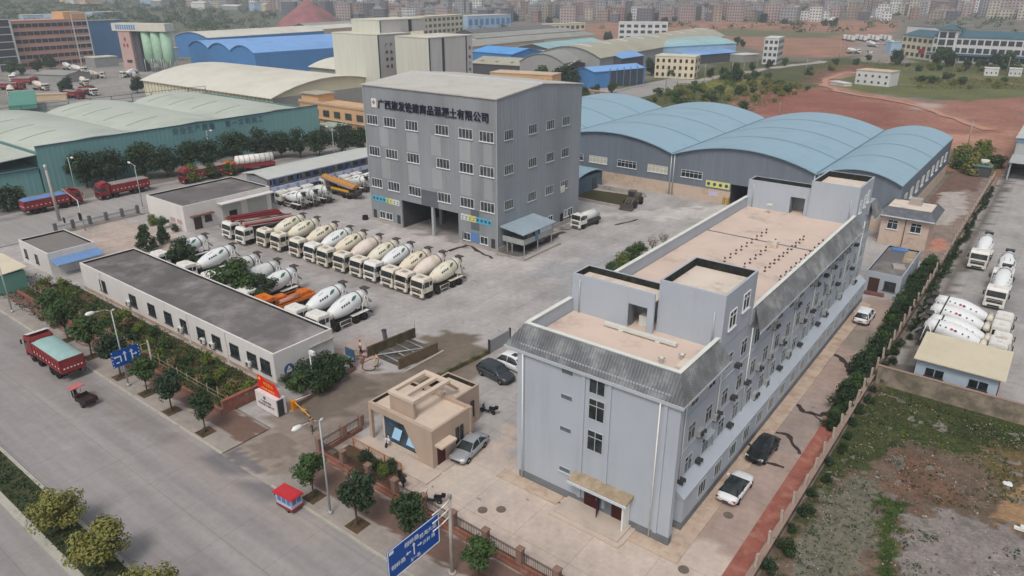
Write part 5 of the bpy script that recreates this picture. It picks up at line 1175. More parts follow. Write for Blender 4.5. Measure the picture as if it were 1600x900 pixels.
for (p, d, lab) in row:
    q = at(p[0], p[1], .42); place(mxA[d], (q.x, 64.3 + (q.y - 64.3) * .4, .025), R(rnd.uniform(-1.2, 1.2)), lab, GR1)
# second row, seen from behind the long office roof (hopper tops measured)
GR2 = 'mixer trucks parked behind the long office'
for (p, d, lab) in (((321, 366), 'drum_white', 'white mixer truck nearest the workshop, half hidden by shrubs behind the long office'),
                    ((363, 381), 'drum_white', 'white mixer truck with dark marks between the shrubs behind the long office'),
                    ((402.5, 395), 'drum_grey', 'grey white mixer truck mostly hidden by the tall shrub behind the long office'),
                    ((433, 405), 'drum_grey', 'plain pale mixer truck right of the tall shrub behind the long office'),
                    ((460, 416), 'drum_white', 'white mixer truck beside the orange truck behind the long office'),
                    ((536, 441), 'drum_white', 'white mixer truck with green leaf, second from the corner of the long office'),
                    ((569, 450), 'drum_white', 'clean white mixer truck at the corner of the long office with all wheels showing')):
    q = at(p[0], p[1], 3.8); place(mxA[d], (q.x, q.y - 8.9, .025), R(rnd.uniform(-1, 1)), lab, GR2)
# third group by the site office: cabs towards the office
GR3 = 'mixer trucks backed up by the site office'
for (p, d, lab) in (((440, 296), 'drum_white', 'white mixer truck nearest the workshop corner by the site office'),
                    ((459, 292), 'drum_grey', 'white mixer truck in the middle of the group by the site office'),
                    ((479, 287), 'drum_grey', 'mixer truck with a grey drum beside the yellow pump truck at the site office'),
                    ((538, 272), 'drum_white', 'mixer truck half hidden behind the yellow pump truck at the site office'),
                    ((556, 268), 'drum_white', 'mixer truck partly hidden by the tower corner at the site office')):
    q = at(p[0], p[1], 3.0); place(mxA[d], (q.x - 1.1, q.y, .025), R(-90), lab, GR3, .92)
# neighbour's yard on the right
GR4 = 'mixer trucks in the right-hand yard'
for (p, lab) in (((1525, 419), 'mixer truck facing forward nearest the boundary wall in the right yard'), ((1560, 452), 'mixer truck facing forward right behind another one in the right yard'), ((1551, 480), 'mixer truck facing forward nearest the four side-on mixers in the right yard')):
    q = at(p[0], p[1], .42); place(mxA['drum_white'] if 'behind' in lab else mxE, (q.x, q.y, .03), R(rnd.uniform(-1, 1)), lab, GR4)
for (p, lab) in (((1570, 492), 'topmost of the four white mixers lying side-on behind the cream roofed shed'), ((1565, 506), 'second from the top of the four side-on white mixers behind the cream roofed shed'),
                 ((1567, 524), 'third from the top of the four side-on mixers, marked with a blue and red emblem'), ((1561, 532), 'lowest of the four side-on mixers, right behind the cream roofed shed')):
    q = at(p[0], p[1], 3.0); k = {0: 0}; place(mxE, (q.x + 1.2, q.y, .03), R(90 + rnd.uniform(-1, 1)), lab, GR4)

# pump trucks: folded boom on a long chassis
pm('cab_red', S(138, 46, 50), .5, .14, 1, obj=True, stain=S(116, 74, 68), sth=.58, sscale=1.5)
pm('boom_red', S(136, 44, 48), .5, .12, 1.5, obj=True, stain=S(110, 70, 64), sth=.6, sscale=1)
pm('boom_grey', S(186, 172, 160), .55, .1, 1.5, obj=True); pm('boom_yellow', S(210, 160, 50), .5, .1, 1.5, obj=True); pm('boom_pink', S(178, 136, 122), .6, .12, 1.5, obj=True)
pm('boom_orange', S(212, 116, 36), .55, .15, 1.2, obj=True, stain=S(160, 70, 30), sth=.56, sscale=1.5)
def pump_proto(cab, b1, b2):
    t = thing('pump_truck', '', 'pump truck'); truck_cab(t, cab)
    m = MB(); m.box(-.5, .5, 1.9, 11.2, .72, 1.05); m.box(-1.15, 1.15, 2.5, 11.0, 1.05, 1.35); m.build('chassis', MATS['dusty_dark'], t)
    m = MB(); m.box(-1.0, 1.0, 2.4, 3.6, 1.35, 2.6); m.build('turret', MATS['dusty_dark'], t)
    for k, (x, z0, z1, mt) in enumerate(((-.75, 3.2, 2.2, b1), (-.25, 3.45, 2.5, b2), (.3, 3.4, 2.4, b1), (.8, 3.1, 2.1, b2))):
        m = MB(); m.ext([(x - .2, .9, z0), (x - .2, .9, z0 + .42), (x - .2, 10.8, z1 + .5), (x - .2, 10.8, z1 + .1)], (.4, 0, 0)); m.build('boom_section', MATS[mt], t)
    m = MB(); m.tube([(-1.1, 1.4, 3.3), (-1.1, 10.2, 2.4)], .07, 6); m.tube([(1.1, 1.4, 3.2), (1.1, 10.2, 2.3)], .07, 6); m.build('delivery_pipe', MATS['steel'], t)
    m = MB()
    for s in (-1, 1): m.box(s * 1.05 - .14, s * 1.05 + .14, 4.0, 9.6, 1.4, 1.8); m.box(s * 1.0 - .1, s * 1.0 + .1, 8.8, 9.2, .5, 1.4)
    m.build('outrigger', MATS[b1], t)
    m = MB(); m.ext([(-.7, 11.0, 1.9), (.7, 11.0, 1.9), (.45, 11.0, 1.0), (-.45, 11.0, 1.0)], (0, .9, 0)); m.build('hopper', MATS['dusty_dark'], t)
    for y in (1.4, 3.2, 8.0, 9.4):
        for s in (-1, 1): wheel(t, s * 1.0, y, .52, .4, hub='dusty_dark')
    return t
pA = pump_proto('cab_white', 'boom_red', 'boom_red'); q = at(354, 371, .42); place(pA, (q.x, q.y, .025), 0, 'pump truck with folded dark red booms nearest the workshop door')
pB = pump_proto('cab_white', 'boom_grey', 'boom_red'); q = at(375, 380, .42); place(pB, (q.x, q.y, .025), 0, 'pump truck with folded grey and red booms beside the first mixer')
pC = pump_proto('cab_white', 'boom_yellow', 'boom_pink'); q = at(508, 278, 3.0); place(pC, (q.x - 1.1, q.y, .025), R(-90), 'pump truck with yellow and pinkish booms before the site office')
pD = pump_proto('cab_orange', 'boom_orange', 'boom_orange') if 'cab_orange' in MATS else None
# orange line pump truck behind the long office
t = thing('orange_truck', 'orange flat utility truck between the mixers behind the long office', 'utility truck')
truck_cab(t, 'boom_orange'); m = MB(); m.box(-.5, .5, 1.9, 8.2, .72, 1.05); m.build('chassis', MATS['dusty_dark'], t)
m = MB(); m.box(-1.2, 1.2, 2.3, 8.4, 1.05, 1.4); m.build('deck', MATS['boom_orange'], t)
m = MB(); m.box(-.9, .2, 2.6, 4.4, 1.4, 2.2); m.box(-.7, .7, 6.4, 8.0, 1.4, 1.9); m.build('pump_unit', MATS['boom_orange'], t, .05)
m = MB(); m.lathe((.7, 2.8, 1.75), (.7, 6.0, 1.75), [(0, .3), (1, .3)], 12); m.build('pipe_drum', MATS['boom_pink'], t)
m = MB(); m.tube([(-1.1, 2.4, 1.75), (-1.1, 8.3, 1.75)], .05); m.tube([(1.1, 2.4, 1.75), (1.1, 8.3, 1.75)], .05); m.build('side_rail', MATS['boom_orange'], t)
for y in (1.4, 5.6, 6.9):
    for s in (-1, 1): wheel(t, s * 1.0, y, .5, .4, hub='dusty_dark')
q = at(450, 470, 1.2); t.location = (q.x, q.y - 4.6, .025)

# tippers
pm('tarp_green', S(146, 176, 172), .7, .08, .8, obj=True); pm('tarp_blue', S(100, 130, 176), .7, .1, .8, obj=True); pm('load_grey', S(140, 132, 128), .95, .15, 1.5, obj=True)
flat('reflector', S(226, 214, 210), .4)
def tipper_proto(tarp, L=10.4):
    t = thing('tipper_truck', '', 'tipper truck'); c = truck_cab(t, 'cab_red', zr=3.15)
    q = MB(); q.ext([(-1.15, .5, 3.16), (1.15, .5, 3.16), (1.15, 1.9, 3.55), (-1.15, 1.9, 3.55)], (0, 0, .05)); link('wind_deflector', q.mesh('wind_deflector', MATS['cab_white'] if tarp == 'tarp_green' else MATS['cab_red']), c)
    m = MB(); m.box(-.5, .5, 1.9, L, .72, 1.05); m.build('chassis', MATS['dusty_dark'], t)
    y0, y1, z0, z1, w = 2.4, L, 1.3, 2.75, 1.25
    m = MB(); m.box(-w, w, y0, y1, 1.15, z0); m.box(-w, -w + .08, y0, y1, z0, z1); m.box(w - .08, w, y0, y1, z0, z1); m.box(-w + .08, w - .08, y1 - .08, y1, z0, z1); m.box(-w + .08, w - .08, y0, y0 + .08, z0, z1 + .35)
    b = m.build('tipper_body', MATS['cab_red'], t)
    n = int((y1 - y0) / .75)
    for s in (-1, 1):
        q = MB(); q.box(s * (w + .001), s * (w + .05), y0, y1, z1 - .14, z1 - .04)
        for k in range(n + 1): y = y0 + .1 + k * (y1 - y0 - .2) / n; q.box(s * (w + .001), s * (w + .07), y - .05, y + .05, z0, z1 - .02)
        link('body_rib', q.mesh('body_rib', MATS['cab_red']), b)
    q = MB()
    for k in range(n):
        y = y0 + .45 + k * (y1 - y0 - .2) / n
        for s in (-1, 1): q.box(s * (w + .001), s * (w + .02), y - .12, y + .12, z0 + .35, z0 + .5)
    for k in range(6): q.box(-1 + k * .36, -.82 + k * .36, y1 + .001, y1 + .02, z0 + .3, z0 + .45)
    link('reflector_mark', q.mesh('reflector_mark', MATS['reflector']), b)
    q = MB(); h = z1 + .04
    vs = []; nx, ny = 6, 12
    for j in range(ny + 1):
        for i in range(nx + 1):
            x = -w + .02 + (2 * w - .04) * i / nx; y = y0 + .1 + (y1 - y0 - .1) * j / ny; e = 1 if (i in (0, nx) or j in (0, ny)) else 0
            vs.append((x, y, h + (0 if e else .14 + .1 * noise.noise((x * 1.2, y * .8, 3)) + .22 * (1 - (x / w) ** 2))))
    q.add(vs, [(j * (nx + 1) + i, j * (nx + 1) + i + 1, (j + 1) * (nx + 1) + i + 1, (j + 1) * (nx + 1) + i) for j in range(ny) for i in range(nx)], True)
    q.build('tarpaulin' if tarp.startswith('tarp') else 'gravel_load', MATS[tarp], t)
    for y in (1.4, 3.3, L - 3.2, L - 1.8):
        for s in (-1, 1): wheel(t, s * .98, y, .55, .42, hub='steel' if y < 3 else 'dusty_dark')
    m = MB(); m.box(-1.2, 1.2, L - .12, L - .02, .55, .8); m.build('rear_bumper', MATS['dusty_dark'], t); return t
tA = tipper_proto('tarp_green', 9.7); place(tA, (-92.0, 26.6, .015), R(90), 'red tipper truck with pale green tarpaulin parked at the kerb')
tA.rotation_euler = (0, 0, R(-90)); tA.location = (-90.2, 25.6, .015)
tB = tipper_proto('tarp_blue', 10.4); place(tB, (-153.9, 58.0, .015), R(180), 'red tipper truck with a blue tarpaulin in the lane behind the utility pole')
tC = tipper_proto('load_grey', 10.4); place(tC, (-153.6, 61.2, .015), 0, 'red tipper truck carrying grey gravel in the lane before the green warehouse')
tD = tipper_proto('load_grey', 10.4); place(tD, (-152.4, 78.5, .015), 0, 'red tipper truck partly hidden by the tree behind the workshop')

# red tanker and orange lorry behind the trees
t = thing('tank_trailer', 'red trailer with a pale tank body near the lane trees', 'tanker', (0, 0, 0))
m = MB(); m.lathe((0, 0, 2.6), (0, 9, 2.6), [(0, .3), (.03, 1.1), (.97, 1.1), (1, .3)], 16); tk = m.build('tank', MATS['cab_white'], t)
m = MB()
for k in range(7): m.lathe((0, .8 + k * 1.2, 2.6), (0, .9 + k * 1.2, 2.6), [(0, 1.12), (1, 1.12)], 16, True, False)
link('tank_band', m.mesh('tank_band', MATS['dusty_dark']), tk)
m = MB(); m.box(-1.2, 1.2, 0, 9, .8, 1.6); m.build('chassis', MATS['cab_red'], t)
for y in (1.0, 6.2, 7.4, 8.4):
    for s in (-1, 1): wheel(t, s * 1.0, y, .5, .4, hub='dusty_dark')
q = at(368, 262, 1.0); t.location = (q.x, q.y, .02); t.rotation_euler = (0, 0, R(-20))
t = thing('orange_lorry', 'orange lorry cab between the dark lane trees beside the pale tanker', 'lorry'); truck_cab(t, 'boom_orange'); m = MB(); m.box(-1.2, 1.2, 2.3, 8, .8, 1.4); m.build('deck', MATS['dusty_dark'], t)
for y in (1.4, 6.4):
    for s in (-1, 1): wheel(t, s * 1.0, y, .5, .4, hub='dusty_dark')
q = at(355, 272, .5); t.location = (q.x, q.y, .02); t.rotation_euler = (0, 0, R(20))

# cars
def car_proto(name, paint, L=4.6, W=1.8, H=1.46, suv=False, roofm=None, hatch=False):
    t = thing(name, '', 'car')
    # stations: y, z bottom, z shoulder, half width
    zs = .95 if suv else .86
    st = [(0, .42, .62, .62), (.12, .32, .70, .78), (.5, .26, zs - .08, .88), (1.1, .24, zs, .9), (2.2, .24, zs + .02, .9), (3.4, .24, zs + .03, .9), (L - .5, .28, zs + .03, .87), (L - .1, .36, zs - .02, .8), (L, .46, zs - .15, .68)]
    m = MB(); vs = []; fs = []
    for y, zb, zt, hw in st:
        hw *= W / 1.8
        vs += [(-hw * .9, y, zb), (-hw, y, zb + .14), (-hw, y, (zb + zt) / 2 + .05), (-hw * .93, y, zt), (-hw * .6, y, zt + .045), (0, y, zt + .06), (hw * .6, y, zt + .045), (hw * .93, y, zt), (hw, y, (zb + zt) / 2 + .05), (hw, y, zb + .14), (hw * .9, y, zb)]
    n = 11
    for k in range(len(st) - 1):
        for i in range(n): fs.append((k * n + i, k * n + (i + 1) % n, (k + 1) * n + (i + 1) % n, (k + 1) * n + i))
    fs.append(tuple(range(n))); fs.append(tuple((len(st) - 1) * n + i for i in range(n))[::-1]); m.add(vs, fs, True); b = m.build('body', MATS[paint], t)
    if suv: g = [(1.15, zs + .03, .84), (1.85, H - .1, .68), (2.4, H, .66), (3.6, H - .02, .65), (4.15, H - .15, .62), (L - .12, zs + .05, .74)]
    else: g = [(1.25, zs + .03, .82), (2.05, H - .09, .62), (2.6, H, .6), (3.1, H - .02, .6), (3.5, H - .12, .58), (L - .55, zs + .07, .72)]
    m = MB(); vs = []; fs = []
    for y, z, hw in g:
        hw *= W / 1.8; zb = zs - .02; hb = .84 * W / 1.8
        vs += [(-hb, y, zb), (-hw - .02, y, z - .05), (-hw * .8, y, z), (hw * .8, y, z), (hw + .02, y, z - .05), (hb, y, zb)]
    for k in range(len(g) - 1):
        for i in range(5): fs.append((k * 6 + i, k * 6 + i + 1, (k + 1) * 6 + i + 1, (k + 1) * 6 + i))
    m.add(vs, fs, True); cab = m.build('cabin_glass', MATS['windscreen'], t)
    # roof skin and pillars in body colour
    m = MB(); r = g[1:-1]; vs = []; fs = []
    for y, z, hw in r: hw *= W / 1.8; vs += [(-hw - .035, y, z - .06), (-hw * .8, y, z + .018), (hw * .8, y, z + .018), (hw + .035, y, z - .06)]
    for k in range(len(r) - 1):
        for i in range(3): fs.append((k * 4 + i, k * 4 + i + 1, (k + 1) * 4 + i + 1, (k + 1) * 4 + i))
    m.add(vs, fs, True)
    for s in (-1, 1):
        for a, c in ((g[0], g[1]), (g[-1], g[-2])):
            m.tube([(s * .85 * W / 1.8, a[0], a[1] - .03), (s * (c[2] + .03) * W / 1.8, c[0], c[1] - .05)], .045, 5)
        ym = (g[1][0] + g[-2][0]) / 2 + .1; m.tube([(s * .86 * W / 1.8, ym, zs), (s * (g[2][2] + .04) * W / 1.8, ym, H - .06)], .035, 5)
    m.build('roof', MATS[roofm or paint], t)
    for s in (-1, 1):
        q = MB(); q.ext([(s * .45, .02, .62), (s * .78, .1, .62), (s * .82, .3, .74), (s * .5, .12, .74)], (0, .03, .02)); link('headlight', q.mesh('headlight', MATS['lamp_clear']), b)
        q = MB(); q.box(s * .68 - .17, s * .68 + .17, L - .08, L - .01, zs - .22, zs - .08); link('tail_light', q.mesh('tail_light', MATS['lamp_red']), b)
        q = MB(); q.box(s * .98 - .1, s * .98 + .1, 1.45, 1.6, zs + .02, zs + .16); link('mirror', q.mesh('mirror', MATS[paint]), b)
    q = MB(); q.box(-.5, .5, -.02, .1, .42, .56); link('grille', q.mesh('grille', MATS['black']), b)
    q = MB(); q.box(-.26, .26, L - .02, L + .01, zs - .4, zs - .28); link('number_plate', q.mesh('number_plate', MATS['mark_navy']), b)
    r_ = .36 if suv else .32
    for y in (.85, L - .95):
        for s in (-1, 1): wheel(t, s * (.8 * W / 1.8), y, r_, .24, hub='steel')
    return t
pm('paint_white', S(226, 226, 226), .3, .02, 1, obj=True, spec=.5); pm('paint_black', (.016, .02, .02, 1), .2, .1, 1, obj=True, spec=.6); pm('paint_silver', S(176, 180, 184), .3, .04, 1, metal=.4, obj=True, spec=.5); pm('paint_dark', S(58, 62, 66), .25, .1, 1, obj=True, spec=.5)
def putcar(proto, p0, p1, lab):
    """front at ground pixel p0, rear at p1"""
    a = at(*p0); b = at(*p1); d = (b - a).normalized(); place(proto, (a.x, a.y, .03), math.atan2(-d.x, d.y), lab)
silver = car_proto('saloon_car', 'paint_silver'); putcar(silver, (712, 728), (751, 690), 'silver saloon parked against the gatehouse side wall')
whitecar = car_proto('saloon_car', 'paint_white', roofm='windscreen'); place(whitecar, (-15.3, 53.6, .1), R(180), 'white saloon with a black roof parked beside the dormitory')
blackcar = car_proto('saloon_car', 'paint_black'); place(blackcar, (-15.5, 55.9, .1), R(-2), 'black saloon parked in the alley beyond the white saloon')
suvw = car_proto('suv_car', 'paint_white', 4.6, 1.9, 1.72, True); place(suvw, (-15.2, 97.4, .1), R(180), 'white hatchback far along the dormitory alley')
suvd = car_proto('suv_car', 'paint_dark', 4.7, 1.9, 1.75, True); 
place(suvd, (-41.6, 54.0, .03), R(84), 'dark grey estate car parked beside the two white ones')
suv2 = car_proto('suv_car', 'paint_white', 4.7, 1.9, 1.72, True); place(suv2, (-40.9, 57.0, .03), R(86), 'white car with a sunroof next to the dark estate car')
q = MB(); q.box(-.35, .35, 2.2, 2.9, 1.735, 1.75); o = link('sunroof', q.mesh('sunroof', MATS['windscreen']), suv2)
place(suv2, (-40.2, 59.8, .03), R(86), 'white car half hidden by the dormitory eave corner')

# light van/box truck, wheel loader
t = thing('white_tanker', 'small white truck with a rounded tank beside the tower', 'truck'); truck_cab(t, 'cab_white', 2.2, zr=2.6)
m = MB(); m.box(-.9, .9, 2.0, 6.4, .7, 1.2); m.build('chassis', MATS['dusty_dark'], t)
m = MB(); m.lathe((0, 2.2, 1.9), (0, 6.5, 1.9), [(0, .3), (.05, .85), (.95, .85), (1, .3)], 14); m.build('tank', MATS['drum_grey'], t)
for y in (1.3, 5.2):
    for s in (-1, 1): wheel(t, s * .9, y, .45, .3, hub='dusty_dark')
t.location = (-65.8, 104.2, .025); t.rotation_euler = (0, 0, R(-6))
pm('loader_paint', S(112, 108, 92), .7, .2, 1, obj=True, stain=S(84, 78, 66), sth=.52, sscale=2)
t = thing('wheel_loader', 'muddy grey wheel loader parked by the algae pond', 'loader')
m = MB(); m.box(-.8, .8, 3.6, 6.6, .9, 2.1); m.build('engine_cover', MATS['loader_paint'], t, .1)
m = MB(); m.box(-.75, .75, 2.4, 3.7, 1.3, 2.0); m.box(-.72, .72, 2.35, 3.75, 3.1, 3.25); cabo = m.build('cab', MATS['loader_paint'], t)
q = MB(); q.box(-.68, .68, 2.42, 3.68, 2.0, 3.1); link('cab_glass', q.mesh('cab_glass', MATS['windscreen']), cabo)
m = MB()
for s in (-1, 1): m.ext([(s * .55, 2.4, 1.8), (s * .55, 2.4, 1.5), (s * .55, .4, .5), (s * .55, .4, .8)], (s * .16, 0, 0))
m.build('lift_arm', MATS['loader_paint'], t)
m = MB(); m.ext([(-1.35, .5, .2), (-1.35, .5, 1.1), (-1.35, .3, 1.15), (-1.35, .15, .4), (-1.35, -.6, .1), (-1.35, -.55, .05)], (2.7, 0, 0)); m.build('bucket', MATS['dusty_dark'], t)
for y in (2.0, 5.4):
    for s in (-1, 1): wheel(t, s * 1.05, y, .75, .55, hub='loader_paint')
t.location = (-64.6, 120.6, .03); t.rotation_euler = (0, 0, R(8))

# three-wheelers
t = thing('cargo_tricycle', 'dark open cargo tricycle with a small pink roof driving on the road', 'tricycle')
m = MB(); m.box(-.7, .7, 1.3, 3.1, .55, .62); m.box(-.7, -.65, 1.3, 3.1, .62, 1.0); m.box(.65, .7, 1.3, 3.1, .62, 1.0); m.box(-.65, .65, 3.05, 3.1, .62, 1.0); m.box(-.65, .65, 1.3, 1.35, .62, 1.1); m.build('cargo_bed', pm('bed_brown', S(58, 42, 40), .7, .15, 2), t)
m = MB(); m.box(-.35, .35, .3, 1.25, .45, .7); m.ext([(-.3, .1, .5), (.3, .1, .5), (.25, .0, 1.15), (-.25, .0, 1.15)], (0, .08, 0)); m.build('front_body', MATS['bed_brown'], t)
m = MB(); m.box(-.7, .7, .2, 1.2, 1.75, 1.82); m.build('roof', pm('roof_pink', S(190, 110, 110), .6, .1, 2), t)
m = MB()
for s in (-1, 1): m.tube([(s * .6, .25, .7), (s * .6, .3, 1.75)], .025); m.tube([(s * .6, 1.2, .7), (s * .6, 1.15, 1.75)], .025)
m.build('roof_frame', MATS['galv'], t)
m = MB(); m.tube([(-.35, .2, 1.15), (.35, .2, 1.15)], .025); m.build('handlebar', MATS['dark_metal'], t)
wheel(t, .02, .2, .28, .12); wheel(t, -.62, 2.3, .3, .14); wheel(t, .62, 2.3, .3, .14)
q = at(121, 628, .0); t.location = (q.x - .7, q.y + .1, .015); t.rotation_euler = (0, 0, R(-82))
t = thing('covered_tricycle', 'red roofed covered tricycle with blue white sides at the kerb', 'tricycle')
m = MB(); m.box(-.68, .68, .5, 2.7, .3, .55); m.build('base', MATS['cab_red'], t, .03)
m = MB(); m.box(-.64, .64, .55, 2.62, .55, 1.1); body = m.build('body', pm('trike_side', S(176, 186, 206), .5, .1, 2), t, .02)
m = MB()
for s in (-1, 1):
    for y in (.75, 1.4, 2.05): m.box(s * .641, s * .66, y, y + .5, .95, 1.5)
m.box(-.5, -.06, 2.621, 2.64, .95, 1.5); m.box(.06, .5, 2.621, 2.64, .95, 1.5); link('side_window', m.mesh('side_window', flat('film_blue', S(90, 116, 160), .3)), body)
m = MB(); m.box(-.64, .64, .55, 2.62, 1.1, 1.6); m.build('upper_panel', MATS['trike_side'], t)
m = MB(); m.ext([(-.74, .2, 1.62), (.74, .2, 1.62), (.74, 2.8, 1.62), (-.74, 2.8, 1.62)], (0, 0, .1)); m.ext([(-.6, .3, 1.722), (.6, .3, 1.722), (.6, 2.7, 1.722), (-.6, 2.7, 1.722)], (0, 0, .05)); m.build('roof', pm('roof_red', S(190, 50, 56), .5, .08, 2), t)
m = MB(); m.ext([(-.3, .0, .5), (.3, .0, .5), (.28, .12, 1.15), (-.28, .12, 1.15)], (0, .12, 0)); m.build('front_fairing', MATS['cab_red'], t); m = MB(); m.box(-.3, .3, .3, .55, .6, 1.2); m.build('seat', MATS['black'], t)
m = MB(); m.ext([(-.55, .16, 1.1), (.55, .16, 1.1), (.5, .3, 1.6), (-.5, .3, 1.6)], (0, .02, 0)); m.build('windscreen', MATS['windscreen'], t)
wheel(t, .02, .1, .26, .12); wheel(t, -.58, 2.0, .28, .14); wheel(t, .58, 2.0, .28, .14)
q = at(436, 783, 0); t.location = (q.x, q.y, .015); t.rotation_euler = (0, 0, R(-86)); t.scale = (.9, .9, .9)

# scooters
def scooter_proto(p):
    t = thing('motor_scooter', '', 'scooter')
    m = MB(); m.box(-.16, .16, .35, 1.0, .25, .35); m.ext([(-.18, .95, .3), (-.18, 1.65, .55), (-.18, 1.6, .75), (-.18, .95, .7)], (.36, 0, 0)); m.ext([(-.2, .3, .3), (.2, .3, .3), (.16, .2, .95), (-.16, .2, .95)], (0, .08, 0)); m.build('body', MATS[p], t, .03)
    m = MB(); m.box(-.15, .15, .95, 1.65, .76, .86); m.build('seat', MATS['black'], t, .03)
    m = MB(); m.tube([(-.32, .3, 1.02), (.32, .3, 1.02)], .025); m.tube([(0, .12, .3), (0, .3, 1.02)], .03); m.build('handlebar', MATS['dark_metal'], t)
    m = MB(); m.box(-.16, .16, 1.6, 1.95, .8, 1.1); m.build('top_box', MATS['black'], t, .03)
    wheel(t, .01, .1, .24, .11); wheel(t, .01, 1.4, .24, .11); return t
sA = scooter_proto('paint_white'); sB = scooter_proto('paint_black')
q = at(603, 700, .16); place(sA, (q.x, q.y, .16), R(25), 'white scooter in front of the gatehouse glazing')
q = at(662, 784); place(sB, (q.x, q.y, .025), R(-65), 'black scooter beside the street fence in the forecourt')
q = at(752, 643); place(sB, (q.x, q.y, .025), R(-80), 'black scooter behind the gatehouse rear wing')
q = at(624, 746); place(sB, (q.x, q.y, .025), R(-120), 'dark scooter at the end of the orange railing')

# ---- people
pm('skin', S(190, 140, 112), .6, .05, 4); pm('hair', (.012, .01, .009, 1), .6, .1, 4); pm('shirt_white', S(222, 222, 224), .8, .05, 4); pm('cloth_black', S(40, 40, 46), .85, .1, 4); pm('cloth_brown', S(110, 70, 58), .85, .1, 4); pm('cloth_beige', S(206, 190, 164), .85, .1, 4); pm('cloth_grey', S(120, 112, 108), .85, .1, 4)
def skin_mesh(nodes, edges, root=0, sub=2):
    me = bpy.data.meshes.new('body'); me.from_pydata([n[0] for n in nodes], edges, []); o = bpy.data.objects.new('tmp', me); col.objects.link(o)
    md = o.modifiers.new('s', 'SKIN'); md.use_smooth_shade = True
    for i, n in enumerate(nodes):
        r = n[1]; me.skin_vertices[0].data[i].radius = (r, r) if not isinstance(r, tuple) else r
        me.skin_vertices[0].data[i].use_root = (i == root)
    ss = o.modifiers.new('u', 'SUBSURF'); ss.levels = sub; ss.render_levels = sub
    bpy.context.view_layer.update(); dg = bpy.context.evaluated_depsgraph_get(); r = bpy.data.meshes.new_from_object(o.evaluated_get(dg)); bpy.data.objects.remove(o); return r
def person(label, loc, rz, top, bottom, arms=((.0, 0), (.0, 0)), stride=.12, lean=0.0):
    """arms: forward reach of left and right hands (m) and raise; faces -y"""
    t = thing('person', label, 'person', loc, rz)
    N = []; E = []
    def nd(p, r): N.append((Vector(p), r)); return len(N) - 1
    def ed(*k): E.extend(zip(k[:-1], k[1:]))
    L = lambda z: -lean * (z - .9) if z > .9 else 0
    pel = nd((0, 0, .95), (.145, .11)); wst = nd((0, L(1.12), 1.12), (.13, .095)); ch = nd((0, L(1.32), 1.32), (.165, .105)); nk = nd((0, L(1.46), 1.47), .06); hd0 = nd((0, L(1.55) - .01, 1.55), .075); hd = nd((0, L(1.63) - .02, 1.64), (.082, .098)); ht = nd((0, L(1.7), 1.71), (.06, .07)); ed(pel, wst, ch, nk, hd0, hd, ht)
    nose = nd((0, L(1.6) - .125, 1.6), .016); ed(hd, nose)
    hands = []
    for s, (fw_, up_) in zip((-1, 1), arms):
        sh = nd((s * .19, L(1.4), 1.4), .062); el = nd((s * .25, L(1.15) - fw_ * .45, 1.13 + up_ * .3), .045); wr = nd((s * .24, L(1.1) - fw_ - .03, .9 + up_), .032); hm = nd((s * .24, L(1.1) - fw_ - .06, .83 + up_), (.04, .022)); ed(ch, sh, el, wr, hm)
        for k, dx in enumerate((-.03, -.01, .01, .03)): f = nd((s * .24 + dx, L(1.1) - fw_ - .075, .75 + up_ + (.012 if k in (0, 3) else 0)), .0085); ed(hm, f)
        th = nd((s * .24 - s * .045, L(1.1) - fw_ - .095, .81 + up_), .01); ed(hm, th)
        hands.append(Vector((s * .24, L(1.1) - fw_ - .07, .8 + up_)))
    for s, st in ((-1, stride), (1, -stride)):
        hp = nd((s * .095, 0, .88), .095); kn = nd((s * .1, -st * .5 - .02, .5), .062); an = nd((s * .105, -st, .09), .042); to = nd((s * .115, -st - .15, .045), (.04, .03)); ed(pel, hp, kn, an, to)
    link('body', skin_mesh(N, E, pel), t); t.children if False else None
    KIDS[t][-1].data.materials.append(MATS['skin'])
    def cover(name, idx, mat, grow, part=None):
        mp = {k: i for i, k in enumerate(idx)}; n2 = [(N[k][0].copy(), tuple(q + grow for q in N[k][1]) if isinstance(N[k][1], tuple) else N[k][1] + grow) for k in idx]; e2 = [(mp[a], mp[b]) for a, b in E if a in mp and b in mp]
        o = link(name, skin_mesh(n2, e2, 0), t); o.data.materials.append(MATS[mat])
    cover('shirt', [wst, ch] + [i for i in range(8, 8 + 2 * 9) if (i - 8) % 9 in (0, 1)], top, .02)
    b0 = 8 + 18; cover('trousers', [pel] + [b0 + k for k in (0, 1, 2, 4, 5, 6)], bottom, .018)
    for s in (0, 1):
        a, b = N[b0 + 4 * s + 2][0], N[b0 + 4 * s + 3][0]; m = MB(); m.box(a.x - .05, a.x + .05, b.y - .06, a.y + .07, .0, .085); o = m.build('shoe', MATS['black'], t, .02)
    m = MB(); c = N[hd][0]; m.lathe(c + Vector((0, .03, -.03)), c + Vector((0, .0, .125)), [(0, .098), (.5, .105), (.85, .07), (1, .02)], 12); m.build('hair', MATS['hair'], t)
    m = MB()
    for s in (-1, 1): m.ball(c + Vector((s * .033, -.095, .0)), .01, 6, 4)
    m.box(c.x - .025, c.x + .025, c.y - .1, c.y - .09, c.z - .075, c.z - .067); m.build('face_features', MATS['hair'], t)
    return t, hands
person('person in a white shirt and black trousers standing beside the wash bay', (-60.2, 48.9, .03), R(150), 'shirt_white', 'cloth_black', ((.0, 0), (.05, .05)), .06)
person('person in dark clothes standing next to the blue notice board', (-57.7, 45.4, .03), R(40), 'cloth_black', 'cloth_black', ((.0, 0), (.0, 0)), .08)
pt, hd = person('person in pale clothes bending over a black hose by the wash bay', (-56.3, 47.7, .03), R(160), 'cloth_beige', 'cloth_beige', ((.35, .1), (.4, .15)), .15, .35)
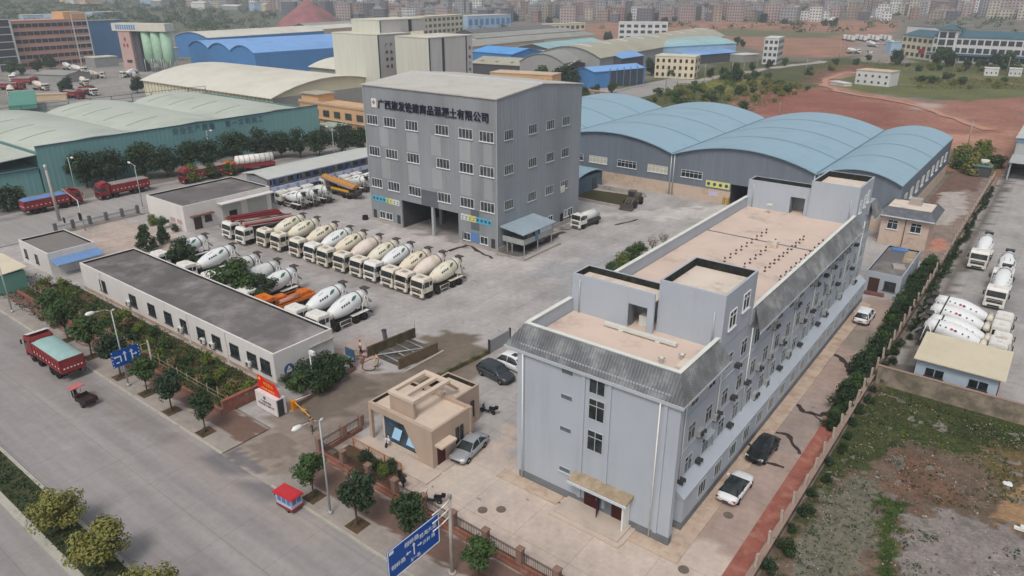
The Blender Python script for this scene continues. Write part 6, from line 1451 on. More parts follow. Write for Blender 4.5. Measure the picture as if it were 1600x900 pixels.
person('person in a brown shirt walking across the gate drive', (-51.5, 35.0, .04), R(70), 'cloth_brown', 'cloth_grey', ((.12, .03), (-.08, 0)), .22)
m = MB(); hs = [Vector((-56.6, 47.9, .85))]; 
pts = [(-56.3, 48.15, .95), (-56.9, 47.6, .9), (-57.5, 47.0, .5), (-57.4, 46.6, .08), (-56.8, 46.4, .07), (-56.0, 46.7, .07), (-55.9, 47.1, .1), (-56.1, 47.9, .5), (-56.3, 48.2, .95)]
m.tube(pts, .04, 6); o = m.build('water_hose', MATS['rubber']); tag(o, 'black looped hose held by the bending worker', 'hose')
# ================================================================== VEGETATION
def leaf_cards(m, c, r, n, size, rg, flatz=1.0, up=.35):
    c = Vector(c)
    for _ in range(n):
        d = Vector((rg.gauss(0, 1), rg.gauss(0, 1), rg.gauss(0, 1)))
        if d.length < 1e-3: continue
        d.normalize(); rr = r * (rg.random() ** .38); p = c + Vector((d.x * rr, d.y * rr, d.z * rr * flatz))
        nn = (d + Vector((rg.uniform(-.7, .7), rg.uniform(-.7, .7), rg.uniform(-.4, .7) + up))).normalized()
        u = nn.orthogonal().normalized(); a = rg.uniform(0, 6.28); v = nn.cross(u); u, v = u * math.cos(a) + v * math.sin(a), v * math.cos(a) - u * math.sin(a)
        s = size * rg.uniform(.6, 1.3); m.quad(p - u * s, p - v * s * .55 + nn * s * .1, p + u * s, p + v * s * .55 + nn * s * .1)
def tree_proto(name, seed, h, r, mat, n=1500, leaf=.16, trunk=.09, clumps=16, base=.38, flatz=.85, shape='round', spread=1.0):
    rg = random.Random(seed); t = thing(name, '', 'tree')
    cz = h * (base + (1 - base) / 2); rz = h * (1 - base) / 2
    m = MB(); m.lathe((0, 0, 0), (rg.uniform(-.08, .08), rg.uniform(-.08, .08), h * base * 1.15), [(0, trunk * 1.5), (.1, trunk), (1, trunk * .7)], 7)
    cs = []
    for k in range(clumps):
        a = rg.uniform(0, 6.28); z = rg.uniform(-1, 1); q = math.sqrt(max(0, 1 - z * z)) * rg.uniform(.35, .8) * spread
        if shape == 'cone': q = (1 - (z + 1) / 2) * rg.uniform(.5, .95)
        if shape == 'column': q = rg.uniform(.1, .5)
        cs.append((Vector((math.cos(a) * q * r, math.sin(a) * q * r, cz + z * rz * .74)), r * rg.uniform(.34, .52) * (1 if shape == 'round' else .8)))
    cs.append((Vector((0, 0, cz)), r * .55))
    for c, cr in cs[:9]: m.cyl((0, 0, h * base * .9), tuple(c), trunk * .5, trunk * .15, 5)
    m.build('trunk', MATS['bark'], t)
    m = MB()
    for c, cr in cs: leaf_cards(m, c, cr, n // len(cs), leaf, rg, flatz)
    m.build('crown', MATS[mat], t, recalc=False); return t
st = [tree_proto('street_tree', 20 + k, 4.5, 1.55, mt, 2100, .15, .08, 15, .36) for k, mt in enumerate(('leaf_dark', 'leaf_blue', 'leaf_mid'))]
tp = MB()
GT = 'young round trees along the brick pavement'
for k, (x, y, s, pr, lab) in enumerate(((-96.6, 30.2, 1.1, 2, 'bushy street tree at the left end of the pavement beyond the red tipper cab'), (-91.2, 29.3, 1.15, 2, 'street tree beside the red tipper truck cab'), (-84.4, 29.0, 1.15, 2, 'street tree behind the tail of the red tipper truck'),
      (-77.0, 28.8, 1.2, 1, 'dark street tree left of the blue lane sign lamp'), (-71.2, 28.8, .95, 2, 'street tree half behind the small blue lane sign'), (-65.8, 28.6, 1.05, 1, 'round street tree right of the small blue lane sign'),
      (-59.6, 28.6, .95, 0, 'small street tree standing last before the gate drive'), (-43.4, 28.9, .95, 2, 'small street tree by the lamp at the kerb corner past the gate'), (-37.8, 28.8, 1.12, 1, 'dark street tree between the lamp and the big blue road sign'),
      (-32.6, 29.7, 1.08, 0, 'street tree just left of the big blue road sign'), (-26.3, 30.2, .85, 2, 'street tree cut by the bottom edge right of the sign pole'))):
    place(st[pr], (x, y, .12), rnd.uniform(0, 6), lab, GT, s)
    mb = MB(); mb.box(x - .75, x + .75, y - .75, y + .75, .126, .15); tag(mb.build('tree_pit', MATS['planting_soil']), kind='structure')
    leaf_cards(tp, (x, y, .2), .7, 60, .09, rnd, .25)
tag(tp.build('pit_grass', MATS['leaf_dark'], None, 0, False), kind='stuff')
md = [tree_proto('median_tree', 40 + k, 4.3, 2.4, 'leaf_olive', 3600, .15, .1, 17, .2, .8) for k in range(3)]
GM = 'yellow green trees on the road median'
place(md[0], (-56.0, 14.1, .1), 0, 'yellow green median tree farthest up the road', GM, .88); place(md[1], (-49.0, 14.1, .1), 1, 'yellow green median tree in the middle of the three', GM, .93); place(md[2], (-42.6, 14.2, .1), 2, 'yellow green median tree cut by the bottom edge', GM, .95)
# median ground cover
gm = MB()
for k in range(2600): x = -rnd.uniform(40, 130); y = rnd.uniform(13.0, 15.1); leaf_cards(gm, (x, y, .22), .28, 3, .13, rnd, .6)
tag(gm.build('median_grass', MATS['leaf_dark'], None, 0, False), kind='stuff')

# dark trees between the lane and the green warehouse
lt = [tree_proto('lane_tree', 60 + k, 7.6, 3.9, mt, 3000, .28, .16, 18, .16) for k, mt in enumerate(('leaf_dark', 'leaf_blue'))]
GL = 'dark trees along the green warehouse wall'
for k, (px, py, s, lab) in enumerate(((137, 292, 1, 'dark lane tree nearest the green warehouse corner'), (182, 286, 1.0, 'dark lane tree behind the red tipper with gravel'), (228, 280, 1.08, 'dark lane tree behind the workshop lamp'), (262, 276, .9, 'dark lane tree left of the tree behind the workshop roof'),
      (300, 268, .95, 'dark lane tree above the middle of the workshop roof'), (332, 264, .95, 'dark lane tree left of the orange lorry cab'), (369, 256, 1.05, 'tall dark lane tree behind the pale tanker'), (405, 251, 1.05, 'dark lane tree behind the site office lamp'), (440, 247, .9, 'dark lane tree left of the small hut behind the site office'), (470, 246, .95, 'dark lane tree by the hut behind the site office'),
      (500, 244, .9, 'dark lane tree between the hut and the orange terrace'), (535, 240, 1.0, 'dark lane tree before the orange terrace'), (562, 240, .9, 'dark lane tree touching the tower edge'))):
    q = at(px, py); place(lt[k % 2], (q.x, q.y, 0), rnd.uniform(0, 6), lab, GL, s)
# yard trees and shrubs
sh = [tree_proto('shrub', 80 + k, 2.6, 1.5, mt, 1100, .15, .05, 12, .05) for k, mt in enumerate(('leaf_dark', 'leaf_mid', 'leaf_lime', 'leaf_blue'))]
cn = tree_proto('conifer', 95, 5.0, 1.9, 'leaf_dark', 3600, .16, .1, 36, .04, .8, 'cone')
tl = tree_proto('yard_tree', 96, 5.0, 2.4, 'leaf_mid', 3000, .19, .13, 20, .15)
tl2 = tree_proto('yard_tree', 97, 5.2, 2.2, 'leaf_dark', 2600, .19, .13, 18, .15)
q = at(231, 392); place(cn, (q.x, q.y, 0), 0, 'dark conifer at the corner of the pale court beside the workshop'); place(cn, (q.x - 1.6, q.y + 3.6, 0), 2, 'small conifer behind the larger one near the workshop', None, .7)
q = at(372, 470); place(tl, (q.x, q.y, 0), 0, 'bushy mid green tree behind the long office among the mixers', None, 1.3)
q = at(290, 420); place(tl2, (q.x, q.y, 0), 0, 'dark tree behind the long office in front of the first mixers', None, 1.02); q = at(305, 432); place(tl2, (q.x, q.y, 0), 3, 'dark bush like tree just right of the first one behind the long office', None, .7)
q = at(412, 478); place(tl2, (q.x, q.y, 0), 1, 'dark tree beside the orange truck behind the long office', None, .95)
q = at(398, 470); place(tl, (q.x + .5, q.y - 1.5, 0), 1, 'low green tree close to the long office roof edge', None, .62)
GS = 'shrubs around the buildings'
def shrubs(lst):
    for px, py, s, pr, lab in lst: q = at(px, py); place(sh[pr], (q.x, q.y, .02), rnd.uniform(0, 6), lab, GS, s)
shrubs([(500, 612, 1.3, 0, 'big dark shrub at the end wall of the long office'), (520, 596, 1.35, 0, 'big shrub beside the notice board by the gate drive'), (470, 615, 1.0, 1, 'leafy shrub under the round blue emblem'), (535, 585, .9, 1, 'shrub at the end of the gate shrub bed'), (482, 602, 1.2, 3, 'shrub behind the white camera mast'), (452, 606, .7, 0, 'small shrub behind the red banner'),
        (505, 585, 1.15, 3, 'shrub close to the long office corner'),
        (600, 745, .5, 2, 'small yellowish bush in the planter bed'), (588, 735, .5, 0, 'small dark bush in the planter bed'), (572, 722, .5, 3, 'bush at the left end of the planter bed'), (612, 738, .55, 0, 'bush at the right end of the planter bed'),
        (255, 358, .9, 1, 'shrub against the white workshop side wall'), (240, 352, .8, 2, 'low shrub left of the workshop side wall'), (275, 362, .6, 0, 'tiny shrub by the workshop bins'),
        (955, 432, .9, 1, 'shrub line bush nearest the front stair house, behind the dormitory'), (970, 420, 1.0, 2, 'yellow green bush behind the dormitory parapet'), (985, 410, 1.0, 1, 'middle bush behind the dormitory parapet'), (998, 402, 1.0, 1, 'farther bush behind the dormitory parapet'),
        (300, 285, 1.6, 2, 'green yellow hedge bush behind the workshop roof'), (330, 280, 1.4, 1, 'hedge bush behind the middle of the workshop roof'), (360, 275, 1.2, 1, 'hedge bush behind the far end of the workshop roof')])
# thin bare trees behind the dormitory parapet
def bare(name, loc, h, lab):
    rg = random.Random(int(loc[0] * 10)); t = thing(name, lab, 'tree', loc); m = MB(); m.cyl((0, 0, 0), (0, 0, h * .5), .07, .04, 6)
    for k in range(9):
        a = rg.uniform(0, 6.28); m.cyl((0, 0, h * .45), (math.cos(a) * .8, math.sin(a) * .8, h * rg.uniform(.75, 1)), .03, .01, 4)
    m.build('trunk', MATS['bark'], t); m = MB(); leaf_cards(m, (0, 0, h * .8), 1.0, 220, .1, rg, .9); m.build('crown', MATS['leaf_dry'], t, recalc=False)
q = at(1018, 402); bare('sapling', (q.x, q.y, 0), 3.4, 'thin brownish sapling behind the dormitory, left of two'); q = at(1035, 396); bare('sapling', (q.x, q.y, 0), 3.6, 'thin brownish sapling behind the dormitory, right of two')
# garden: vegetable rows and hedge
GG = 'garden plants in front of the long office'
gp = [tree_proto('garden_plant', 120 + k, 1.7, .95, mt, 420, .13, .03, 8, .05) for k, mt in enumerate(('leaf_mid', 'leaf_dark', 'leaf_lime', 'leaf_dry'))]
for k in range(64):
    x = -111 + 48.5 * (k / 63) + rnd.uniform(-.5, .5); y = rnd.choice((32.6, 33.1, 33.6)) if k % 3 else rnd.uniform(34, 36.2)
    place(gp[(k * 7 + k // 3) % 4 if k % 5 else 3], (x, y, .15), rnd.uniform(0, 6), 'low leafy plant growing in the vegetable garden before the long office', GG, rnd.uniform(.7, 1.25))
gc = MB()
for k in range(4200):
    x, y = rnd.uniform(-111, -61.8), rnd.uniform(31.6, 37.3)
    if noise.noise((x * .4, y * .6, 3)) > -.22: leaf_cards(gc, (x, y, (.35 if y > 32.7 else .75) + .3 * rnd.random()), .35, 3, .14, rnd, .6)
tag(gc.build('garden_greens', MATS['leaf_mid'], None, 0, False), kind='stuff')
gc = MB()
for k in range(600): leaf_cards(gc, (rnd.uniform(-118, -99), rnd.uniform(29.4, 36), .3), .35, 3, .14, rnd, .6)
tag(gc.build('verge_greens', MATS['leaf_dark'], None, 0, False), kind='stuff')
# hedge along the red path / planting strip
GH = 'hedge bushes along the boundary wall'
for k in range(40):
    y = 70.5 + k * 1.28; place(sh[(0, 3, 0, 3, 1)[k % 5]], (-11.75 + rnd.uniform(-.45, .45), y, .1), rnd.uniform(0, 6), 'dark hedge bush in the planting strip along the boundary wall', GH, rnd.uniform(.6, .95))
for k in range(7): place(sh[(0, 3, 1)[k % 3]], (-11.6 + rnd.uniform(-.4, .4), 66 + k * .9, .1), rnd.uniform(0, 6), 'dark hedge bush in the planting strip along the boundary wall', GH, rnd.uniform(.4, .6))
GV = 'weedy bushes outside the boundary wall'
for k in range(52):
    y = 44 + k * 2.7; place(sh[(3, 0, 0)[k % 3]], (-9.9 + rnd.uniform(-.2, .5), y, 0), rnd.uniform(0, 6), 'weedy bush growing against the outer side of the boundary wall', GV, rnd.uniform(.32, .62))
# weeds on the vacant lot
WK = ['leaf_dark', 'leaf_mid', 'leaf_lime', 'leaf_dry']; wd = MB()
for k in range(9000):
    x = rnd.uniform(-10, 16); y = rnd.uniform(36, 78.3); g = zonecol(x, y, LOT, lz)
    gr = g[1] > g[0] * 1.01 or (abs(g[0] - S(118, 114, 100)[0]) < .004 and rnd.random() < .55)
    nz = noise.noise((x * .25, y * .25, 7))
    if gr or nz > .1 or rnd.random() < .05:
        mt = rnd.choice(('leaf_dark', 'leaf_dark', 'leaf_mid', 'leaf_mid', 'leaf_dry')) if nz < .3 else rnd.choice(('leaf_mid', 'leaf_lime'))
        wd.cur = WK.index(mt); leaf_cards(wd, (x, y, .12), .22 if not gr else .32, 4, .10, rnd, .7)
tag(wd.build('weeds', [MATS[k] for k in WK], None, 0, False), kind='stuff')
# rubble flecks on the lot
rb = MB()
for k in range(3800):
    x = rnd.uniform(-9.5, 16); y = rnd.uniform(36, 77); n_ = noise.noise((x * .3, y * .3, 2))
    if n_ > -.05 or rnd.random() < .15:
        s = rnd.uniform(.02, .075) * (1.8 if rnd.random() < .05 else 1); rb.cbox((x, y, .1), (s * rnd.uniform(.8, 2), s, s * .8))
tag(rb.build('rubble', pm('rubble', S(168, 158, 146), .9, .5, .8)), kind='stuff')
def debris(label, px, py, c, mat, kind):
    q = at(px, py, .12); m = MB(); rg = random.Random(px)
    for k in range(4): m.cbox((rg.uniform(-.4, .4), rg.uniform(-.4, .4), .12), (rg.uniform(.3, .7), rg.uniform(.3, .6), rg.uniform(.12, .3)))
    o = m.build('debris_bag' if kind == 'bag' else 'concrete_slab', MATS[mat], None, .05 if kind == 'bag' else 0); o.location = q; tag(o, label, kind)
debris('white crumpled bags lying on the red soil of the vacant lot', 1568, 756, 0, 'paint_white', 'bag'); debris('pale slab on the right edge of the vacant lot', 1596, 830, 0, 'coping', 'slab')

# scrub beyond the storage shed and around the red field, individually placed bushes then the rest as one mass
sb = [tree_proto('scrub_bush', 140 + k, 3.2, 2.4, mt, 700, .3, .06, 9, .03, .8) for k, mt in enumerate(('leaf_mid', 'leaf_scrub', 'leaf_lime', 'leaf_olive'))]
GB = 'scrub bushes beyond the storage shed'
scrub = [Z(PX((1000, 165), (1020, 150), (1080, 135), (1140, 115), (1200, 125), (1270, 140), (1160, 180), (1080, 172)), 1, 1), Z(PX((1255, 120), (1285, 100), (1370, 92), (1450, 100), (1600, 95), (1600, 118), (1420, 112), (1330, 103)), 1, 1), Z(PX((905, 150), (960, 150), (1000, 168), (980, 160), (910, 158)), 1, 1), Z(PX((1420, 120), (1600, 125), (1600, 140), (1430, 140)), 1, 1), Z(PX((1484, 262), (1500, 232), (1540, 235), (1560, 262), (1520, 275)), 1, 1)]
cnt = 0; rs = random.Random(4)
while cnt < 150:
    z = rs.choice(scrub[:2] * 3 + scrub); bb = z[3]; x = rs.uniform(bb[0], bb[1]); y = rs.uniform(bb[2], bb[3])
    if not inpoly(x, y, z[0]): continue
    place(sb[rs.choice((0, 0, 1, 2, 3 if y < 330 else 0))], (x, y, 0), rs.uniform(0, 6), 'bush in the scrub between the storage shed and the far buildings', GB, rs.uniform(.5, 1.25)); cnt += 1
sg = MB(); cnt = 0
while cnt < 7500:
    z = rs.choice(scrub); bb = z[3]; x = rs.uniform(bb[0], bb[1]); y = rs.uniform(bb[2], bb[3])
    if inpoly(x, y, z[0]): leaf_cards(sg, (x, y, .3), .9, 4, .26, rs, .5); cnt += 1
tag(sg.build('scrub_grass', MATS['leaf_scrub'], None, 0, False), kind='stuff')
# background trees by pixel base
bt = [tree_proto('broad_tree', 170 + k, 9.5, 4.6, mt, 1700, .5, .3, 16, .15) for k, mt in enumerate(('leaf_dark', 'leaf_blue', 'leaf_mid'))]
GF = 'dark trees among the far sheds'
bl = [(870, 140, 1, 'grove before the arched shed'), (890, 138, 1.1, 'grove before the arched shed'), (848, 134, .9, 'grove before the arched shed'), (1018, 118, .9, 'trees beside the cream block'), (1036, 116, .8, 'trees beside the cream block'), (1050, 122, .5, 'trees beside the cream block'),
      (1110, 122, .5, 'trees along the far street'), (1130, 120, .5, 'trees along the far street'), (1150, 115, .55, 'trees along the far street'), (1175, 112, .5, 'trees along the far street'), (1200, 108, .55, 'trees along the far street'), (1225, 104, .5, 'trees along the far street'), (1150, 128, .8, 'tree by the scrub edge'),
      (950, 66, .9, 'trees left of the white four storey block'), (1150, 72, .7, 'trees beyond the long arched shed'), (1160, 74, .6, 'trees beyond the long arched shed'),
      (1400, 100, .9, 'trees before the teal roofed market'), (1465, 104, 1.1, 'trees before the teal roofed market'), (1480, 104, 1.0, 'trees before the teal roofed market'), (1555, 106, .9, 'trees before the teal roofed market'), (1575, 106, .9, 'trees before the teal roofed market'), (1510, 108, .6, 'trees before the teal roofed market'), (1535, 110, .6, 'trees before the teal roofed market'),
      (20, 118, .8, 'trees before the brick office'), (60, 112, .7, 'trees before the brick office'), (80, 108, .8, 'trees before the brick office'), (36, 118, .6, 'trees before the brick office'), (108, 150, .8, 'tree in the truck park'), (215, 145, .7, 'tree beside the cream warehouse end'), (222, 32, 1.6, 'tall tree behind the silos'), (478, 58, .9, 'tree between the blue warehouses'),
      (12, 330, .55, 'bush by the lane at the left edge'), (28, 325, .45, 'bush by the lane at the left edge'), (930, 150, .5, 'tree behind the first blue vault'), (912, 152, .45, 'tree behind the first blue vault'), (956, 146, .5, 'tree behind the first blue vault')]
for k, (px, py, s, lab) in enumerate(bl): q = at(px, py); place(bt[k % 3], (q.x, q.y, 0), rnd.uniform(0, 6), 'dark broad tree, one of the ' + lab if lab.startswith('trees') or lab.startswith('grove') else 'dark broad ' + lab, GF, s)
# ================================================================== BACKGROUND BUILDINGS
def G2(v): return Vector((v.x, v.y, 0))
flat('glass_far', (.05, .06, .07, 1), .4)
def bg(name, label, cat, bl, br, h, depth, wall, roof, fl=0, cols=0, shape='flat', rise=2, over=.4, base=None, glassm='glass_far', wh=.5, ww=.6, par=True, fins=None, side=0):
    """building whose facade runs between two ground points seen at pixels bl and br; depth goes away from the camera"""
    A = G2(at(*bl)) if not isinstance(bl, Vector) else bl; B = G2(at(*br)) if not isinstance(br, Vector) else br
    d = B - A; L = d.length; rz = math.atan2(d.y, d.x)
    t = thing(name, label, cat, A, rz)
    def prof(x0, x1, z, n=10): return [(x0 + (x1 - x0) * i / n, z + rise * (1 - (2 * i / n - 1) ** 2)) for i in range(n + 1)]
    m = MB(); m.box(0, L, 0, depth, 0, h); m.build('wall', MATS[wall], t)
    m = MB()
    if shape == 'flat':
        m.box(-.2, L + .2, -.2, depth + .2, h, h + .35)
    elif shape == 'gable':   # ridge along the facade
        m.ext([(-over, -over, h - .1), (-over, depth / 2, h + rise), (-over, depth + over, h - .1), (-over, depth + over, h + .1), (-over, depth / 2, h + rise + .2), (-over, -over, h + .1)], (L + 2 * over, 0, 0))
    elif shape == 'arc':     # vault along the facade
        P = prof(-over, depth + over, h); m.ext([(-over, y, z) for y, z in P] + [(-over, y, z + .2) for y, z in P][::-1], (L + 2 * over, 0, 0))
    elif shape == 'arcx':    # vaults across the facade
        k = max(1, int(L / 22))
        for i in range(k):
            P = prof(L * i / k, L * (i + 1) / k, h); m.ext([(x, -over, z) for x, z in P] + [(x, -over, z + .2) for x, z in P][::-1], (0, depth + 2 * over, 0))
    m.build('roof', MATS[roof], t)
    if shape in ('arc', 'gable'):
        P = prof(0, depth, h - .02) if shape == 'arc' else [(0, h), (depth / 2, h + rise), (depth, h)]
        for x in (0, L - .2): m = MB(); m.ext([(x, y, z) for y, z in P], (.2, 0, 0)); m.build('gable', MATS[wall], t)
    if shape == 'arcx':
        k = max(1, int(L / 22)); m = MB()
        for i in range(k): m.ext([(x, .01, z) for x, z in prof(L * i / k, L * (i + 1) / k, h - .02)], (0, .2, 0))
        m.build('gable', MATS[wall], t)
    if fl:
        sx = L / cols; sz = (h - (.8 if fl < 3 else .5)) / fl; key = ('bg', round(sx * ww, 1), round(sz * wh, 1), glassm)
        if key not in WP: q = MB(); q.box(-sx * ww / 2, sx * ww / 2, -.12, -.02, -sz * wh / 2, sz * wh / 2); WP[key] = q.mesh('window', MATS[glassm])
        for j in range(fl):
            for i in range(cols): link('window', WP[key], t, Vector(((i + .5) * sx, 0, (j + .55) * sz)))
        if side:
            key2 = ('bgs', round(depth / side * ww, 1), round(sz * wh, 1), glassm)
            if key2 not in WP: q = MB(); q.box(-depth / side * ww / 2, depth / side * ww / 2, -.12, -.02, -sz * wh / 2, sz * wh / 2); WP[key2] = q.mesh('window', MATS[glassm])
            for j in range(fl):
                for i in range(side): link('window', WP[key2], t, Vector((L, (i + .5) * depth / side, (j + .55) * sz)), R(90))
    t['L'] = L; t['D'] = depth; t['H'] = h
    return t
for n_, c in (('w_white', S(206, 206, 204)), ('w_cream', S(212, 204, 176)), ('w_grey', S(150, 150, 148)), ('w_brick', S(194, 150, 132)), ('w_blue', S(74, 128, 182)), ('w_teal', S(92, 128, 126)), ('w_hall', S(82, 122, 158)), ('w_orange', S(206, 166, 124)), ('w_dark', S(78, 80, 84)), ('w_beige', S(200, 178, 152)), ('w_pink', S(190, 160, 152)), ('w_paleblue', S(160, 186, 206))):
    pm(n_, c, .85, .07, .12, stain=mulc(c, .8), sth=.64, sscale=.1)
for n_, c in (('r_cream', S(206, 202, 188)), ('r_grey', S(150, 150, 144)), ('r_blue', S(124, 166, 216)), ('r_teal', S(146, 182, 186)), ('r_dark', S(104, 104, 102)), ('r_green', S(158, 174, 158)), ('r_skyblue', S(92, 160, 220)), ('r_market', S(70, 104, 116)), ('r_old', S(168, 164, 146))):
    pm(n_, c, .7, .09, .08, stain=mulc(c, .78), sth=.6, sscale=.06)
def strips(t, n, mat, name='skylight_strip', z=.25, w=1.0, axis='x', y0=.1, y1=.9, rise=0):
    L, D, h = t['L'], t['D'], t['H']
    for k in range(n):
        m = MB(); x = L * (k + .5) / n
        if rise:
            pts = [(y0 * D + (y1 - y0) * D * i / 8) for i in range(9)]; f = lambda y: h + rise * (1 - (2 * y / D - 1) ** 2) + z
            m.ext([(x - w / 2, y, f(y)) for y in pts] + [(x - w / 2, y, f(y) + .05) for y in pts][::-1], (w, 0, 0))
        else: m.box(x - w / 2, x + w / 2, y0 * D, y1 * D, h + z, h + z + .06)
        m.build(name, MATS[mat], t)

# ---- green warehouse with curved roofs
GW = thing('green_warehouse', 'huge teal green walled warehouse with three pale curved roofs', 'warehouse', (-195, 95, 0))
sheet('teal_sheet', S(116, 158, 158), 'y', 1.0, .04, .08); sheet('teal_sheet_x', S(96, 132, 126), 'x', 1.0, .04, .08); pm('teal_roof', S(182, 188, 176), .6, .07, .06, stain=S(160, 166, 152), sth=.58, sscale=.05)
a = MB(); a.box(-168.8, -168.5, 57.2, 129.6, 0, 9.8); a.world('wall', MATS['teal_sheet'], GW)
a = MB(); a.box(-226, -168.8, 57.2, 57.5, 0, 8.6); a.box(-226, -168.8, 129.3, 129.6, 0, 8.6); a.box(-226, -225.7, 57.5, 129.3, 0, 8.6); a.world('wall', MATS['teal_sheet_x'], GW)
a = MB(); a.box(-168.5, -168.35, 57.1, 129.7, 9.6, 9.85); a.world('top_trim', pm('trim_teal', S(70, 96, 108), .6, .1, 1), GW)
for k in range(3):
    y0 = 57.5 + k * 23.93; P = [(y0 + 23.93 * i / 12, 8.0 + 1.9 * (1 - (2 * i / 12 - 1) ** 2)) for i in range(13)]
    a = MB(); a.ext([(-226, y, z) for y, z in P] + [(-226, y, z + .15) for y, z in P][::-1], (57.2, 0, 0)); a.world('roof', MATS['teal_roof'], GW)
    for j in range(4):
        x = -220 + j * 12; a = MB(); a.ext([(x, y, z + .155) for y, z in P[1:6]] + [(x, y, z + .2) for y, z in P[1:6]][::-1], (.5, 0, 0)); a.world('skylight_strip', pm('strip', S(140, 146, 138), .7, .1, .5), GW)
a = MB()
for y in [58 + 6 * k for k in range(13)]: a.box(-226.1, -225.95, y - .08, y + .08, 8.6, 10.6)
for z in (9.5, 10.5): a.box(-226.1, -225.95, 57.5, 130, z, z + .12)
a.world('roof_railing', MATS['trim_teal'], GW)
for k, ch in enumerate('安全生产质量第一文明施工'):
    y = 87.5 + k * 1.9 + (2.5 if k > 5 else 0); text_obj('character', ch, 1.7, MATS['trim_teal'], GW, (-168.45, y, 8.3), FACEX, .02)
GW2 = thing('green_annex', 'lower teal green shed with sloping roof in front of the green warehouse', 'shed', (-185, 40, 0))
a = MB(); a.box(-215, -168.6, 22, 56.9, 0, 5.4); a.world('wall', MATS['teal_sheet'], GW2)
P = [(22 + 35 * i / 10, 5.4 + 2.6 * (i / 10) ** .8) for i in range(11)]
a = MB(); a.ext([(-216, y, z) for y, z in P] + [(-216, y, z + .15) for y, z in P][::-1], (47.5, 0, 0)); a.world('roof', MATS['teal_roof'], GW2)
a = MB(); a.box(-168.55, -168.3, 21.9, 56.9, 5.2, 5.45); a.world('top_trim', MATS['trim_teal'], GW2)
a = thing('teal_canopy', 'teal sheet canopy on posts at the left edge above the curved roofs', 'shed', at(40, 170, 0))
m = MB(); m.box(-14, 26, -4, 4, 3.2, 4.6); m.build('roof', flat('teal_bright', S(84, 142, 124), .6), a)
m = MB()
for x in (-12, 0, 12, 24): m.box(x - .15, x + .15, -.15, .15, 0, 3.2)
m.build('post', MATS['galv'], a); a.location.z = 0; a.rotation_euler = (0, 0, R(-20))
# hut behind the trees
bg('lane_hut', 'small grey hut behind the site office among the lane trees', 'hut', (497, 212), (525, 216), 3, 5, 'w_grey', 'r_green', 1, 2)

# ---- cream warehouse and its neighbours
t = bg('cream_warehouse', 'wide warehouse with a smooth cream curved roof behind the green one', 'warehouse', G2(Vector((-287, 140, 0))), G2(Vector((-205, 140, 0))), 7.2, 50, 'w_cream', 'r_cream', 0, 0, 'arc', 4.6, .8)
m = MB()
for k in range(34): m.box(1 + k * 2.4, 1.25 + k * 2.4, -.1, -.01, 0, 7.0)
m.build('wall_rib', MATS['w_grey'], t)
m = MB(); m.box(82.01, 82.1, .5, 49.5, 0, 7.2); m.build('end_panel', MATS['w_grey'], t)
t = bg('cream_store', 'second cream roofed store beside the pair of pale towers', 'warehouse', G2(Vector((-262, 200, 0))), G2(Vector((-206, 200, 0))), 9, 30, 'w_grey', 'r_cream', 0, 0, 'arc', 3.0, .8)
t = bg('orange_terrace', 'long peach coloured two storey terrace between the warehouse and tower', 'building', G2(Vector((-190, 139.5, 0))), G2(Vector((-140, 139.5, 0))), 7.6, 8, 'w_orange', 'w_orange', 2, 10, 'flat', glassm='glass_far', wh=.55, ww=.55)
m = MB(); m.box(0, 50, -.5, -.21, 3.5, 3.8); m.box(0, 50, -.3, -.2, 7.95, 8.6); m.build('balcony_band', MATS['w_beige'], t)
m = MB(); m.box(0, 8, 1, 7, 7.95, 10.2); m.build('roof_room', MATS['w_orange'], t)
m = MB(); m.box(-.5, 8.5, .5, 7.5, 10.2, 10.45); m.build('roof_room_cover', MATS['r_old'], t)

# ---- pair of pale plant towers
sheet('pale_sheet', S(200, 200, 186), 'x', 1, .03, .04); sheet('pale_sheet_y', S(186, 184, 180), 'y', 1, .03, .04)
TT = thing('pale_tower', 'pale plant tower with a set back top storey and dark vertical characters', 'building', (-208, 186, 0))
def two(par, x0, x1, y0, y1, z0, z1, nm='wall'):
    for q_ in ((y0, y0 + .2), (y1 - .2, y1)): a = MB(); a.box(x0, x1, *q_, z0, z1); a.world(nm, MATS['pale_sheet'], par)
    for q_ in ((x1 - .2, x1), (x0, x0 + .2)): a = MB(); a.box(*q_, y0 + .2, y1 - .2, z0, z1); a.world(nm, MATS['pale_sheet_y'], par)
    a = MB(); a.box(x0 - .15, x1 + .15, y0 - .15, y1 + .15, z1, z1 + .25); a.world('roof' if nm == 'wall' else 'upper_roof', MATS['r_cream'], par)
two(TT, -221, -196.6, 179.7, 195, 0, 25); two(TT, -216, -200.9, 185, 208, 25.26, 29.5, 'upper_wall')
a = MB(); a.box(-196.75, -196.45, 179.55, 179.85, 0, 25); a.box(-201.0, -200.75, 184.9, 185.15, 25.3, 29.4); a.box(-200.9, -200.7, 199, 200.4, 25.3, 29.4); a.world('corner_trim', MATS['dark_frame'], TT)
for i, s in enumerate(('广西建材', '产业园区')):
    for j, ch in enumerate(s): text_obj('character', ch, 1.3, MATS['letter'], TT, (-196.55, 183.4 + i * 2.2, 21.5 - j * 2.4), FACEX, .03)
TT2 = thing('pale_tower', 'broader pale plant tower with a red diamond emblem nearest the grey tower', 'building', (-178, 188, 0))
two(TT2, -186.5, -170.7, 178, 199.5, 0, 25)
a = MB(); a.box(-170.85, -170.55, 177.85, 178.15, 0, 25); a.box(-170.68, -170.5, 184.0, 185.0, 0, 24.9); a.box(-170.68, -170.5, 196.0, 196.4, 0, 24.9); a.world('corner_trim', MATS['dark_frame'], TT2)
logo(TT2, -170.6, 198.0, 21, 1.0, 'x')
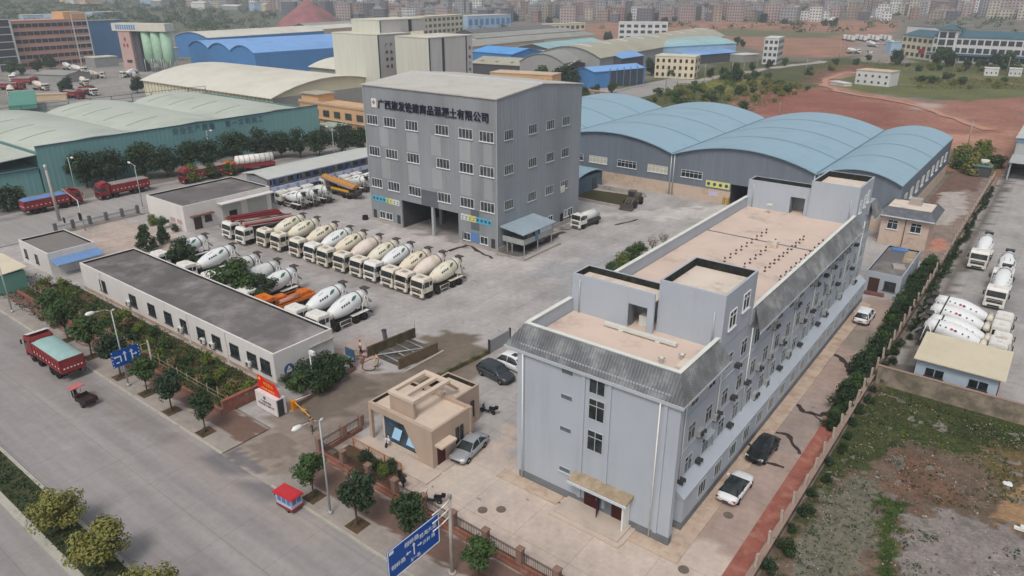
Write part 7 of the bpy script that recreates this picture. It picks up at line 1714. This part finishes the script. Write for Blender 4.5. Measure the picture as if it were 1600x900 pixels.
for j, ch in enumerate('建工混凝土'): text_obj('character', ch, 1.1, MATS['letter'], TT2, (-170.6, 198.0, 18 - j * 2.1), FACEX, .03)

# ---- blue warehouses
t = bg('blue_warehouse', 'bright blue warehouse with two arched gables behind the cream roof', 'warehouse', (300, 103), (402, 118), 10.5, 88, 'w_blue', 'r_blue', 0, 0, 'arcx', 3.2, .6)
t = bg('blue_warehouse', 'farther bright blue warehouse with a long white roof', 'warehouse', (278, 88), (330, 92), 12, 95, 'w_blue', 'r_cream', 0, 0, 'arcx', 3, .6)
bg('white_store', 'pale store between the blue warehouses and the silos', 'shed', (262, 96), (282, 94), 7, 10, 'w_paleblue', 'r_cream')

# ---- silo plant
SL = thing('silo_plant', 'concrete plant with three pale green silos and a gallery with blue lettering', 'plant', at(205, 112)); SL.rotation_euler = (0, 0, R(20)); SL.scale = (.74, .74, .74)
pm('silo_green', S(158, 190, 166), .6, .08, .15, stain=S(130, 160, 140), sth=.6, sscale=.2)
m = MB(); m.box(-5, 5, 0, 9, 0, 27); m.build('wall', MATS['w_pink'], SL); m = MB(); m.box(-5.2, -5.01, .5, 8.5, 3, 27); m.build('side_sheet', MATS['silo_green'], SL)
m = MB(); m.box(-9, 36, -.6, 8, 27, 32); gal = m.build('gallery', MATS['r_cream'], SL)
for k in range(9): q = MB(); q.box(-5.5 + k * 1.9, -4.3 + k * 1.9, -.75, -.62, 28, 31); link('character', q.mesh('character', flat('gallery_blue', S(96, 140, 186), .6)), gal)
for k in range(3):
    x = 15.5 + k * 7.9; m = MB(); m.lathe((x, 4, 3.5), (x, 4, 27), [(0, .6), (.22, 3.7), (1, 3.7)], 18); m.build('silo', MATS['silo_green'], SL)
    m = MB()
    for dx, dy in ((-3, -3), (3, -3), (-3, 3), (3, 3)): m.cyl((x + dx, 4 + dy, 0), (x + dx, 4 + dy, 9), .25, n=6)
    m.build('silo_leg', MATS['galv'], SL)
m = MB(); m.box(5.3, 10, 2, 8, 0, 26); m.build('shaft', MATS['w_dark'], SL)
m = MB()
for dx, dz in ((0, 21.5), (-1.4, 17.5), (1.4, 17.5)): m.ext([(dx - .9, -.05, dz), (dx, -.05, dz - 1.6), (dx + .9, -.05, dz), (dx, -.05, dz + 1.6)], (0, -.06, 0))
m.build('emblem', MATS['logo_red'], SL)
m = MB(); m.box(-1.5, 3, -.1, -.01, 6, 8); m.build('window', MATS['glass_far'], SL)
bg('blue_hall', 'tall blue hall wall beside the silo plant', 'hall', (150, 94), (202, 90), 22, 8, 'w_hall', 'r_grey')
bg('low_shed', 'low pale roofed shed at the foot of the blue hall', 'shed', (150, 106), (186, 103), 5, 10, 'w_grey', 'r_cream')
# ---- brick office
t = bg('brick_office', 'six storey brick red office with long window bands at the left edge', 'building', (35, 109), (150, 99), 24, 14, 'w_brick', 'w_brick', 6, 12, wh=.48, ww=.86)
m = MB()
for k in range(6): m.box(0, t['L'], -.3, -.13, k * 3.92 + 3.2, k * 3.92 + 3.7)
m.build('window_band', MATS['w_pink'], t)
m = MB()
for x in (t['L'] - 9, t['L'] - .6): m.box(x, x + .6, -.6, -.31, 0, 27)
for k in range(7): m.box(t['L'] - 8.4, t['L'] - .6, -.6, -.31, k * 3.92 + 3.4, k * 3.92 + 3.9)
m.build('end_frame', MATS['w_white'], t); m = MB(); m.box(t['L'] - 12, t['L'] + .2, 1, 12, 24.36, 28); m.build('roof_room', MATS['w_orange'], t)
t = bg('glass_wing', 'dark glazed wing with white frames beside the brick office', 'building', (-30, 116), (33, 110), 25, 16, 'w_dark', 'r_grey')
m = MB(); L_ = t['L']
for k in range(8): m.box(0, L_, -.3, -.01, k * 3.6 - .2, k * 3.6 + .2)
for x in (0, L_ * .45, L_ * .98): m.box(x, x + 1, -.5, -.31, 0, 25)
m.build('facade_frame', MATS['w_white'], t)

# ---- truck park on the far left: more mixers, low sheds
GP = 'mixer trucks in the far left truck park'
for k, (px, py, rz, d, lab) in enumerate(((165, 122, 150, 'drum_cream', 'olive drummed far mixer in the truck park near the silos'), (190, 122, 10, 'drum_white', 'far mixer facing forward at the foot of the silo plant'), (212, 122, 250, 'drum_pink', 'far mixer at the end of the cream warehouse'), (135, 114, 110, 'drum_white', 'far mixer behind the pink roofed truck'), (75, 142, 100, 'drum_pink', 'far mixer left of the park tree'), (137, 135, 80, 'drum_pink', 'far mixer right of the park tree'), (18, 150, 70, 'drum_pink', 'far mixer at the left picture edge'), (115, 110, 95, 'drum_white', 'far pale mixer before the brick office'), (20, 128, 60, 'drum_grey', 'far grey mixer under the glazed wing'))):
    q = at(px, py); place(mxA[d], (q.x, q.y, 0), R(rz), lab, GP)
place(tC, G2(at(118, 122)), R(70), 'tipper truck with red body parked before the brick office trees'); place(tD, G2(at(130, 155)), R(100), 'red tipper truck at the front of the far truck park'); place(pA, G2(at(150, 150)), R(95), 'far pump truck with dark red booms in the truck park'); place(tC, G2(at(60, 132)), R(130), 'far red tipper truck in the middle of the truck park'); place(tC, G2(at(40, 140)), R(135), 'far red tipper truck left of the park centre')
bg('long_shelter', 'long low grey roof in the truck park', 'shed', (55, 128), (105, 130), 3.5, 14, 'w_grey', 'r_grey', shape='gable', rise=1)
bg('low_wall_shed', 'low tan wall at the front of the far truck park', 'shed', (55, 158), (105, 156), 2.2, 2, 'w_beige', 'w_beige')

# ---- sheds and blocks between the towers and the town
bg('grey_row', 'long low pale roofed row behind the blue warehouse', 'shed', (470, 62), (562, 54), 7, 24, 'w_beige', 'r_cream', shape='gable', rise=2.5)
bg('grey_row', 'second long low grey roofed row behind the blue warehouse', 'shed', (482, 54), (570, 48), 7, 20, 'w_dark', 'r_grey', shape='gable', rise=2.5)
bg('cream_school', 'cream building with two rows of windows above the pale tower', 'building', (662, 56), (724, 50), 16, 14, 'w_cream', 'w_cream', 3, 9)
bg('blue_market', 'building with a sky blue front and white eaves in the distance', 'building', (731, 46), (798, 42), 13, 20, 'w_paleblue', 'r_cream', 1, 8, glassm='w_blue')
for k, (bl_, br_, h, d, w, r, lab) in enumerate(((( 736, 92), (850, 78), 7, 30, 'w_beige', 'r_grey', 'long grey roofed shed just right of the pale towers'), ((745, 76), (900, 62), 7, 24, 'w_cream', 'r_grey', 'long pale grey shed below the far cream house'), ((740, 64), (870, 54), 6, 20, 'w_dark', 'r_dark', 'dark long shed nearest the town'), ((800, 82), (930, 70), 7, 20, 'w_cream', 'r_grey', 'cream walled long shed left of the four storey block'), ((855, 92), (945, 80), 6, 22, 'w_dark', 'r_teal', 'shed with a pale teal roof left of the long arched shed'), ((738, 104), (800, 110), 8, 26, 'w_blue', 'r_skyblue', 'blue roofed shed right beside the pale towers'), ((820, 104), (905, 110), 6, 18, 'w_dark', 'r_old', 'open fronted shed with white posts'), ((735, 118), (880, 128), 6, 26, 'w_dark', 'r_old', 'ribbed old grey roof behind the grey tower'))):
    t = bg('long_shed', lab, 'shed', bl_, br_, h, d, w, r, shape='gable', rise=2.2)
    if 'old' in r or 'cream walled' in lab: strips(t, 6, 'r_teal', z=1.2, w=1.2, y0=.12, y1=.4)
t = bg('far_house', 'small cream flat house above the long sheds', 'house', (858, 50), (914, 47), 7, 10, 'w_cream', 'w_cream', 1, 7)
t = bg('orange_house', 'low peach flat roofed house right behind the grey tower ridge', 'house', (766, 140), (862, 146), 7, 10, 'w_orange', 'w_beige', 2, 10, wh=.4, ww=.45)
t = bg('white_block', 'white four storey block standing alone left of the bare red field', 'building', (965, 72), (1041, 73), 16.5, 14, 'w_white', 'w_white', 4, 7, side=2, wh=.5, ww=.62)
# long arched shed: vault along a line running away to the right
A = G2(at(936, 122)); Bv = G2(at(1130, 78)); t = bg('arched_shed', 'very long shed with a pale arched roof running away to the right', 'shed', A, Bv, 9, 34, 'w_grey', 'r_old', shape='arc', rise=5, over=.6)
strips(t, 9, 'r_cream', z=.22, w=3.0, rise=5)
A = G2(at(905, 110)); t = bg('arched_shed', 'smaller arched grey shed just left of the very long one', 'shed', G2(at(880, 128)), G2(at(912, 118)), 8, 22, 'w_grey', 'r_grey', shape='arc', rise=4)
t = bg('teal_shed', 'shed with ribbed teal roof behind the cream three storey block', 'shed', G2(at(1030, 100)), G2(at(1148, 92)), 9, 40, 'w_paleblue', 'r_teal', shape='arc', rise=3); strips(t, 12, 'r_cream', z=.22, w=.6, rise=3)
t = bg('blue_lean_to', 'low blue roofed lean to in front of the teal shed', 'shed', G2(at(1075, 102)), G2(at(1150, 95)), 5, 12, 'w_dark', 'r_blue', shape='gable', rise=1)
t = bg('cream_block', 'cream three storey block with brown windows by the dark trees', 'building', (1022, 121), (1084, 124), 10, 12, 'w_cream', 'r_cream', 3, 7, wh=.5, ww=.42, glassm='door_red', side=2)
t = bg('blue_shed', 'bright blue open fronted shed by the far street', 'shed', (927, 139), (1006, 131), 7, 12, 'w_blue', 'r_blue', shape='gable', rise=1.4)
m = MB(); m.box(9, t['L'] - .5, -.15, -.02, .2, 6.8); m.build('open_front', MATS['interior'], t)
m = MB()
for k in range(6): m.box(9 + k * (t['L'] - 10) / 5, 9.4 + k * (t['L'] - 10) / 5, -.3, -.16, 0, 8)
m.build('front_post', MATS['w_blue'], t)
bg('blue_store', 'pale blue roofed store behind the bright blue shed', 'shed', (970, 118), (1004, 112), 8, 14, 'w_dark', 'r_blue', shape='gable', rise=2)
bg('pink_wall', 'long pinkish compound wall behind the first blue vault', 'wall', (904, 148), (950, 154), 2.2, 1, 'w_pink', 'w_pink')
bg('white_corner_block', 'white block with dark arched windows at the far street end', 'building', (1190, 100), (1212, 101), 14, 18, 'w_white', 'w_white', 4, 3, side=4)
bg('flat_canopy', 'flat pale canopy roof near the white corner block', 'canopy', (1160, 98), (1186, 96), 4, 10, 'w_grey', 'r_cream')
t = bg('site_cabins', 'white two storey site cabins beside the curving red dirt track', 'cabin', (1335, 131), (1388, 136), 6, 9, 'w_white', 'w_beige', 2, 5, wh=.36, ww=.3)
bg('low_slab', 'low pale concrete platform at the bend of the red dirt track', 'platform', (1297, 131), (1318, 135), 1.0, 4, 'w_white', 'w_white')
# market hall with teal roofs
t = bg('market_hall', 'large white market hall with teal roofs and rows of dark windows', 'building', G2(at(1452, 96)), G2(at(1640, 106)), 14, 24, 'w_white', 'r_market', 3, 16, shape='gable', rise=3, wh=.58, ww=.78)
m = MB(); m.box(-2, t['L'], -2.5, -.2, 4.2, 5.2); m.build('shop_canopy', MATS['r_market'], t)
m = MB(); m.box(10, 40, -.6, -.2, 3.2, 4.1); m.build('shop_sign', MATS['trim_teal'], t)
m = MB(); m.box(2, 12, -1.2, 8, 0, 18); m.build('stair_tower', MATS['w_white'], t); m = MB(); m.ext([(.5, -2.5, 18), (13.5, -2.5, 18), (7, 4, 20.5)], (0, .1, .3)); m.ext([(.5, 10, 18), (13.5, 10, 18), (7, 4, 20.5)], (0, .1, .3)); m.box(1, 13, -2, 9.5, 18, 18.3); m.build('tower_roof', MATS['r_market'], t)
for k in range(4):
    for j in range(2): q = MB(); q.box(2.8 + j * 4.4, 6.2 + j * 4.4, -1.35, -1.21, 1.5 + k * 4, 4.6 + k * 4); q.build('window', MATS['glass_far'], t)
t = bg('market_wing', 'left wing of the market with a hipped teal roof and a red sign', 'building', G2(at(1405, 88)), G2(at(1452, 95)), 13, 20, 'w_cream', 'r_market', 3, 6, shape='gable', rise=3, wh=.5, ww=.6)
m = MB(); m.box(t['L'] * .62, t['L'] * .8, -.5, -.2, 3.2, 6.0); m.build('red_sign', flat('sign_red', S(160, 44, 70), .5), t)
bg('market_block', 'white flat block behind the left wing of the market', 'building', (1412, 72), (1460, 76), 14, 12, 'w_white', 'r_dark', 0)
bg('blue_stall', 'teal sided stall left of the market wing', 'stall', (1390, 84), (1406, 84), 7, 8, 'w_paleblue', 'r_teal')
GC = 'white trucks and cabins parked left of the market'
bx = thing('box_truck', '', 'truck'); m = MB(); m.box(-1.2, 1.2, 2.2, 8.6, 1, 3.8); m.build('cargo_box', MATS['w_white'], bx); truck_cab(bx, 'cab_white', zr=2.7); m = MB(); m.box(-.5, .5, 1.9, 8.5, .6, 1.0); m.build('chassis', MATS['dusty_dark'], bx)
for y in (1.3, 6.6):
    for s in (-1, 1): wheel(bx, s * 1.0, y, .48, .34, hub='dusty_dark')
for k in range(12): q = at(1318 + k * 6.2, 62 + (k % 3), 0); place(bx, (q.x, q.y, 0), R(200), 'white box truck in the distant row left of the market', GC, 1.15)
for k, (px, py) in enumerate(((1355, 72), (1372, 74), (1344, 84), (1360, 88), (1382, 70))): q = at(px, py, 0); place(mxA['drum_white'], (q.x, q.y, 0), R(60 * k), 'white vehicle parked in the market forecourt among others', GC, 1.0)
for px, py, w in ((1548, 118, 22), (1585, 119, 20), (1420, 110, 0)):
    if w: bg('white_hut', 'small white flat roofed hut in the scrub below the market, %s one' % ('left' if px < 1560 else 'right'), 'hut', (px - w / 2, py), (px + w / 2, py + 1), 3.4, 5, 'w_white', 'w_white', 1, 3, wh=.3, ww=.3)
# power poles along the field
GPz = 'thin poles across the scrub and field'
def pole_proto():
    t = thing('power_pole', '', 'pole'); m = MB(); m.cyl((0, 0, 0), (0, 0, 9), .16, .1, 6); m.build('pole', MATS['concrete'], t); m = MB(); m.box(-.8, .8, -.05, .05, 8.3, 8.45); m.build('cross_arm', MATS['steel'], t); return t
pp = pole_proto()
for px, py, s, lab in ((1510, 235, 1.0, 'leaning pole beside the red field near the shed end'), (1310, 96, 1.3, 'tall pole at the left of the market trucks'), (1258, 118, .9, 'pole in the scrub left of the dirt track'), (1040, 142, 1.1, 'pole on the far street right of the blue shed'), (1058, 138, 1.1, 'second pole on the far street right of the blue shed'), (1100, 130, 1.0, 'pole beside the cream block street'), (1142, 128, 1.0, 'pole where the far street turns'), (1160, 126, .9, 'pole at the scrub corner'), (1182, 112, 1.0, 'pole in front of the flat canopy'), (1488, 118, .9, 'pole below the market stair tower'), (1572, 118, 1.0, 'pole below the right part of the market'), (1216, 185, .6, 'short pole at the red field edge')):
    q = at(px, py); place(pp, (q.x, q.y, 0), rnd.uniform(0, 3), lab, GPz, s)
# small container office in the dirt yard behind the house
t = thing('yard_hut', 'small hut with a dark tank and white cap in the dirt yard', 'hut', G2(at(1533, 275))); m = MB(); m.box(-1.6, 1.6, -1.6, 1.6, 0, 2.4); m.build('wall', MATS['w_dark'], t); m = MB(); m.box(-1.8, 1.8, -1.8, 1.8, 2.4, 2.6); m.build('roof', MATS['w_teal'], t); m = MB(); m.cyl((0, 1, 2.6), (0, 1, 3.6), .9, n=12); m.build('tank', MATS['w_white'], t)
# red earth mound
mm = MB(); n = 28; vs = []; c0 = at(485, 46)
for j in range(n + 1):
    for i in range(n + 1):
        u = i / n * 2 - 1; v = j / n * 2 - 1; r = math.hypot(u, v); z = 30 * max(0, 1 - r) ** .8 + 3 * noise.noise((u * 4, v * 4, 1)) * max(0, 1 - r)
        vs.append((c0.x + u * 34, c0.y + v * 40, z - .3))
mm.add(vs, [(j * (n + 1) + i, j * (n + 1) + i + 1, (j + 1) * (n + 1) + i + 1, (j + 1) * (n + 1) + i) for j in range(n) for i in range(n)], True)
struct('earth_mound', mm, pm('mound', S(150, 96, 98), .95, .3, .08, stain=S(110, 92, 78), sth=.55, sscale=.06))

# ---- the town: individual blocks in view, the farther rest as one mass
tw = {}
pal = [('t_white', S(216, 216, 214)), ('t_grey', S(160, 160, 162)), ('t_brick', S(152, 126, 118)), ('t_beige', S(192, 182, 166)), ('t_tan', S(164, 148, 134)), ('t_dark', S(112, 112, 118)), ('t_pink', S(176, 158, 154))]
for n_, c in pal: pm(n_, c, .9, .1, .05)
pm('t_roof', S(150, 146, 142), .9, .15, .05)
rt = random.Random(21)
def block_mesh(w, d, h, m, ox=0, oy=0, rz=0, z0=0, mi=(0, 1, 2)):
    f = max(2, int(h / 3.1)); c, s = math.cos(rz), math.sin(rz)
    def T(p): return (ox + p[0] * c - p[1] * s, oy + p[0] * s + p[1] * c, z0 + p[2])
    def bx_(x0, x1, y0, y1, za, zb):
        n0 = len(m.v); m.box(x0, x1, y0, y1, za, zb); m.v[n0:] = [T(p) for p in m.v[n0:]]
    m.cur = mi[0]; bx_(-w / 2, w / 2, -d / 2, d / 2, -8, h); m.cur = mi[2]; bx_(-w / 2 - .2, w / 2 + .2, -d / 2 - .2, d / 2 + .2, h, h + .5); bx_(-w * .2, w * .15, -d * .2, d * .2, h + .5, h + 2.8)
    m.cur = mi[1]; nc = max(2, int(w / 3.2)); nd = max(2, int(d / 3.4))
    for j in range(f):
        z = (j + .5) * h / f
        for i in range(nc): x = (i + .5) * w / nc - w / 2; bx_(x - .85, x + .85, -d / 2 - .08, -d / 2 - .01, z - .7, z + .8)
        for i in range(nd): y = (i + .5) * d / nd - d / 2; bx_(w / 2 + .01, w / 2 + .08, y - .8, y + .8, z - .7, z + .8)
TB = []
for k in range(21):
    w, d, h = rt.choice((9, 11, 13, 18)), rt.choice((9, 11, 13)), rt.choice((10, 13, 16, 16, 19, 22)); m = MB(); block_mesh(w, d, h, m); TB.append((m.mesh('town_block', [MATS[pal[k % 7][0]], MATS['glass_far'], MATS['t_roof']], 0, False), pal[k % 7][0][2:], h))
GTn = 'flats of the town on the horizon'
desc = {'white': 'white', 'grey': 'grey', 'brick': 'brick red', 'beige': 'beige', 'tan': 'tan', 'dark': 'dark grey', 'pink': 'pinkish'}
placed = []; tries = 0
def near_edge(px):   # nearest town edge as the ground row where the flats begin
    pts = [(0, 26), (180, 24), (400, 30), (560, 40), (720, 42), (830, 40), (950, 40), (1150, 40), (1400, 40), (1600, 42)]
    for (a, ya), (b, yb) in zip(pts[:-1], pts[1:]):
        if a <= px <= b: return ya + (yb - ya) * (px - a) / (b - a)
    return 40
while len(placed) < 296 and tries < 20000:
    tries += 1; px = rt.uniform(-20, 1620); y0 = near_edge(min(1600, max(0, px))); py = y0 - abs(rt.gauss(0, 1)) * 7
    if py < 6: continue
    if px < 420 and rt.random() < .65: continue
    q = at(px, py)
    if any((q.x - p[0]) ** 2 + (q.y - p[1]) ** 2 < 15 ** 2 for p in placed): continue
    placed.append((q.x, q.y)); me, nm, h = TB[rt.randrange(21)]
    o = link('town_block', me, None, (q.x, q.y, max(0, hill(q.x, q.y) - .5)), R(rt.choice((0, 0, 15, -20, 35)) + rt.uniform(-6, 6)))
    tag(o, '%s block of flats among the crowded houses of the far town' % desc[nm], 'flats', GTn)
# low sheds, tanks and houses on the far left
GLs = 'low sheds and houses on the far left horizon'
rl = random.Random(31)
for k in range(46):
    px = rl.uniform(-10, 470); py = rl.uniform(13, 30); q = at(px, py); L_, D_, H_ = rl.uniform(14, 48), rl.uniform(10, 22), rl.uniform(4, 11)
    a_ = R(rl.choice((0, 0, 90, 30)) + rl.uniform(-8, 8)); q2 = G2(q) + Vector((math.cos(a_), math.sin(a_), 0)) * L_
    A_, B_ = (G2(q), q2) if (q2 - G2(q)).dot(RT) > 0 else (q2, G2(q)); c_ = rl.choice(('r_cream', 'r_cream', 'r_blue', 'r_grey', 'r_teal', 'r_old')); 
    t = bg('far_shed', {'r_cream': 'pale', 'r_blue': 'blue', 'r_grey': 'grey', 'r_teal': 'teal', 'r_old': 'old brownish'}[c_] + ' roofed low shed on the far left horizon', 'shed', A_, B_, H_, D_, rl.choice(('w_white', 'w_grey', 'w_paleblue', 'w_beige')), c_, shape='gable', rise=1.8); t['group'] = GLs; t.location.z = max(0, hill(q.x, q.y) - .5)
t = bg('beige_block', 'beige block with dotted windows at the top left of the picture', 'building', (40, 24), (104, 19), 26, 16, 'w_beige', 'w_beige', 5, 8, wh=.42, ww=.45)
t = bg('grey_block', 'grey ribbed block at the top left corner', 'building', (-20, 28), (38, 24), 24, 16, 'w_grey', 'r_grey', 6, 8, wh=.4, ww=.8)
for bl_, br_, lab in (((40, 44), (72, 43), 'pale blue walled store above the brick office, leftmost of three'), ((88, 42), (126, 40), 'pale blue walled store above the brick office, middle of three'), ((148, 38), (196, 35), 'pale blue walled store above the silo plant, rightmost of three')): bg('blue_store', lab, 'shed', bl_, br_, 13, 18, 'w_paleblue', 'r_cream')
bt_ = random.Random(17)
for k in range(44):
    px = bt_.uniform(0, 1600) if k % 2 else bt_.uniform(0, 470); q = at(px, near_edge(px) + bt_.uniform(-6, 5)); place(bt[k % 3], (q.x, q.y, 0), bt_.uniform(0, 6), 'dark broad tree standing among the houses at the near edge of the far town', 'trees at the edge of the far town', bt_.uniform(.9, 1.6))
m3 = MB()
for k in range(1150):
    px = rt.uniform(-60, 1660); d_ = at(px, 20); az = math.atan2(d_.x, d_.y); q = at(px, near_edge(min(1600, max(0, px))) - 9); dist = q.length + (1750 - q.length) * rt.random() ** 1.4; x = math.sin(az) * dist; y = math.cos(az) * dist
    if px < 420 and rt.random() < .5: continue
    block_mesh(rt.choice((10, 13, 18)), rt.choice((10, 13)), rt.choice((10, 13, 16, 19, 24)), m3, x, y, R(rt.uniform(-40, 40)), hill(x, y) - .5, (k % 7, 7, 8))
tag(m3.build('town_mass', [MATS[p_[0]] for p_ in pal] + [MATS['glass_far'], MATS['t_roof']], None, 0, False), kind='stuff')
# woods on the hills and greenery between the houses
wm = MB(); rw = random.Random(8)
for k in range(6500):
    az = R(rw.uniform(-80, 5) if k % 3 else rw.uniform(-78, -55)); dist = rw.uniform(800, 2300); x = math.sin(az) * dist; y = math.cos(az) * dist; dens = noise.noise((x * .006, y * .006, 12))
    if az > R(-58) and dist < 1500 and dens < .12 and rw.random() > .2: continue
    s = rw.uniform(3, 6.5) * (1 + (dist > 1500) * .6); leaf_cards(wm, (x, y, hill(x, y) + s * .45), s, 22, s * .24, rw, .6)
tag(wm.build('hill_woods', MATS['leaf_mid'], None, 0, False), kind='stuff')
# pale tarpaulin mounds before the town
tp_ = [(1285, 38, 20), (1300, 39, 26), (1325, 36, 14), (1345, 37, 30), (1360, 37, 16)]
for k, (px, py, w) in enumerate(tp_):
    q = at(px, py); m = MB(); m.lathe((0, 0, 0), (0, 0, 9), [(0, w * .5), (.3, w * .4), (.7, w * .2), (1, .3)], 10); o = m.build('tarp_mound', MATS['w_white']); o.location = (q.x, q.y, 0); tag(o, 'white sheeted mound before the town houses beyond the bare red field', 'mound', 'white sheeted mounds')
# ================================================================== AIR, SKY, SUN
hz_m = bpy.data.materials.new('haze'); hz_m.use_nodes = True; nt = hz_m.node_tree; nt.nodes.clear()
out = nt.nodes.new('ShaderNodeOutputMaterial'); pv = nt.nodes.new('ShaderNodeVolumePrincipled'); pv.inputs['Color'].default_value = (.80, .86, .94, 1); pv.inputs['Density'].default_value = HAZE; pv.inputs['Anisotropy'].default_value = .2
nt.links.new(pv.outputs['Volume'], out.inputs['Volume'])
if HAZE > 0:
    mb = MB(); mb.box(-7000, 7000, -5000, 7000, -30, 230); hz = mb.build('haze', hz_m); tag(hz, kind='stuff')
w = bpy.data.worlds.new('World'); sc.world = w; w.use_nodes = True; t = w.node_tree
sky = t.nodes.new('ShaderNodeTexSky'); sky.sky_type = 'NISHITA'; sky.sun_disc = False; sky.sun_elevation = SUN_EL; sky.sun_rotation = SUN_ROT
sky.air_density = 1.0; sky.dust_density = 4.0; sky.ozone_density = 1.0; sky.altitude = 100
hs = t.nodes.new('ShaderNodeHueSaturation'); hs.inputs['Saturation'].default_value = .42   # thin overcast: much of the blue is lost in the veil
t.links.new(sky.outputs['Color'], hs.inputs['Color']); t.links.new(hs.outputs['Color'], t.nodes['Background'].inputs['Color']); t.nodes['Background'].inputs['Strength'].default_value = SKY
ld = bpy.data.lights.new('sun', 'SUN'); ld.energy = SUN; ld.angle = R(SUN_ANG); ld.color = (1, .95, .88); lo = bpy.data.objects.new('sun', ld); col.objects.link(lo)
sd = Vector((math.sin(SUN_ROT) * math.cos(SUN_EL), math.cos(SUN_ROT) * math.cos(SUN_EL), math.sin(SUN_EL)))
lo.rotation_euler = (-sd).to_track_quat('-Z', 'Y').to_euler(); lo.location = (0, 0, 200)
vs_ = sc.view_settings; vs_.view_transform = 'Standard'; vs_.look = 'None'; vs_.exposure = EXPO; vs_.gamma = 1; vs_.use_curve_mapping = False
sc.cycles.max_bounces = 6; sc.cycles.diffuse_bounces = 3; sc.cycles.glossy_bounces = 3; sc.cycles.volume_bounces = 1; sc.cycles.transparent_max_bounces = 6
